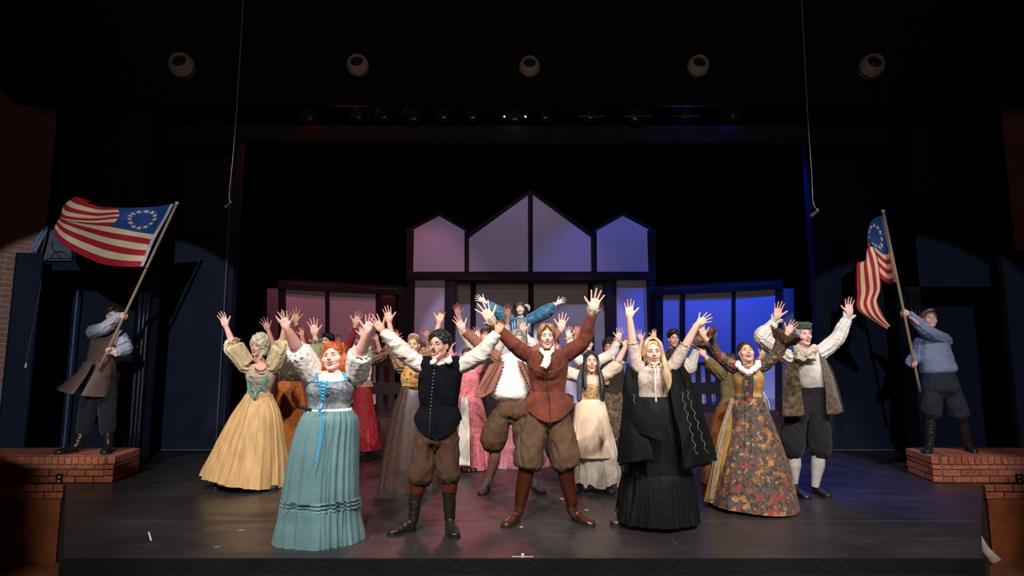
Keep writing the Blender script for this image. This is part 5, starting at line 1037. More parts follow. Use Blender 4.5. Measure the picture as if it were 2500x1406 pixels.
# ---------- 7 woman in the cream gown and white wig
CRM = mat('cream_gold_silk', (.68, .43, .19), wrk=.1, rough=.5, var=.22, vs=6, bs=60, bstr=.3, spec=.4, stretch=(3, 3, .4)); IVL = mat('ivory_brocade', (.56, .45, .32), rough=.75, var=.3, vs=30, bs=100, bstr=.5); CGZ = mat('cream_gauze', (.70, .57, .36), rough=.8, var=.2, vs=7, bs=90, bstr=.3)
P = make_person('woman in a tall white wig and wide cream gold gown, arms up', 6.95, (632, 822, 869), yaw=-14, pitch=4, roll=4, op=.5, smile=.5, skin='pink', hc='white', brow='dark', eyes='brown', lips='red', facew=.88,
    arms=[('a', [(604, 892), (573, 850), (552, 797), (540, 764)], 1, {'dy': (0, -.04, -.10, -.12), 'scale': 1.0}), ('b', [(668, 892), (687, 852), (694, 800), (699, 758)], 1, {'dy': (0, -.04, -.10, -.12)})],
    torso=[(888, 614, 656), (905, 604, 670), (930, 606, 668), (955, 604, 660), (985, 595, 670)], neck=(636, 892), dep=.62, vox=.0048,
    hair=dict(vol=.024, line=-.036, low=.03, curls=230, cr=(.018, .032), seed=6, sidew=.058, bun=[((0, .02, .13), (.075, .085, .06)), ((0, .05, .06), (.125, .09, .11)), ((-.085, .02, -.05), (.03, .035, .05)), ((.085, .02, -.05), (.03, .035, .05)), ((.075, -.02, -.115), (.02, .02, .04))]))
W = P.arm
P.cloth('bodice', [P.solid([(612, 900, 662, 900, .62), (603, 908, 670, 906, .64), (602, 922, 671, 920, .76), (605, 940, 667, 938, .66), (604, 955, 660, 955, .6), (600, 966, 662, 966, .62)])], IVL, vox=.0075, wa=.004, seed=2)
for s_ in 'ab':
    sleeve(P, s_, (.07, .10, .115, .100, .070), .18, CGZ, wa=.009, seed=5+ord(s_), inner=.15, wf=18); cuff(P, s_, CGZ, .050, .085, .15, .035, amp=.012, nf=9)
    TRQ = mat('turquoise_trim', (.10, .36, .34), rough=.6)
for i, (y, x0, x1) in enumerate([(918, 609, 657), (929, 607, 656), (940, 606, 650), (949, 608, 642)]):
    strip(P, [(x0, y, -.12), ((x0+x1)/2-2, y+4+i, -.20), (x1, y, -.14)], .005, .006, TRQ, 'braid', n=40)
strip(P, [(653, 914, -.15), (645, 935, -.17), (632, 955, -.17), (621, 973, -.165)], .012, .008, TRQ, 'braid'); strip(P, [(604, 934, -.12), (610, 955, -.15), (620, 973, -.165)], .010, .008, TRQ, 'braid')
beads(P, [P.w(636+13*math.sin(a), 893+9*math.cos(a)+4, -.125-.03*math.cos(a)) for a in np.linspace(-1.4, 1.4, 15)], .0095, mat('dark_amber_beads', (.16, .05, .02), rough=.25, spec=.6))
beads(P, [P.w(622, 870, -.08), P.w(622, 875, -.08)], .011, WHT2, 'earring')
skirt(P, 'skirt', [(600, 962, 663, 962), (593, 975, 667, 972), (570, 1010, 682, 1010), (540, 1070, 692, 1075), (520, 1115, 698, 1130), (503, 1156, 703, 1188)], CRM, dep=.78, folds=13, amp=.055, big=4, bamp=.06, seed=11, gather=.02, hem=.0)
skirt(P, 'petticoat', [(960, 608, 655), (1050, 560, 675), (1178, 530, 690)], CRM, dep=.7, folds=9, amp=.03, seed=12)
shoe(P, (652, 1190), (672, 1197), SHOE, L=.26); shoe(P, (548, 1188), (528, 1196), SHOE, L=.26)
# ---------- 8 woman in the cream apron with long black hair
P = make_person('woman with long black hair in a cream apron, singing with closed eyes', 6.75, (1442, 857, 908), yaw=3, pitch=8, roll=0, op=.9, smile=.7, skin='warm', hc='black', eyes='brown', lips='rose', eyeopen=.12, facew=.93,
    arms=[('a', [(1410, 918), (1380, 908), (1352, 868), (1340, 830)], 1, {'dy': (0, .0, .05, .05)}), ('b', [(1474, 918), (1502, 896), (1526, 848), (1532, 820)], 3, {'dy': (0, -.03, -.06, -.08)})],
    torso=[(915, 1422, 1462), (930, 1412, 1474), (955, 1414, 1470), (985, 1410, 1474)], neck=(1443, 918), dep=.6, vox=.0046,
    hair=dict(vol=.005, line=.008, low=.02, seed=3, sidew=.064, locks=[([(sx*.006, -.035, .119), (sx*.050, -.052, .088), (sx*.076, -.040, .02), (sx*.08, -.05, -.07), (sx*.095, -.085, -.15), (sx*.10, -.11, -.25), (sx*(.10 if sx > 0 else .10), -.12, -.36 if sx > 0 else -.30), (sx*.105, -.12, -.46 if sx > 0 else -.34)], [.010, .018, .022, .022, .022, .022, .018, .005]) for sx in (-1, 1)]+[([(.07, 0, .03), (.088, -.02, -.08), (.115, -.08, -.2), (.120, -.10, -.32), (.125, -.1, -.42)], [.012, .02, .022, .020, .004]), ([(-.07, 0, .03), (-.086, 0, -.08), (-.10, -.04, -.2), (-.11, -.06, -.3)], [.012, .02, .022, .008])]))
v, f = tube([(.079*math.cos(a), .01-.02*math.sin(a), .040+.084*math.sin(a)) for a in np.linspace(.25, 2.9, 20)], [.005], seg=8, n=40); P.add('headband', (P.hp(v), f), WHT2)
W = P.arm; MUSB = mat('blush_muslin', (.60, .48, .38), rough=.85, var=.12, vs=6, bs=90, bstr=.3); GPB = pattern('gold_flower_panel', (.36, .22, .08), (.48, .31, .13), [(.30, .13, .06), (.16, .11, .12), (.42, .24, .09)], scale=34, thr=.42)
DEN = mat('faded_denim', (.05, .055, .085), rough=.9, var=.25, vs=20)
P.cloth('blouse', [P.solid([(1409, 920, 1476, 920, .5), (1408, 940, 1476, 940, .55), (1412, 975, 1472, 975, .55)])]+[flipn(tube([W[s_][0]*.7+P.w(1443, 925)*.3, W[s_][0], W[s_][1], W[s_][1]*.75+W[s_][2]*.25], [.060, .070, .078, .066], seg=20, n=36)) for s_ in 'ab'], MUSB, vox=.0075, wa=.007, wf=20, seed=3)
for s_ in 'ab': cuff(P, s_, MUSB, .060, .082, .2, .04, amp=.014, nf=8)
P.cloth('bodice', [P.solid([(1417, 936, 1466, 936, .78), (1414, 950, 1468, 950, .80), (1416, 977, 1466, 977, .72)])], GPB, vox=.007, wa=.002)
for q_ in ([(1418, 905, -.06), (1415, 930, -.13), (1414, 978, -.13)], [(1466, 905, -.06), (1468, 930, -.13), (1470, 978, -.13)]): P.cloth('vest_front', [flipn(P.limb(q_, [4, 6, 6], depth=.6))], DEN, vox=.006, wa=.002)
skirt(P, 'underskirt', [(975, 1412, 1470), (1010, 1402, 1480), (1080, 1398, 1500), (1150, 1398, 1512), (1180, 1402, 1510)], mat('ragged_grey_linen', (.50, .44, .37), rough=.9, var=.2, vs=8, bs=80, bstr=.4), dep=.8, folds=14, amp=.05, big=7, bamp=.05, seed=13, hem=.12)
skirt(P, 'apron', [(1411, 974, 1470, 974), (1405, 988, 1478, 988), (1398, 1040, 1489, 1040), (1393, 1112, 1496, 1114)], mat('cream_apron_cotton', (.66, .50, .36), rough=.85, var=.10, vs=6, bs=120, bstr=.1, wrk=.1), dep=.78, folds=13, amp=.018, big=4, bamp=.02, seed=4, arc=(172, 368), dy=-.06, gather=.02)
shoe(P, (1412, 1196), (1405, 1203), SHOE, L=.25, top=[(1412, 1175, 10)]); shoe(P, (1478, 1196), (1496, 1208), SHOE, L=.25, top=[(1474, 1172, 10)])
# ---------- 9 grey haired man in the brown embroidered jacket, face hidden behind a sleeve
BJK = mat('brown_wool_jacket', (.26, .105, .070), rough=.9, var=.2, vs=10, bs=120, bstr=.4, sheen=.1); BRC = mat('brown_serge', (.072, .036, .018), rough=.75, var=.2, vs=6, bs=120, bstr=.2)
P = make_person('grey haired man in open brown jacket over white shirt, face behind a raised sleeve', 6.85, (1264, 806, 856), yaw=14, pitch=4, op=.7, smile=.6, skin='pink', hc='grey', eyes='brown', brow='dark',
    arms=[('a', [(1214, 874), (1178, 848), (1131, 806), (1110, 767)], 1, {'dy': (0, -.05, -.12, -.15), 'scale': 1.08}), ('b', [(1284, 872), (1330, 846), (1369, 805), (1378, 762)], 0, {'dy': (0, .02, .04, .04), 'scale': 1.1})],
    torso=[(866, 1230, 1275), (885, 1212, 1290), (930, 1212, 1288), (978, 1218, 1286)], neck=(1250, 872), vox=.0048,
    legs=[([(1228, 1000), (1207, 1090), (1188, 1190)], [20, 12, 8]), ([(1278, 1000), (1292, 1100), (1303, 1190)], [20, 12, 8])],
    hair=dict(vol=.014, line=-.01, low=.06, seed=8, sidew=.060, locks=[([(sx*.02, -.06, .12), (sx*.06, -.07, .08), (sx*.085, -.03, .0), (sx*.09, .0, -.08)], [.014, .022, .024, .010]) for sx in (-1, 1)]))
W = P.arm
P.cloth('shirt', [P.solid([(1236, 864, 1272, 864, .6), (1214, 874, 1290, 874, .52), (1208, 905, 1294, 905, .62), (1196, 945, 1294, 945, .74), (1198, 966, 1292, 966, .76), (1216, 978, 1288, 978, .66)])], WHT2, vox=.0085, wa=.010, wf=16, seed=41)
for s_ in 'ab': sleeve(P, s_, (.075, .082, .068, .058, .050), .93, BJK, name='jacket_sleeve', wa=.007, seed=15, inner=.3)
fold_sheet(P, 'jacket_front', [[(1238, 866, -.05), (1228, 893, -.13), (1220, 920, -.16), (1204, 955, -.19)], [(1222, 866, -.02), (1205, 900, -.10), (1190, 935, -.14), (1174, 972, -.16)], [(1206, 872, .03), (1190, 900, -.02), (1172, 935, -.05), (1156, 968, -.08)]], BJK, amp=.006, seed=3, freq=12)
fold_sheet(P, 'jacket_front', [[(1262, 866, -.05), (1266, 893, -.15), (1278, 920, -.20), (1290, 955, -.22)], [(1276, 866, -.02), (1285, 900, -.12), (1296, 930, -.16), (1306, 965, -.16)], [(1290, 872, .03), (1300, 900, -.02), (1310, 935, -.05), (1318, 968, -.08)]], BJK, amp=.006, seed=4, freq=12)
BRD = mat('dark_brown_braid', (.09, .040, .028), rough=.8)
for x0, y0, x1, y1, x2, y2 in ((1226, 872, 1210, 905, 1182, 958), (1220, 870, 1202, 905, 1172, 950), (1272, 872, 1286, 905, 1302, 950)): strip(P, [(x0, y0, -.09), (x1, y1, -.155), (x2, y2, -.19)], .005, .005, BRD, 'braid')
for i in range(8): P.add('button', ell(P.w(1228-i*3.2, 897+i*8, -.175-.004*i), (.011, .008, .011), seg=8, rings=6), BRD)
for i in range(8): P.add('button', ell(P.w(1270+i*3.4, 897+i*7.5, -.19-.004*i), (.011, .008, .011), seg=8, rings=6), BRD)
legpair(P, [(1220, 974, 1290, 974, .7), (1212, 990, 1294, 990, .72), (1206, 1010, 1298, 1010, .68)], [[(1226, 1010, 24), (1212, 1045, 31), (1206, 1075, 33), (1210, 1094, 24), (1212, 1102, 13)], [(1272, 1010, 22), (1280, 1045, 30), (1286, 1075, 32), (1290, 1094, 22), (1290, 1102, 13)]], BRC, wa=.010, seed=19)
SKB = mat('brown_stocking', (.105, .045, .030), rough=.8, var=.1)
for L_ in ([(1209, 1098), (1206, 1125), (1196, 1160), (1188, 1192)], [(1290, 1098), (1296, 1125), (1300, 1160), (1303, 1190)]): P.cloth('stocking', [flipn(P.limb(L_, [14, 14, 10.5, 8]))], SKB, vox=.006, wa=.001)
SH2 = mat('grey_shoe_leather', (.045, .045, .048), rough=.45, var=.2)
shoe(P, (1190, 1196), (1172, 1211), SH2, L=.25); shoe(P, (1302, 1194), (1328, 1207), SH2, L=.25)
# ---------- 10 woman with the tiara, quilted brown skirt
YFL = pattern('yellow_floral_silk', (.38, .22, .05), (.52, .34, .10), [(.42, .06, .03), (.50, .30, .06), (.14, .06, .04), (.48, .20, .05)], scale=13, thr=.42)
QLT = lines('quilted_brown_taffeta', (.062, .034, .028), (.020, .011, .009), 11, 'quilt', .42, .035, angle=math.radians(42))
P = make_person('woman with a tiara, yellow floral bodice and long quilted brown skirt, arms up', 6.95, (1010, 818, 864), yaw=-4, pitch=3, op=.5, smile=1, skin='warm', hc='sand', eyes='brown', lips='rose',
    arms=[('a', [(982, 894), (962, 846), (950, 786), (944, 745)], 1, {'dy': (0, -.02, -.04, -.05)}), ('b', [(1040, 894), (1060, 846), (1072, 788), (1083, 750)], 3, {'dy': (0, -.02, -.04, -.05)})],
    torso=[(890, 994, 1030), (905, 982, 1042), (930, 982, 1042), (955, 984, 1040)], neck=(1011, 892), vox=.0048,
    hair=dict(vol=.006, line=.008, low=.03, seed=3, sidew=.064, bun=[((0, .10, .03), (.06, .05, .06))]))
v, f = join([tube([(.082*math.cos(a), .0-.04*math.sin(a), .05+.078*math.sin(a)) for a in np.linspace(.4, 2.75, 16)], [.003], seg=6, n=30)]+[ell((.080*math.cos(a), -.0-.04*math.sin(a), .060+.080*math.sin(a)), (.006, .005, .009), seg=7, rings=5) for a in np.linspace(.6, 2.54, 13)]); P.add('tiara', (P.hp(v), f), mat('tiara_silver', (.75, .7, .62), rough=.25, metal=.7))
W = P.arm
P.cloth('bodice', [P.solid([(994, 896, 1030, 896, .6), (982, 902, 1042, 902, .6), (978, 920, 1044, 920, .74), (981, 940, 1042, 940, .62), (980, 950, 1041, 950, .6)])], YFL, vox=.0075, wa=.004)
BGZ = mat('bronze_gauze', (.30, .17, .09), rough=.7, var=.4, vs=14, bs=60, bstr=.5)
for s_ in 'ab': sleeve(P, s_, (.065, .085, .095, .080, .060), .15, BGZ, wa=.014, seed=6+ord(s_), inner=.15, wf=22); cuff(P, s_, BGZ, .05, .10, .1, .05, amp=.02, nf=6)
strip(P, [(979, 944, -.08), (1010, 945, -.165), (1042, 944, -.08)], .008, .006, mat('dark_belt', (.05, .025, .015), rough=.5), 'waistband')
skirt(P, 'skirt', [(946, 977, 1043), (965, 972, 1052), (1010, 958, 1060), (1090, 942, 1070), (1188, 927, 1080)], QLT, dep=.85, folds=8, amp=.03, big=5, bamp=.045, seed=15, gather=.005)
shoe(P, (990, 1188), (982, 1200), SHOE, L=.25)
# ---------- 11 woman in pink with a cream petticoat panel
PNK = mat('pink_damask', (.70, .20, .23), rough=.6, var=.35, vs=30, bs=60, bstr=.3); PNL = mat('light_pink_satin', (.60, .24, .30), rough=.5, var=.25, vs=12)
P = make_person('woman in a pink gown half hidden behind the man in the black doublet', 8.1, (1140, 849, 887), yaw=-5, op=.4, smile=.6, skin='pink', hc='brown', eyes='brown', lips='rose',
    arms=[('a', [(1118, 906), (1104, 880), (1100, 850), (1098, 826)], 1, {}), ('b', [(1166, 904), (1178, 876), (1170, 826), (1158, 797)], 0, {'dy': (0, -.03, -.06, -.08)})],
    torso=[(903, 1128, 1156), (915, 1118, 1168), (940, 1122, 1166), (965, 1124, 1164)], neck=(1141, 906), vox=.0055, hair=dict(vol=.006, line=-.008, low=.02, seed=3, bun=[((0, .10, .03), (.05, .04, .05))]))
P.cloth('bodice', [P.solid([(1126, 906, 1158, 906, .6), (1116, 914, 1170, 914, .62), (1118, 940, 1170, 940, .66), (1122, 965, 1166, 965, .6)])], PNK, wa=.003)
for s_ in 'ab': sleeve(P, s_, (.055, .062, .060, .055, .05), .3, PNK, wa=.006); cuff(P, s_, PNL, .05, .085, .28, .04, amp=.012)
skirt(P, 'skirt', [(962, 1122, 1168), (990, 1113, 1180), (1050, 1100, 1192), (1142, 1086, 1202)], PNK, dep=.85, folds=13, amp=.035, seed=5)
fold_sheet(P, 'petticoat_panel', [[(1126, 968, -.20), (1122, 1030, -.30), (1118, 1080, -.36), (1114, 1136, -.41)], [(1136, 968, -.22), (1136, 1030, -.32), (1134, 1080, -.38), (1132, 1137, -.43)], [(1142, 968, -.21), (1146, 1030, -.31), (1147, 1080, -.37), (1148, 1138, -.42)]], WHT, amp=.010, seed=2, freq=20)
feet(P, 1128, 1154)
# ---------- 12 second woman in pink behind
P = make_person('woman in a pale pink flounced skirt hidden behind the grey haired man, hands showing', 8.35, (1262, 822, 858), yaw=0, skin='pink', hc='brown', lips='rose',
    arms=[('a', [(1238, 876), (1205, 866), (1184, 836), (1182, 812)], 1, {'scale': .95}), ('b', [(1288, 874), (1298, 842), (1277, 812), (1274, 772)], 1, {'flip': True})],
    torso=[(872, 1250, 1278), (884, 1240, 1290), (930, 1244, 1286), (955, 1246, 1284)], neck=(1264, 876), vox=.006, hair=dict(vol=.008, line=0, low=.02, seed=3))
P.cloth('bodice', [P.solid([(1248, 876, 1280, 876, .6), (1238, 884, 1292, 884, .62), (1242, 920, 1288, 920, .66), (1246, 955, 1284, 955, .6)])], PNL, wa=.003)
sleeve(P, 'b', (.06, .075, .075, .06, .045), .7, WHT2, wa=.008); sleeve(P, 'a', (.05, .06, .06, .05, .04), .3, PNL, wa=.006)
skirt(P, 'skirt', [(952, 1244, 1286), (990, 1230, 1300), (1050, 1215, 1318), (1115, 1204, 1332)], PNL, dep=.8, folds=12, amp=.03, seed=5)
ruffle(P, 'flounce', [(1105, 1204, 1332), (1120, 1200, 1337), (1145, 1196, 1342)], PNL, n=18, amp=.04, seed=6, dep=.82)
feet(P, 1248, 1282)
# ---------- 13 the herald in teal velvet on the riser
TLV = mat('teal_velvet', (.008, .12, .22), rough=.55, var=.55, vs=14, bs=40, bstr=.4, sheen=.5)
P = make_person('person in teal velvet doublet and brimmed hat standing highest at the back', 10.65, (1270, 737, 768), yaw=-3, pitch=4, op=.6, smile=.5, skin='fair', hc='brown', lips='red', z0=.82,
    arms=[('a', [(1248, 782), (1212, 760), (1184, 737), (1167, 728)], 0, {'dy': (0, -.03, -.06, -.08), 'scale': 1.12}), ('b', [(1292, 782), (1332, 762), (1359, 741), (1375, 733)], 0, {'dy': (0, -.03, -.06, -.08), 'scale': 1.0})],
    torso=[(776, 1258, 1284), (785, 1248, 1294), (820, 1250, 1290), (850, 1248, 1292)], neck=(1270, 777), vox=.006,
    legs=[([(1262, 850), (1261, 905), (1260, 950)], [10, 8, 6]), ([(1280, 850), (1281, 905), (1282, 950)], [10, 8, 6])],
    hair=dict(vol=.010, line=-.03, low=.05, curls=60, cr=(.012, .02), seed=8))
W = P.arm
P.cloth('doublet', [P.solid([(1258, 775, 1284, 775, .6), (1246, 781, 1296, 781, .5), (1244, 800, 1296, 800, .55), (1247, 825, 1292, 825, .52), (1240, 845, 1300, 845, .55)])]+[flipn(tube([W[s_][0]*.75+P.w(1270, 785)*.25, W[s_][0], W[s_][1], W[s_][1]*.5+W[s_][2]*.5, W[s_][1]*.1+W[s_][2]*.9], [.085, .10, .12, .095, .05], seg=20, n=44)) for s_ in 'ab'], TLV, vox=.009, wa=.013, wf=16, seed=5)
SLV = mat('silver_braid', (.6, .6, .62), rough=.4)
for dx in (-20, -14, -6, 6, 14, 20): strip(P, [(1270+dx, 780+abs(dx)*.2, -.135+abs(dx)*.003), (1270+dx*.95, 800, -.155+abs(dx)*.003), (1270+dx*.8, 835, -.150+abs(dx)*.003)], .006, .005, SLV, 'braid')
for s_ in 'ab':
    c_ = W[s_][2]*.85+W[s_][1]*.15; strip(P, [], .0, 0, SLV, 'x') if False else P.add('cuff_braid', tube([c_+np.array([0, 0, 0]), c_+(W[s_][2]-W[s_][1])*.06], [.060, .056], seg=16), SLV)
v, f = join([ell((0, .02, .10), (.088, .092, .055)), (lambda q: q)(ell((0, .01, .070), (.150, .150, .012), seg=30))]); HB = mat('black_hat_felt', (.012, .015, .02), rough=.8, sheen=.3); P.add('hat', (P.hp(v@np.array(Matrix.Rotation(math.radians(-38), 3, 'X')).T+[0, .01, .02]), f), HB)
v, f = tube([(.07, .0, .05), (.12, .03, .06), (.16, .06, .02), (.17, .07, -.04)], [.01, .03, .032, .008], seg=12, n=26, fold=.3, fk=7); P.add('feather', (P.hp(v), f), mat('grey_feather', (.4, .4, .4), rough=.9, vs=50, bs=90, bstr=.9))
legpair(P, [(1246, 840, 1294, 840, .6), (1244, 855, 1296, 855, .6)], [[(1260, 850, 13), (1259, 880, 15), (1260, 900, 9)], [(1281, 850, 13), (1282, 880, 15), (1281, 900, 9)]], TLV, wa=.008)
for x in (1259, 1281): P.cloth('stocking', [flipn(P.limb([(x, 895), (x, 925), (x, 950)], [8, 7, 5]))], STK, vox=.008, wa=.001)
for x, t_ in ((1259, -6), (1281, 6)): shoe(P, (x, Z and 955), (x+t_, 960), SHOE, zf=.82, L=.26)
# ---------- 14 man with dark hair and maroon sleeves
MAR = mat('maroon_jersey', (.20, .010, .022), rough=.85, var=.15, vs=6, bs=140, bstr=.2, sheen=.1)
P = make_person('dark haired man in maroon long sleeves behind the ginger haired woman', 8.2, (799, 813, 852), yaw=-14, pitch=2, op=.3, smile=.1, skin='olive', hc='black', eyes='brown', lips='nude',
    arms=[('a', [(772, 872), (747, 836), (723, 788), (719, 745)], 2, {'scale': 1.15, 'dy': (0, -.03, -.06, -.08)}), ('b', [(830, 870), (856, 832), (868, 794), (881, 750)], 1, {'scale': 1.15, 'dy': (0, -.03, -.06, -.08)})],
    torso=[(866, 784, 820), (880, 770, 832), (930, 774, 830), (975, 776, 828)], neck=(801, 872), vox=.0055,
    hair=dict(vol=.012, line=.0, low=.0, seed=8, sidew=.058, locks=[([(-.05, -.06, .11), (.0, -.09, .105), (.05, -.08, .08), (.08, -.04, .03)], [.012, .022, .022, .008])]), legs=[([(790, 975), (788, 1060), (786, 1130)], [15, 11, 7]), ([(814, 975), (816, 1060), (818, 1130)], [15, 11, 7])])
W = P.arm
P.cloth('sweater', [P.solid([(786, 864, 816, 864, .6), (770, 874, 833, 874, .5), (772, 920, 832, 920, .55), (774, 975, 830, 975, .55)])]+[flipn(tube([W[s_][0]*.75+P.w(801, 876)*.25, W[s_][0], W[s_][1], W[s_][1]*.5+W[s_][2]*.5, W[s_][1]*.12+W[s_][2]*.88], [.06, .064, .052, .044, .036], seg=20, n=40)) for s_ in 'ab'], MAR, vox=.008, wa=.005, wf=20)
legpair(P, [(776, 970, 828, 970, .6), (774, 1000, 830, 1000, .6)], [[(788, 1000, 15), (787, 1060, 12), (786, 1135, 9)], [(816, 1000, 15), (817, 1060, 12), (818, 1135, 9)]], BSK, wa=.004)
shoe(P, (786, 1142), (780, 1150), SHOE, L=.26); shoe(P, (818, 1142), (826, 1150), SHOE, L=.26)
# ---------- 15 sage green sleeves
SAG = mat('sage_cotton', (.27, .28, .15), rough=.8, var=.15, vs=6, bs=100, bstr=.3)
P = make_person('person with sage green puffed sleeves just behind the ginger haired woman, face hidden', 6.9, (828, 842, 884), yaw=0, skin='pink', hc='brown',
    arms=[('a', [(790, 900), (774, 862), (769, 818), (763, 780)], 0, {'dy': (0, -.03, -.06, -.08), 'scale': 1.1}), ('b', [(868, 900), (886, 862), (885, 822), (883, 792)], 1, {})],
    torso=[(897, 806, 846), (912, 792, 862), (950, 796, 856), (975, 797, 855)], neck=(827, 900), vox=.006, hair=dict(vol=.006, line=0, low=.02, seed=3))
W = P.arm
P.cloth('tunic', [P.solid([(806, 896, 848, 896, .6), (792, 904, 864, 904, .56), (796, 940, 858, 940, .6), (792, 985, 862, 985, .6)])], SAG, wa=.005)
for s_ in 'ab': sleeve(P, s_, (.07, .09, .105, .095, .055), .55, SAG, wa=.012, seed=14, wf=20, inner=.2); cuff(P, s_, SAG, .045, .07, .5, .05, amp=.012)
skirt(P, 'skirt', [(980, 796, 858), (1020, 786, 866), (1100, 776, 870), (1178, 770, 872)], BSK, dep=.8, folds=12, amp=.03, seed=5)
feet(P, 806, 842)
# ---------- 16 orange skirt
ORB = mat('orange_brocade', (.55, .18, .03), c2=(.34, .09, .015), rough=.65, vs=34, bs=60, bstr=.3)
DKF = pattern('dark_floral_bodice_cloth', (.02, .014, .012), (.05, .03, .022), [(.22, .12, .07), (.28, .18, .14), (.08, .03, .02)], scale=22, thr=.36)
P = make_person('woman in a dark floral bodice and orange brocade skirt behind the white wig', 7.9, (708, 834, 872), yaw=-8, op=.2, smile=.3, skin='tan', hc='dark', lips='red',
    arms=[('a', [(686, 894), (668, 848), (655, 806), (641, 775)], 0, {'dy': (0, .0, .0, .0)}), ('b', [(730, 892), (742, 852), (738, 822), (736, 800)], 1, {})],
    torso=[(890, 696, 722), (902, 684, 734), (925, 684, 734), (945, 686, 732)], neck=(709, 892), vox=.0055, hair=dict(vol=.008, line=0, low=.03, seed=3))
P.cloth('bodice', [P.solid([(694, 884, 724, 884, .6), (682, 892, 736, 892, .56), (680, 915, 737, 915, .66), (684, 934, 732, 934, .6)])], DKF, wa=.003)
for s_ in 'ab': sleeve(P, s_, (.05, .058, .052, .045, .04), -.35, DKF, wa=.004)
skirt(P, 'skirt', [(930, 683, 733), (945, 676, 738), (990, 667, 747), (1050, 661, 754), (1140, 655, 762)], ORB, dep=.85, folds=12, amp=.03, seed=5, gather=.02)
feet(P, 694, 722)
# ---------- 17 red skirt
RED = mat('red_damask', (.46, .028, .035), c2=(.24, .012, .018), rough=.65, vs=30, bs=60, bstr=.3); PEP = pattern('rose_peplum_cloth', (.25, .13, .07), (.35, .2, .11), [(.3, .08, .06), (.4, .25, .15)], scale=20, thr=.35)
P = make_person('woman in a white cap and red damask skirt behind the ginger haired woman', 9.1, (886, 829, 863), yaw=-14, op=.2, skin='tan', hc='dark', lips='red',
    arms=[('a', [(868, 880), (862, 850), (863, 820), (860, 797)], 1, {}), ('b', [(904, 880), (930, 868), (921, 832), (916, 810)], 3, {})],
    torso=[(877, 876, 896), (886, 868, 904), (910, 870, 904), (935, 871, 903)], neck=(886, 879), vox=.006, hair=dict(vol=.008, line=0, low=.03, seed=3))
v, f = cap_mesh(.016, .02, .02, .06); P.add('cap', (P.hp(v), f), WHT2)
P.cloth('blouse', [P.solid([(874, 878, 898, 878, .6), (866, 884, 906, 884, .56), (864, 905, 908, 905, .66), (868, 928, 905, 928, .6)])], WHT2, wa=.005)
for s_ in 'ab': sleeve(P, s_, (.06, .08, .09, .08, .06), .2, BGZ, wa=.014, seed=3, wf=22); cuff(P, s_, BGZ, .05, .10, .15, .05, amp=.02, nf=6)
ruffle(P, 'peplum', [(926, 868, 904), (932, 862, 908), (944, 858, 912)], PEP, n=10, amp=.04, seed=3, dep=.7)
skirt(P, 'skirt', [(930, 867, 904), (960, 860, 908), (1020, 850, 918), (1097, 838, 931)], RED, dep=.85, folds=10, amp=.02, seed=5)
shoe(P, (897, 1100), (902, 1106), SHOE, L=.25)
# ---------- 18 woman hidden behind the tiara
P = make_person('dark haired person hidden behind the woman with the tiara, small hands raised', 8.6, (1034, 838, 874), yaw=6, skin='red', hc='dark',
    arms=[('a', [(1008, 888), (975, 860), (967, 826), (968, 798)], 3, {}), ('b', [(1056, 888), (1050, 860), (1042, 824), (1042, 796)], 1, {})],
    torso=[(884, 1018, 1046), (894, 1008, 1056), (930, 1010, 1054), (965, 1012, 1052)], neck=(1034, 888), vox=.006, hair=dict(vol=.012, line=0, low=.02, curls=60, seed=3))
P.cloth('shirt', [P.solid([(1016, 886, 1050, 886, .6), (1006, 893, 1058, 893, .56), (1008, 930, 1056, 930, .6), (1008, 970, 1056, 970, .6)])], BGZ, wa=.005)
for s_ in 'ab': sleeve(P, s_, (.055, .07, .07, .06, .045), .1, BGZ, wa=.008)
skirt(P, 'skirt', [(965, 1012, 1052), (1020, 1006, 1058), (1120, 1000, 1064)], ORB, dep=.8, folds=10, amp=.03, seed=5)
feet(P, 1022, 1044)
# ---------- 19 man behind with dark hair, hands wide
P = make_person('dark haired man, face mostly covered, behind the raised brown jacket sleeve', 8.9, (1187, 800, 839), yaw=0, op=.3, skin='red', hc='dark',
    arms=[('a', [(1160, 858), (1130, 812), (1119, 772), (1112, 738)], 1, {'scale': 1.1, 'dy': (0, 0, 0, 0)}), ('b', [(1214, 856), (1236, 812), (1241, 773), (1240, 736)], 0, {'scale': 1.1, 'dy': (0, 0, 0, 0)})],
    torso=[(852, 1172, 1202), (864, 1160, 1214), (910, 1162, 1212), (955, 1164, 1210)], neck=(1187, 858), vox=.006, hair=dict(vol=.010, line=-.01, low=.0, seed=3), legs=[([(1176, 950), (1175, 1030), (1174, 1105)], [13, 9, 6]), ([(1198, 950), (1199, 1030), (1200, 1105)], [13, 9, 6])])
P.cloth('coat', [P.solid([(1172, 850, 1202, 850, .6), (1158, 860, 1216, 860, .52), (1160, 910, 1214, 910, .56), (1160, 970, 1214, 970, .56)])], mat('dark_brown_cloth', (.035, .022, .018), rough=.85, var=.2), wa=.005)
for s_ in 'ab': sleeve(P, s_, (.058, .066, .055, .046, .038), .5, WHT, wa=.007)
legpair(P, [(1164, 965, 1210, 965, .6), (1162, 990, 1212, 990, .6)], [[(1176, 985, 13), (1175, 1040, 11), (1174, 1106, 8)], [(1199, 985, 13), (1199, 1040, 11), (1200, 1106, 8)]], DKP, wa=.004)
feet(P, 1175, 1200)
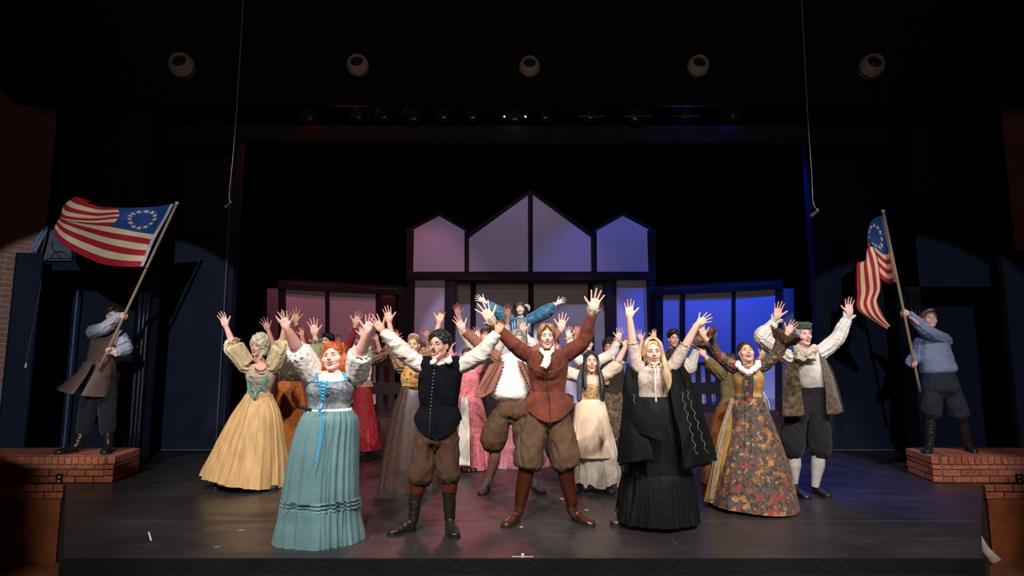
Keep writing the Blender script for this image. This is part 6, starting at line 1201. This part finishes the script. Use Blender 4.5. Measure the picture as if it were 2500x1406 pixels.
# ---------- 20 man in white shirt and brown vest
VST = mat('brown_leather_vest', (.085, .036, .024), rough=.6, var=.2)
P = make_person('dark haired man in white shirt and brown vest behind the woman with long black hair', 8.0, (1435, 820, 856), yaw=-4, pitch=8, op=.2, smile=0, skin='fair', hc='dark', lips='rose',
    arms=[('a', [(1414, 880), (1398, 858), (1389, 826), (1385, 796)], 1, {'dy': (0, 0, 0, 0)}), ('b', [(1462, 880), (1492, 864), (1509, 830), (1515, 799)], 0, {'dy': (0, 0, 0, 0)})],
    torso=[(872, 1422, 1452), (884, 1410, 1464), (930, 1412, 1462), (975, 1414, 1460)], neck=(1437, 876), vox=.0055, hair=dict(vol=.010, line=-.01, low=.0, seed=3, locks=[([(-.02, -.06, .12), (.03, -.085, .10), (.07, -.05, .06)], [.014, .02, .008])]), legs=[([(1426, 970), (1424, 1060), (1422, 1140)], [14, 10, 7]), ([(1450, 970), (1452, 1060), (1454, 1140)], [14, 10, 7])])
P.cloth('shirt', [P.solid([(1424, 870, 1450, 870, .6), (1408, 880, 1466, 880, .5), (1412, 920, 1464, 920, .52), (1412, 975, 1462, 975, .5)])]+[flipn(tube([P.arm[s_][0]*.75+P.w(1437, 884)*.25, P.arm[s_][0], P.arm[s_][1], P.arm[s_][1]*.15+P.arm[s_][2]*.85], [.064, .074, .072, .05], seg=20, n=34)) for s_ in 'ab'], WHT, vox=.008, wa=.008, wf=20)
for s_ in 'ab': cuff(P, s_, LACE, .040, .058, .78, .05, nf=8, amp=.008)
P.cloth('vest', [P.solid([(1412, 884, 1462, 884, .6), (1408, 900, 1466, 900, .60), (1408, 930, 1466, 930, .60), (1410, 985, 1464, 985, .6)])], VST, wa=.003)
legpair(P, [(1412, 970, 1462, 970, .6), (1412, 990, 1464, 990, .6)], [[(1426, 990, 14), (1424, 1060, 12), (1422, 1142, 9)], [(1450, 990, 14), (1452, 1060, 12), (1454, 1142, 9)]], DKP, wa=.004)
feet(P, 1422, 1454)
# ---------- 21 hidden person with warm hands right of the blond man
P = make_person('person hidden behind the blond man with one reddish raised hand', 8.9, (1352, 822, 858), yaw=0, skin='red', hc='brown',
    arms=[('a', [(1330, 876), (1318, 850), (1322, 830), (1326, 812)], 1, {}), ('b', [(1378, 874), (1402, 850), (1406, 818), (1412, 784)], 3, {'dy': (0, 0, 0, 0)})],
    torso=[(870, 1338, 1368), (882, 1328, 1378), (925, 1330, 1376), (965, 1332, 1374)], neck=(1353, 876), vox=.006, hair=dict(vol=.008, line=0, low=.03, seed=3))
P.cloth('shirt', [P.solid([(1338, 872, 1368, 872, .6), (1326, 880, 1380, 880, .55), (1328, 930, 1378, 930, .56), (1328, 970, 1378, 970, .56)])], SAG, wa=.005)
for s_ in 'ab': sleeve(P, s_, (.055, .06, .055, .05, .04), .3, SAG, wa=.006)
skirt(P, 'skirt', [(965, 1330, 1376), (1020, 1322, 1384), (1105, 1314, 1392)], DKP, dep=.8, folds=10, amp=.03, seed=5)
feet(P, 1342, 1364)
# ---------- 22 dark curly man with the mottled coat
P = make_person('man with wild dark curls in dark coat and mottled breeches left of the cloak', 8.5, (1487, 828, 866), yaw=-20, op=.2, smile=.2, skin='red', hc='black', lips='nude',
    arms=[('a', [(1464, 890), (1470, 905), (1478, 920), (1482, 934)], 3, {'dy': (0, -.05, -.1, -.12)}), ('b', [(1516, 888), (1524, 856), (1514, 832), (1506, 812)], 3, {'dy': (0, .05, .06, .06)})],
    torso=[(884, 1474, 1504), (896, 1462, 1518), (940, 1464, 1520), (980, 1466, 1518)], neck=(1489, 888), vox=.0055, hair=dict(vol=.016, line=-.01, low=.03, curls=130, cr=(.012, .022), seed=5), legs=[([(1480, 980), (1478, 1060), (1476, 1140)], [14, 10, 7]), ([(1506, 980), (1508, 1060), (1510, 1140)], [14, 10, 7])])
P.cloth('coat', [P.solid([(1476, 880, 1504, 880, .6), (1460, 892, 1520, 892, .52), (1462, 930, 1526, 930, .6), (1464, 965, 1526, 965, .6)])]+[flipn(tube([P.arm['b'][0], P.arm['b'][1], P.arm['b'][2]], [.06, .055, .042], seg=16)), flipn(tube([P.arm['a'][0], P.arm['a'][1], P.arm['a'][2]], [.06, .055, .042], seg=16))], MC['dark_brown_cloth'], wa=.006)
legpair(P, [(1464, 955, 1524, 955, .6), (1462, 985, 1526, 985, .62), (1462, 1020, 1526, 1020, .6)], [[(1478, 1010, 17), (1476, 1050, 17), (1475, 1068, 10)], [(1508, 1010, 17), (1510, 1050, 17), (1511, 1068, 10)]], FUR, wa=.006)
for x in (1475, 1511): P.cloth('stocking', [flipn(P.limb([(x, 1062), (x, 1105), (x, 1145)], [9, 8, 6]))], DKP, vox=.008, wa=.001)
feet(P, 1476, 1511)
# ---------- 23 hidden pair of hands left of the cloak
P = make_person('person hidden behind the woman in the black cloak, pale and reddish hands raised', 8.8, (1590, 832, 866), yaw=0, skin='fair', hc='brown',
    arms=[('a', [(1568, 884), (1562, 858), (1567, 832), (1555, 804)], 0, {'dy': (0, 0, 0, 0)}), ('b', [(1614, 884), (1606, 856), (1597, 826), (1596, 798)], 3, {'dy': (0, 0, 0, 0)})],
    torso=[(880, 1576, 1604), (892, 1566, 1614), (930, 1568, 1612), (965, 1570, 1610)], neck=(1590, 884), vox=.006, hair=dict(vol=.008, line=0, low=.03, seed=3))
P.cloth('shirt', [P.solid([(1576, 878, 1604, 878, .6), (1564, 888, 1616, 888, .55), (1566, 930, 1614, 930, .56), (1566, 970, 1614, 970, .56)])], BSK, wa=.005)
skirt(P, 'skirt', [(965, 1568, 1612), (1020, 1560, 1620), (1115, 1552, 1628)], BSK, dep=.8, folds=10, amp=.03, seed=5)
feet(P, 1580, 1600)
# ---------- 24 young man in the dark hood collar
P = make_person('young man with swept dark hair and dark brown high collar, calm face', 8.3, (1644, 805, 846), yaw=0, pitch=0, op=.2, smile=0, skin='warm', hc='dark', eyes='brown', lips='nude', facew=.92,
    arms=[('a', [(1622, 888), (1616, 905), (1612, 925), (1612, 940)], 1, {}), ('b', [(1670, 884), (1684, 900), (1704, 846), (1709, 810)], 0, {'dy': (0, -.03, -.05, -.06)})],
    torso=[(868, 1630, 1660), (880, 1616, 1672), (925, 1618, 1670), (975, 1620, 1668)], neck=(1645, 872), vox=.0052, legs=[([(1632, 970), (1631, 1050), (1630, 1130)], [14, 10, 7]), ([(1656, 970), (1658, 1050), (1660, 1130)], [14, 10, 7])],
    hair=dict(vol=.011, line=-.002, low=-.01, seed=8, sidew=.059, locks=[([(.05, -.06, .118), (.0, -.088, .112), (-.05, -.086, .085), (-.078, -.05, .035)], [.010, .022, .024, .006])]))
HD = mat('dark_brown_wool', (.035, .024, .017), rough=.9, var=.25, vs=10, bs=110, bstr=.4)
P.cloth('hooded_tunic', [P.solid([(1634, 850, 1658, 850, .8), (1626, 862, 1666, 862, .7), (1614, 878, 1676, 878, .52), (1616, 925, 1674, 925, .56), (1614, 985, 1676, 985, .56)])], HD, wa=.006, seed=4)
sleeve(P, 'b', (.06, .072, .085, .065, .045), .85, WHT, wa=.009, seed=3); sleeve(P, 'a', (.06, .065, .06, .05, .045), .8, HD, wa=.006)
w1 = P.arm['b'][2]; w0 = P.arm['b'][1]; dd = w1-w0; P.add('bracelet', tube([w0+dd*.86, w0+dd*.92], [.042, .042], seg=14), SHOE)
legpair(P, [(1618, 970, 1670, 970, .6), (1616, 990, 1672, 990, .6)], [[(1632, 990, 14), (1631, 1050, 12), (1630, 1134, 9)], [(1656, 990, 14), (1658, 1050, 12), (1660, 1134, 9)]], DKP, wa=.004)
feet(P, 1630, 1660)
# ---------- 25 olive jacket woman
OLV = lines('olive_ribbed_cloth', (.20, .15, .055), (.12, .09, .035), 70, 'stripe', .85)
P = make_person('woman in an olive ribbed jacket and russet skirt behind the floral gown', 7.1, (1786, 866, 908), yaw=-6, skin='warm', hc='dark', lips='red',
    arms=[('a', [(1766, 920), (1742, 896), (1721, 869), (1708, 854)], 3, {'dy': (0, -.02, -.03, -.03)}), ('b', [(1812, 918), (1842, 898), (1858, 872), (1869, 846)], 3, {'dy': (0, 0, 0, 0)})],
    torso=[(916, 1776, 1800), (926, 1764, 1812), (955, 1764, 1812), (980, 1766, 1810)], neck=(1788, 920), vox=.0055, hair=dict(vol=.010, line=0, low=.03, curls=60, seed=3))
P.cloth('jacket', [P.solid([(1774, 914, 1802, 914, .6), (1760, 924, 1816, 924, .56), (1758, 950, 1816, 950, .62), (1760, 975, 1814, 975, .6), (1752, 992, 1820, 992, .62)])], OLV, wa=.004)
for s_ in 'ab': sleeve(P, s_, (.060, .068, .072, .066, .038), .75, mat('olive_cloth', (.16, .12, .045), rough=.85, var=.2, vs=10, bs=80, bstr=.4), wa=.009, seed=4)
skirt(P, 'skirt', [(982, 1758, 1816), (1010, 1746, 1826), (1080, 1728, 1842), (1178, 1712, 1860)], mat('russet_cotton', (.24, .085, .028), rough=.8, var=.15), dep=.85, folds=14, amp=.02, seed=9)
feet(P, 1774, 1800)
# ---------- 26 a fist far behind
P = make_person('person almost wholly hidden behind the man in maroon sleeves, one small fist raised', 9.85, (828, 846, 880), yaw=0, skin='red', hc='brown',
    arms=[('b', [(842, 888), (838, 862), (828, 838), (826, 818)], 3, {'dy': (0, 0, 0, 0), 'scale': .95}), ('a', [(808, 888), (806, 905), (806, 920), (806, 935)], 3, {})],
    torso=[(888, 814, 840), (896, 806, 848), (930, 808, 846), (965, 810, 844)], neck=(827, 888), vox=.007, hair=dict(vol=.008, line=0, low=.03, seed=3))
P.cloth('shirt', [P.solid([(812, 888, 840, 888, .6), (804, 894, 850, 894, .55), (806, 930, 848, 930, .56), (806, 970, 848, 970, .56)])], DKP, wa=.005)
skirt(P, 'skirt', [(965, 806, 848), (1020, 800, 856), (1096, 794, 862)], DKP, dep=.8, folds=8, amp=.03, seed=5)
feet(P, 818, 836)
# ------------------------------------------------------------------ the two flag bearers and their flags
Hp = .30
def pole_flag(label, top, bot, Yt, Yb, grid, ytop, rad=.0165):
    p0 = at(top[0], top[1], Yt); p1 = at(bot[0], bot[1], Yb); r = empty('flag', p1, label, 'flag', 'thirteen star flags on wooden poles')
    link('pole', *tube([p1, p0], [rad], seg=14, n=12), mat('pale_wood_pole', (.34, .24, .13), rough=.5, var=.25, vs=6, stretch=(1, 1, .15)), parent=r)
    link('pole_tip', *ell(p0, (rad*1.5, rad*1.5, rad*1.2)), mat('worn_white_tip', (.5, .48, .45), rough=.6), parent=r)
    return r, p0, p1
def flag_cloth(r, G, dim=1.0, nu=300, nv=130, canu=.42, mirror=False, seed=0, amp=.012):
    G = np.array(G); A = np.array([catmull(G[i], nu+1) for i in range(len(G))]); B = np.array([catmull(A[:, j], nv+1) for j in range(nu+1)])     # [u][v]
    V = B.reshape(-1, 3); uu = np.repeat(np.linspace(0, 1, nu+1), nv+1); V = V+np.array([0, 1, 0])*(amp*uu*np.sin(uu*26+V[:, 2]*6+seed))[:, None]
    k = nv+1; F_ = [(i*k+j, (i+1)*k+j, (i+1)*k+j+1, i*k+j+1) for i in range(nu) for j in range(nv)]
    u = (np.arange(nu)+.5)/nu; v = (np.arange(nv)+.5)/nv; U, Vv = np.meshgrid(u, v, indexing='ij'); mi = np.where((Vv*13).astype(int) % 2 == 0, 0, 1)
    can = (U < canu) & (Vv < 7/13); mi[can] = 2; mi[U < .028] = 3
    asp = 1.62
    for s_ in range(13):
        a = 2*math.pi*s_/13; cu = canu/2+.014+.135/asp*math.sin(a)*1.15; cv = 3.5/13-.185*math.cos(a); X_ = (U-cu)*asp; Y_ = Vv-cv; rr = np.hypot(X_, Y_); th = np.arctan2(X_, -Y_)
        m5 = np.mod(th, 2*math.pi/5); m5 = np.minimum(m5, 2*math.pi/5-m5); lim = .042*math.sin(math.radians(18))/np.sin(np.pi-math.radians(18)-np.abs(m5)); mi[(rr < lim*1.05) & can] = 1
    mats = [mat('flag_red', (.42, .012, .018), rough=.75, var=.15, vs=6), mat('flag_cream', (.72, .56, .34), rough=.8, var=.12, vs=6), mat('flag_blue', (.012, .055, .20), rough=.75, var=.2, vs=6), mat('hoist_band', (.42, .42, .50), rough=.8)]
    o = link('flag_cloth', V, F_, None, parent=r, mats=mats, mi=mi.reshape(-1)); md = o.modifiers.new('thickness', 'SOLIDIFY'); md.thickness = .003; return o
YL = 7.55
r, p0, p1 = pole_flag('large waving flag with a ring of stars, on the left brick platform', (432, 496), (241, 903), 7.25, 7.30, None, 0)
YF = 7.25
rowsL = [[(424, 497, 0), (372, 505, .05), (297, 507, -.05), (240, 503, .05), (192, 485, .10), (186, 480, .22), (222, 492, .34)],
         [(410, 525, 0), (360, 531, .06), (302, 521, -.08), (235, 524, -.02), (170, 513, .02), (158, 500, .16), (190, 500, .36)],
         [(395, 552, 0), (345, 552, .05), (296, 536, -.10), (226, 540, -.08), (158, 535, -.04), (150, 522, .12), (178, 520, .30)],
         [(378, 583, 0), (328, 574, .02), (272, 565, -.06), (210, 552, -.03), (160, 538, -.02), (148, 530, .05), (165, 530, .2)],
         [(364, 617, 0), (312, 612, -.02), (258, 600, 0), (200, 580, .03), (160, 562, .02), (140, 545, .06), (146, 538, .14)],
         [(350, 651, 0), (300, 651, -.03), (250, 645, .03), (200, 624, .05), (160, 600, .04), (132, 568, .06), (140, 545, .10)]]
flag_cloth(r, [[at(a, b_, YF+d) for a, b_, d in row] for row in rowsL], canu=.36, amp=.008)
link('tie', *tube([at(348, 650, 7.25), at(357, 655, 7.25)], [.010], seg=8), SHOE, parent=r)
r, p0, p1 = pole_flag('drooping folded flag on a pole held by the man in blue shirt', (2156, 515), (2246, 955), 7.25, 7.35, None, 0)
YF = 7.27
rowsR = [[(2159, 525, 0), (2132, 535, .02), (2119, 560, .06), (2118, 600, .12), (2122, 650, .14), (2125, 700, .14), (2122, 735, .12), (2135, 765, .10), (2150, 790, .08)],
         [(2165, 565, 0), (2142, 570, .06), (2124, 585, .08), (2130, 615, .12), (2138, 655, .12), (2142, 700, .12), (2135, 738, .10), (2150, 765, .06), (2165, 790, .04)],
         [(2173, 610, 0), (2156, 615, .08), (2132, 600, .0), (2140, 625, -.06), (2146, 660, -.08), (2150, 705, -.06), (2140, 735, -.04), (2150, 765, -.06), (2174, 796, -.06)],
         [(2180, 650, 0), (2162, 652, .12), (2120, 612, .02), (2118, 640, -.04), (2122, 670, -.06), (2126, 708, -.04), (2118, 742, -.03), (2132, 772, -.05), (2170, 799, -.05)],
         [(2186, 688, 0), (2168, 692, .15), (2138, 670, .12), (2096, 640, .06), (2091, 680, .03), (2093, 720, .02), (2092, 752, .02), (2112, 772, .0), (2168, 804, -.04)]]
flag_cloth(r, [[at(a, b_, YF+d) for a, b_, d in row] for row in rowsR], canu=.33, amp=.010, seed=3)
def grip(P, c, pole_dir, fore, side):
    """closed hand round the pole at c; fore = direction from the wrist to the pole"""
    x = np.array(pole_dir, float); x /= np.linalg.norm(x); z = np.array(fore, float); z -= x*z.dot(x); z /= np.linalg.norm(z); y = np.cross(z, x)
    v, f = HANDS[4]; v = v.copy()
    if y[1] < 0: x = -x; y = np.cross(z, x)
    v = v-np.array([0, -.030, .088]); v = v*1.05; return (v[:, :1]*x+v[:, 1:2]*y+v[:, 2:3]*z+c, f), c-z*.088*1.05+y*.030
LSH = mat('pale_blue_linen', (.42, .45, .52), rough=.85, var=.1, vs=8, bs=90, bstr=.3)
def pole_pt(t, top, bot, Yt, Yb): p0 = at(top[0], top[1], Yt); p1 = at(bot[0], bot[1], Yb); return p1+(p0-p1)*t, (p0-p1)/np.linalg.norm(p0-p1)
pa, pd = pole_pt(.315, (432, 496), (241, 903), 7.25, 7.30); pb_, _ = pole_pt(.115, (432, 496), (241, 903), 7.25, 7.30)
h1, w1 = grip(None, pa, pd, np.array([.9, -.3, .35]), 'a'); h2, w2 = grip(None, pb_, pd, np.array([-1, -.15, -.1]), 'b')
P = make_person('man in a long brown waistcoat gripping a flag pole on the left brick platform', YL, (276, 748, 790), yaw=32, pitch=-6, op=0, smile=0, skin='fair', hc='brown', eyes='brown', z0=Hp,
    arms=[('a', [(230, 810), (252, 802), (276, 786), (290, 778)], None, {'dy': (-.02, -.20, -.27, -.3), 'r': (.045, .034, .026, .016)}), ('b', [(292, 824), (305, 850), (283, 868), (270, 862)], None, {'dy': (0, -.05, -.22, -.25), 'r': (.045, .034, .026, .016)})],
    torso=[(802, 244, 280), (815, 228, 294), (850, 222, 286), (885, 214, 276), (910, 210, 274)], neck=(262, 806), vox=.0048, extra=(h1, h2, tube([w1, w1+(h1[0].mean(0)-w1)*.5], [.027, .026]), tube([w2, w2+(h2[0].mean(0)-w2)*.5], [.027, .026])),
    legs=[([(228, 900), (215, 1000), (198, 1060)], [18, 10, 7]), ([(262, 900), (262, 1000), (264, 1060)], [18, 10, 7])],
    hair=dict(vol=.009, line=-.004, low=-.01, seed=8, sidew=.059, locks=[([(.03, -.05, .12), (-.01, -.085, .11), (-.05, -.08, .08), (-.075, -.04, .03)], [.01, .02, .02, .006])]))
W = P.arm; W['a'][2] = w1; W['b'][2] = w2
WCT = mat('brown_satin_waistcoat', (.12, .070, .058), wrk=.06, rough=.5, var=.15, vs=6)
sleeve(P, 'a', (.075, .088, .076, .062, .045), .98, LSH, wa=.008, seed=3); sleeve(P, 'b', (.075, .086, .085, .075, .045), .98, LSH, wa=.008, seed=4)
P.cloth('waistcoat', [P.solid([(246, 803, 282, 805, .6), (230, 812, 296, 818, .52), (222, 840, 292, 842, .6), (216, 870, 280, 872, .6), (212, 890, 277, 892, .62)])], WCT, wa=.005, seed=4)
skirt(P, 'waistcoat_skirt', [(213, 882, 278, 886), (200, 905, 278, 908), (180, 925, 277, 935), (156, 946, 276, 968)], WCT, dep=1.05, folds=4, amp=.02, big=3, bamp=.03, seed=3, arc=(-66, 279))
legpair(P, [(214, 885, 276, 890, .6), (210, 910, 278, 912, .66), (206, 940, 280, 940, .62)], [[(228, 930, 20), (215, 1000, 19), (206, 1045, 17), (196, 1060, 12)], [(260, 930, 20), (262, 1000, 19), (263, 1045, 17), (264, 1060, 12)]], DKP, wa=.006)
BOT = [([(200, 1052), (194, 1075), (190, 1092)], (188, 1104), (154, 1108)), ([(264, 1052), (265, 1075), (266, 1092)], (268, 1102), (255, 1108))]
for L_, h_, t_ in BOT: shoe(P, h_, t_, BT, zf=Hp, L=.28, name='boot', top=[(L_[1][0], L_[1][1], 10), (L_[0][0], L_[0][1], 13)])
beads(P, [P.w(276, 812+i*7, -.17) for i in range(5)], .007, BTN, 'button')
pa, pd = pole_pt(.425, (2156, 515), (2246, 955), 7.25, 7.35); pb_, _ = pole_pt(.150, (2156, 515), (2246, 955), 7.25, 7.35)
h1, w1 = grip(None, pa, pd, np.array([-.95, -.25, .3]), 'b'); h2, w2 = grip(None, pb_, pd, np.array([.4, -.9, .15]), 'a')
P = make_person('man in pale blue shirt and dark breeches on the right brick platform', YL, (2269, 757, 801), yaw=-14, pitch=10, roll=4, op=0, smile=.2, skin='fair', hc='sand', eyes='brown', z0=Hp, full=.5,
    arms=[('a', [(2246, 838), (2236, 872), (2226, 890), (2222, 880)], None, {'dy': (0, .05, -.1, -.2), 'r': (.045, .034, .026, .016)}), ('b', [(2304, 832), (2262, 808), (2224, 776), (2212, 765)], None, {'dy': (0, -.16, -.24, -.28), 'r': (.045, .034, .026, .016)})],
    torso=[(815, 2262, 2296), (828, 2248, 2312), (870, 2246, 2318), (905, 2250, 2328)], neck=(2276, 820), vox=.0048, extra=(h1, h2, tube([w1, w1+(h1[0].mean(0)-w1)*.5], [.027, .026]), tube([w2, w2+(h2[0].mean(0)-w2)*.5], [.027, .026])),
    legs=[([(2275, 950), (2272, 990), (2272, 1030)], [18, 12, 8]), ([(2318, 950), (2335, 995), (2348, 1030)], [18, 12, 8])],
    hair=dict(vol=.008, line=-.006, low=-.01, seed=8, sidew=.059, locks=[([(.05, -.055, .12), (.0, -.088, .115), (-.045, -.086, .095), (-.07, -.05, .06)], [.010, .017, .017, .005])]))
W = P.arm; W['b'][2] = w1; W['a'][2] = w2
BSH = mat('chambray_blue_cotton', (.205, .25, .36), rough=.85, var=.1, vs=8, bs=90, bstr=.3)
sleeve(P, 'b', (.080, .092, .080, .064, .042), .96, BSH, wa=.008, seed=3); sleeve(P, 'a', (.07, .075, .075, .065, .045), .9, BSH, wa=.008, seed=4)
P.cloth('shirt', [P.solid([(2264, 812, 2294, 812, .7), (2246, 824, 2314, 820, .54), (2240, 850, 2318, 848, .60), (2246, 885, 2326, 880, .64), (2250, 906, 2333, 900, .66), (2256, 914, 2326, 910, .6)])], BSH, vox=.0085, wa=.010, wf=14, seed=5)
for i in range(4): strip(P, [(2258, 826+i*7, -.165), (2256, 829+i*7, -.17), (2258, 832+i*7, -.165)], .004, .003, SHOE, 'shirt_lace')
legpair(P, [(2252, 908, 2326, 906, .66), (2250, 925, 2332, 925, .7), (2248, 950, 2340, 950, .66)], [[(2272, 945, 23), (2272, 985, 25), (2272, 1010, 24), (2272, 1024, 13)], [(2316, 945, 23), (2330, 985, 25), (2340, 1012, 25), (2346, 1028, 13)]], mat('dark_navy_wool', (.020, .022, .032), rough=.85, var=.2), wa=.008, seed=3)
for L_, h_, t_ in (([(2272, 1014), (2271, 1045), (2271, 1085)], (2270, 1100), (2262, 1108)), ([(2345, 1018), (2354, 1050), (2362, 1085)], (2364, 1098), (2390, 1111))):
    shoe(P, h_, t_, SHOE, zf=Hp, L=.28, name='boot', top=[(L_[2][0], L_[2][1], 8.5), (L_[1][0], L_[1][1], 12), (L_[0][0], L_[0][1], 12.5)])
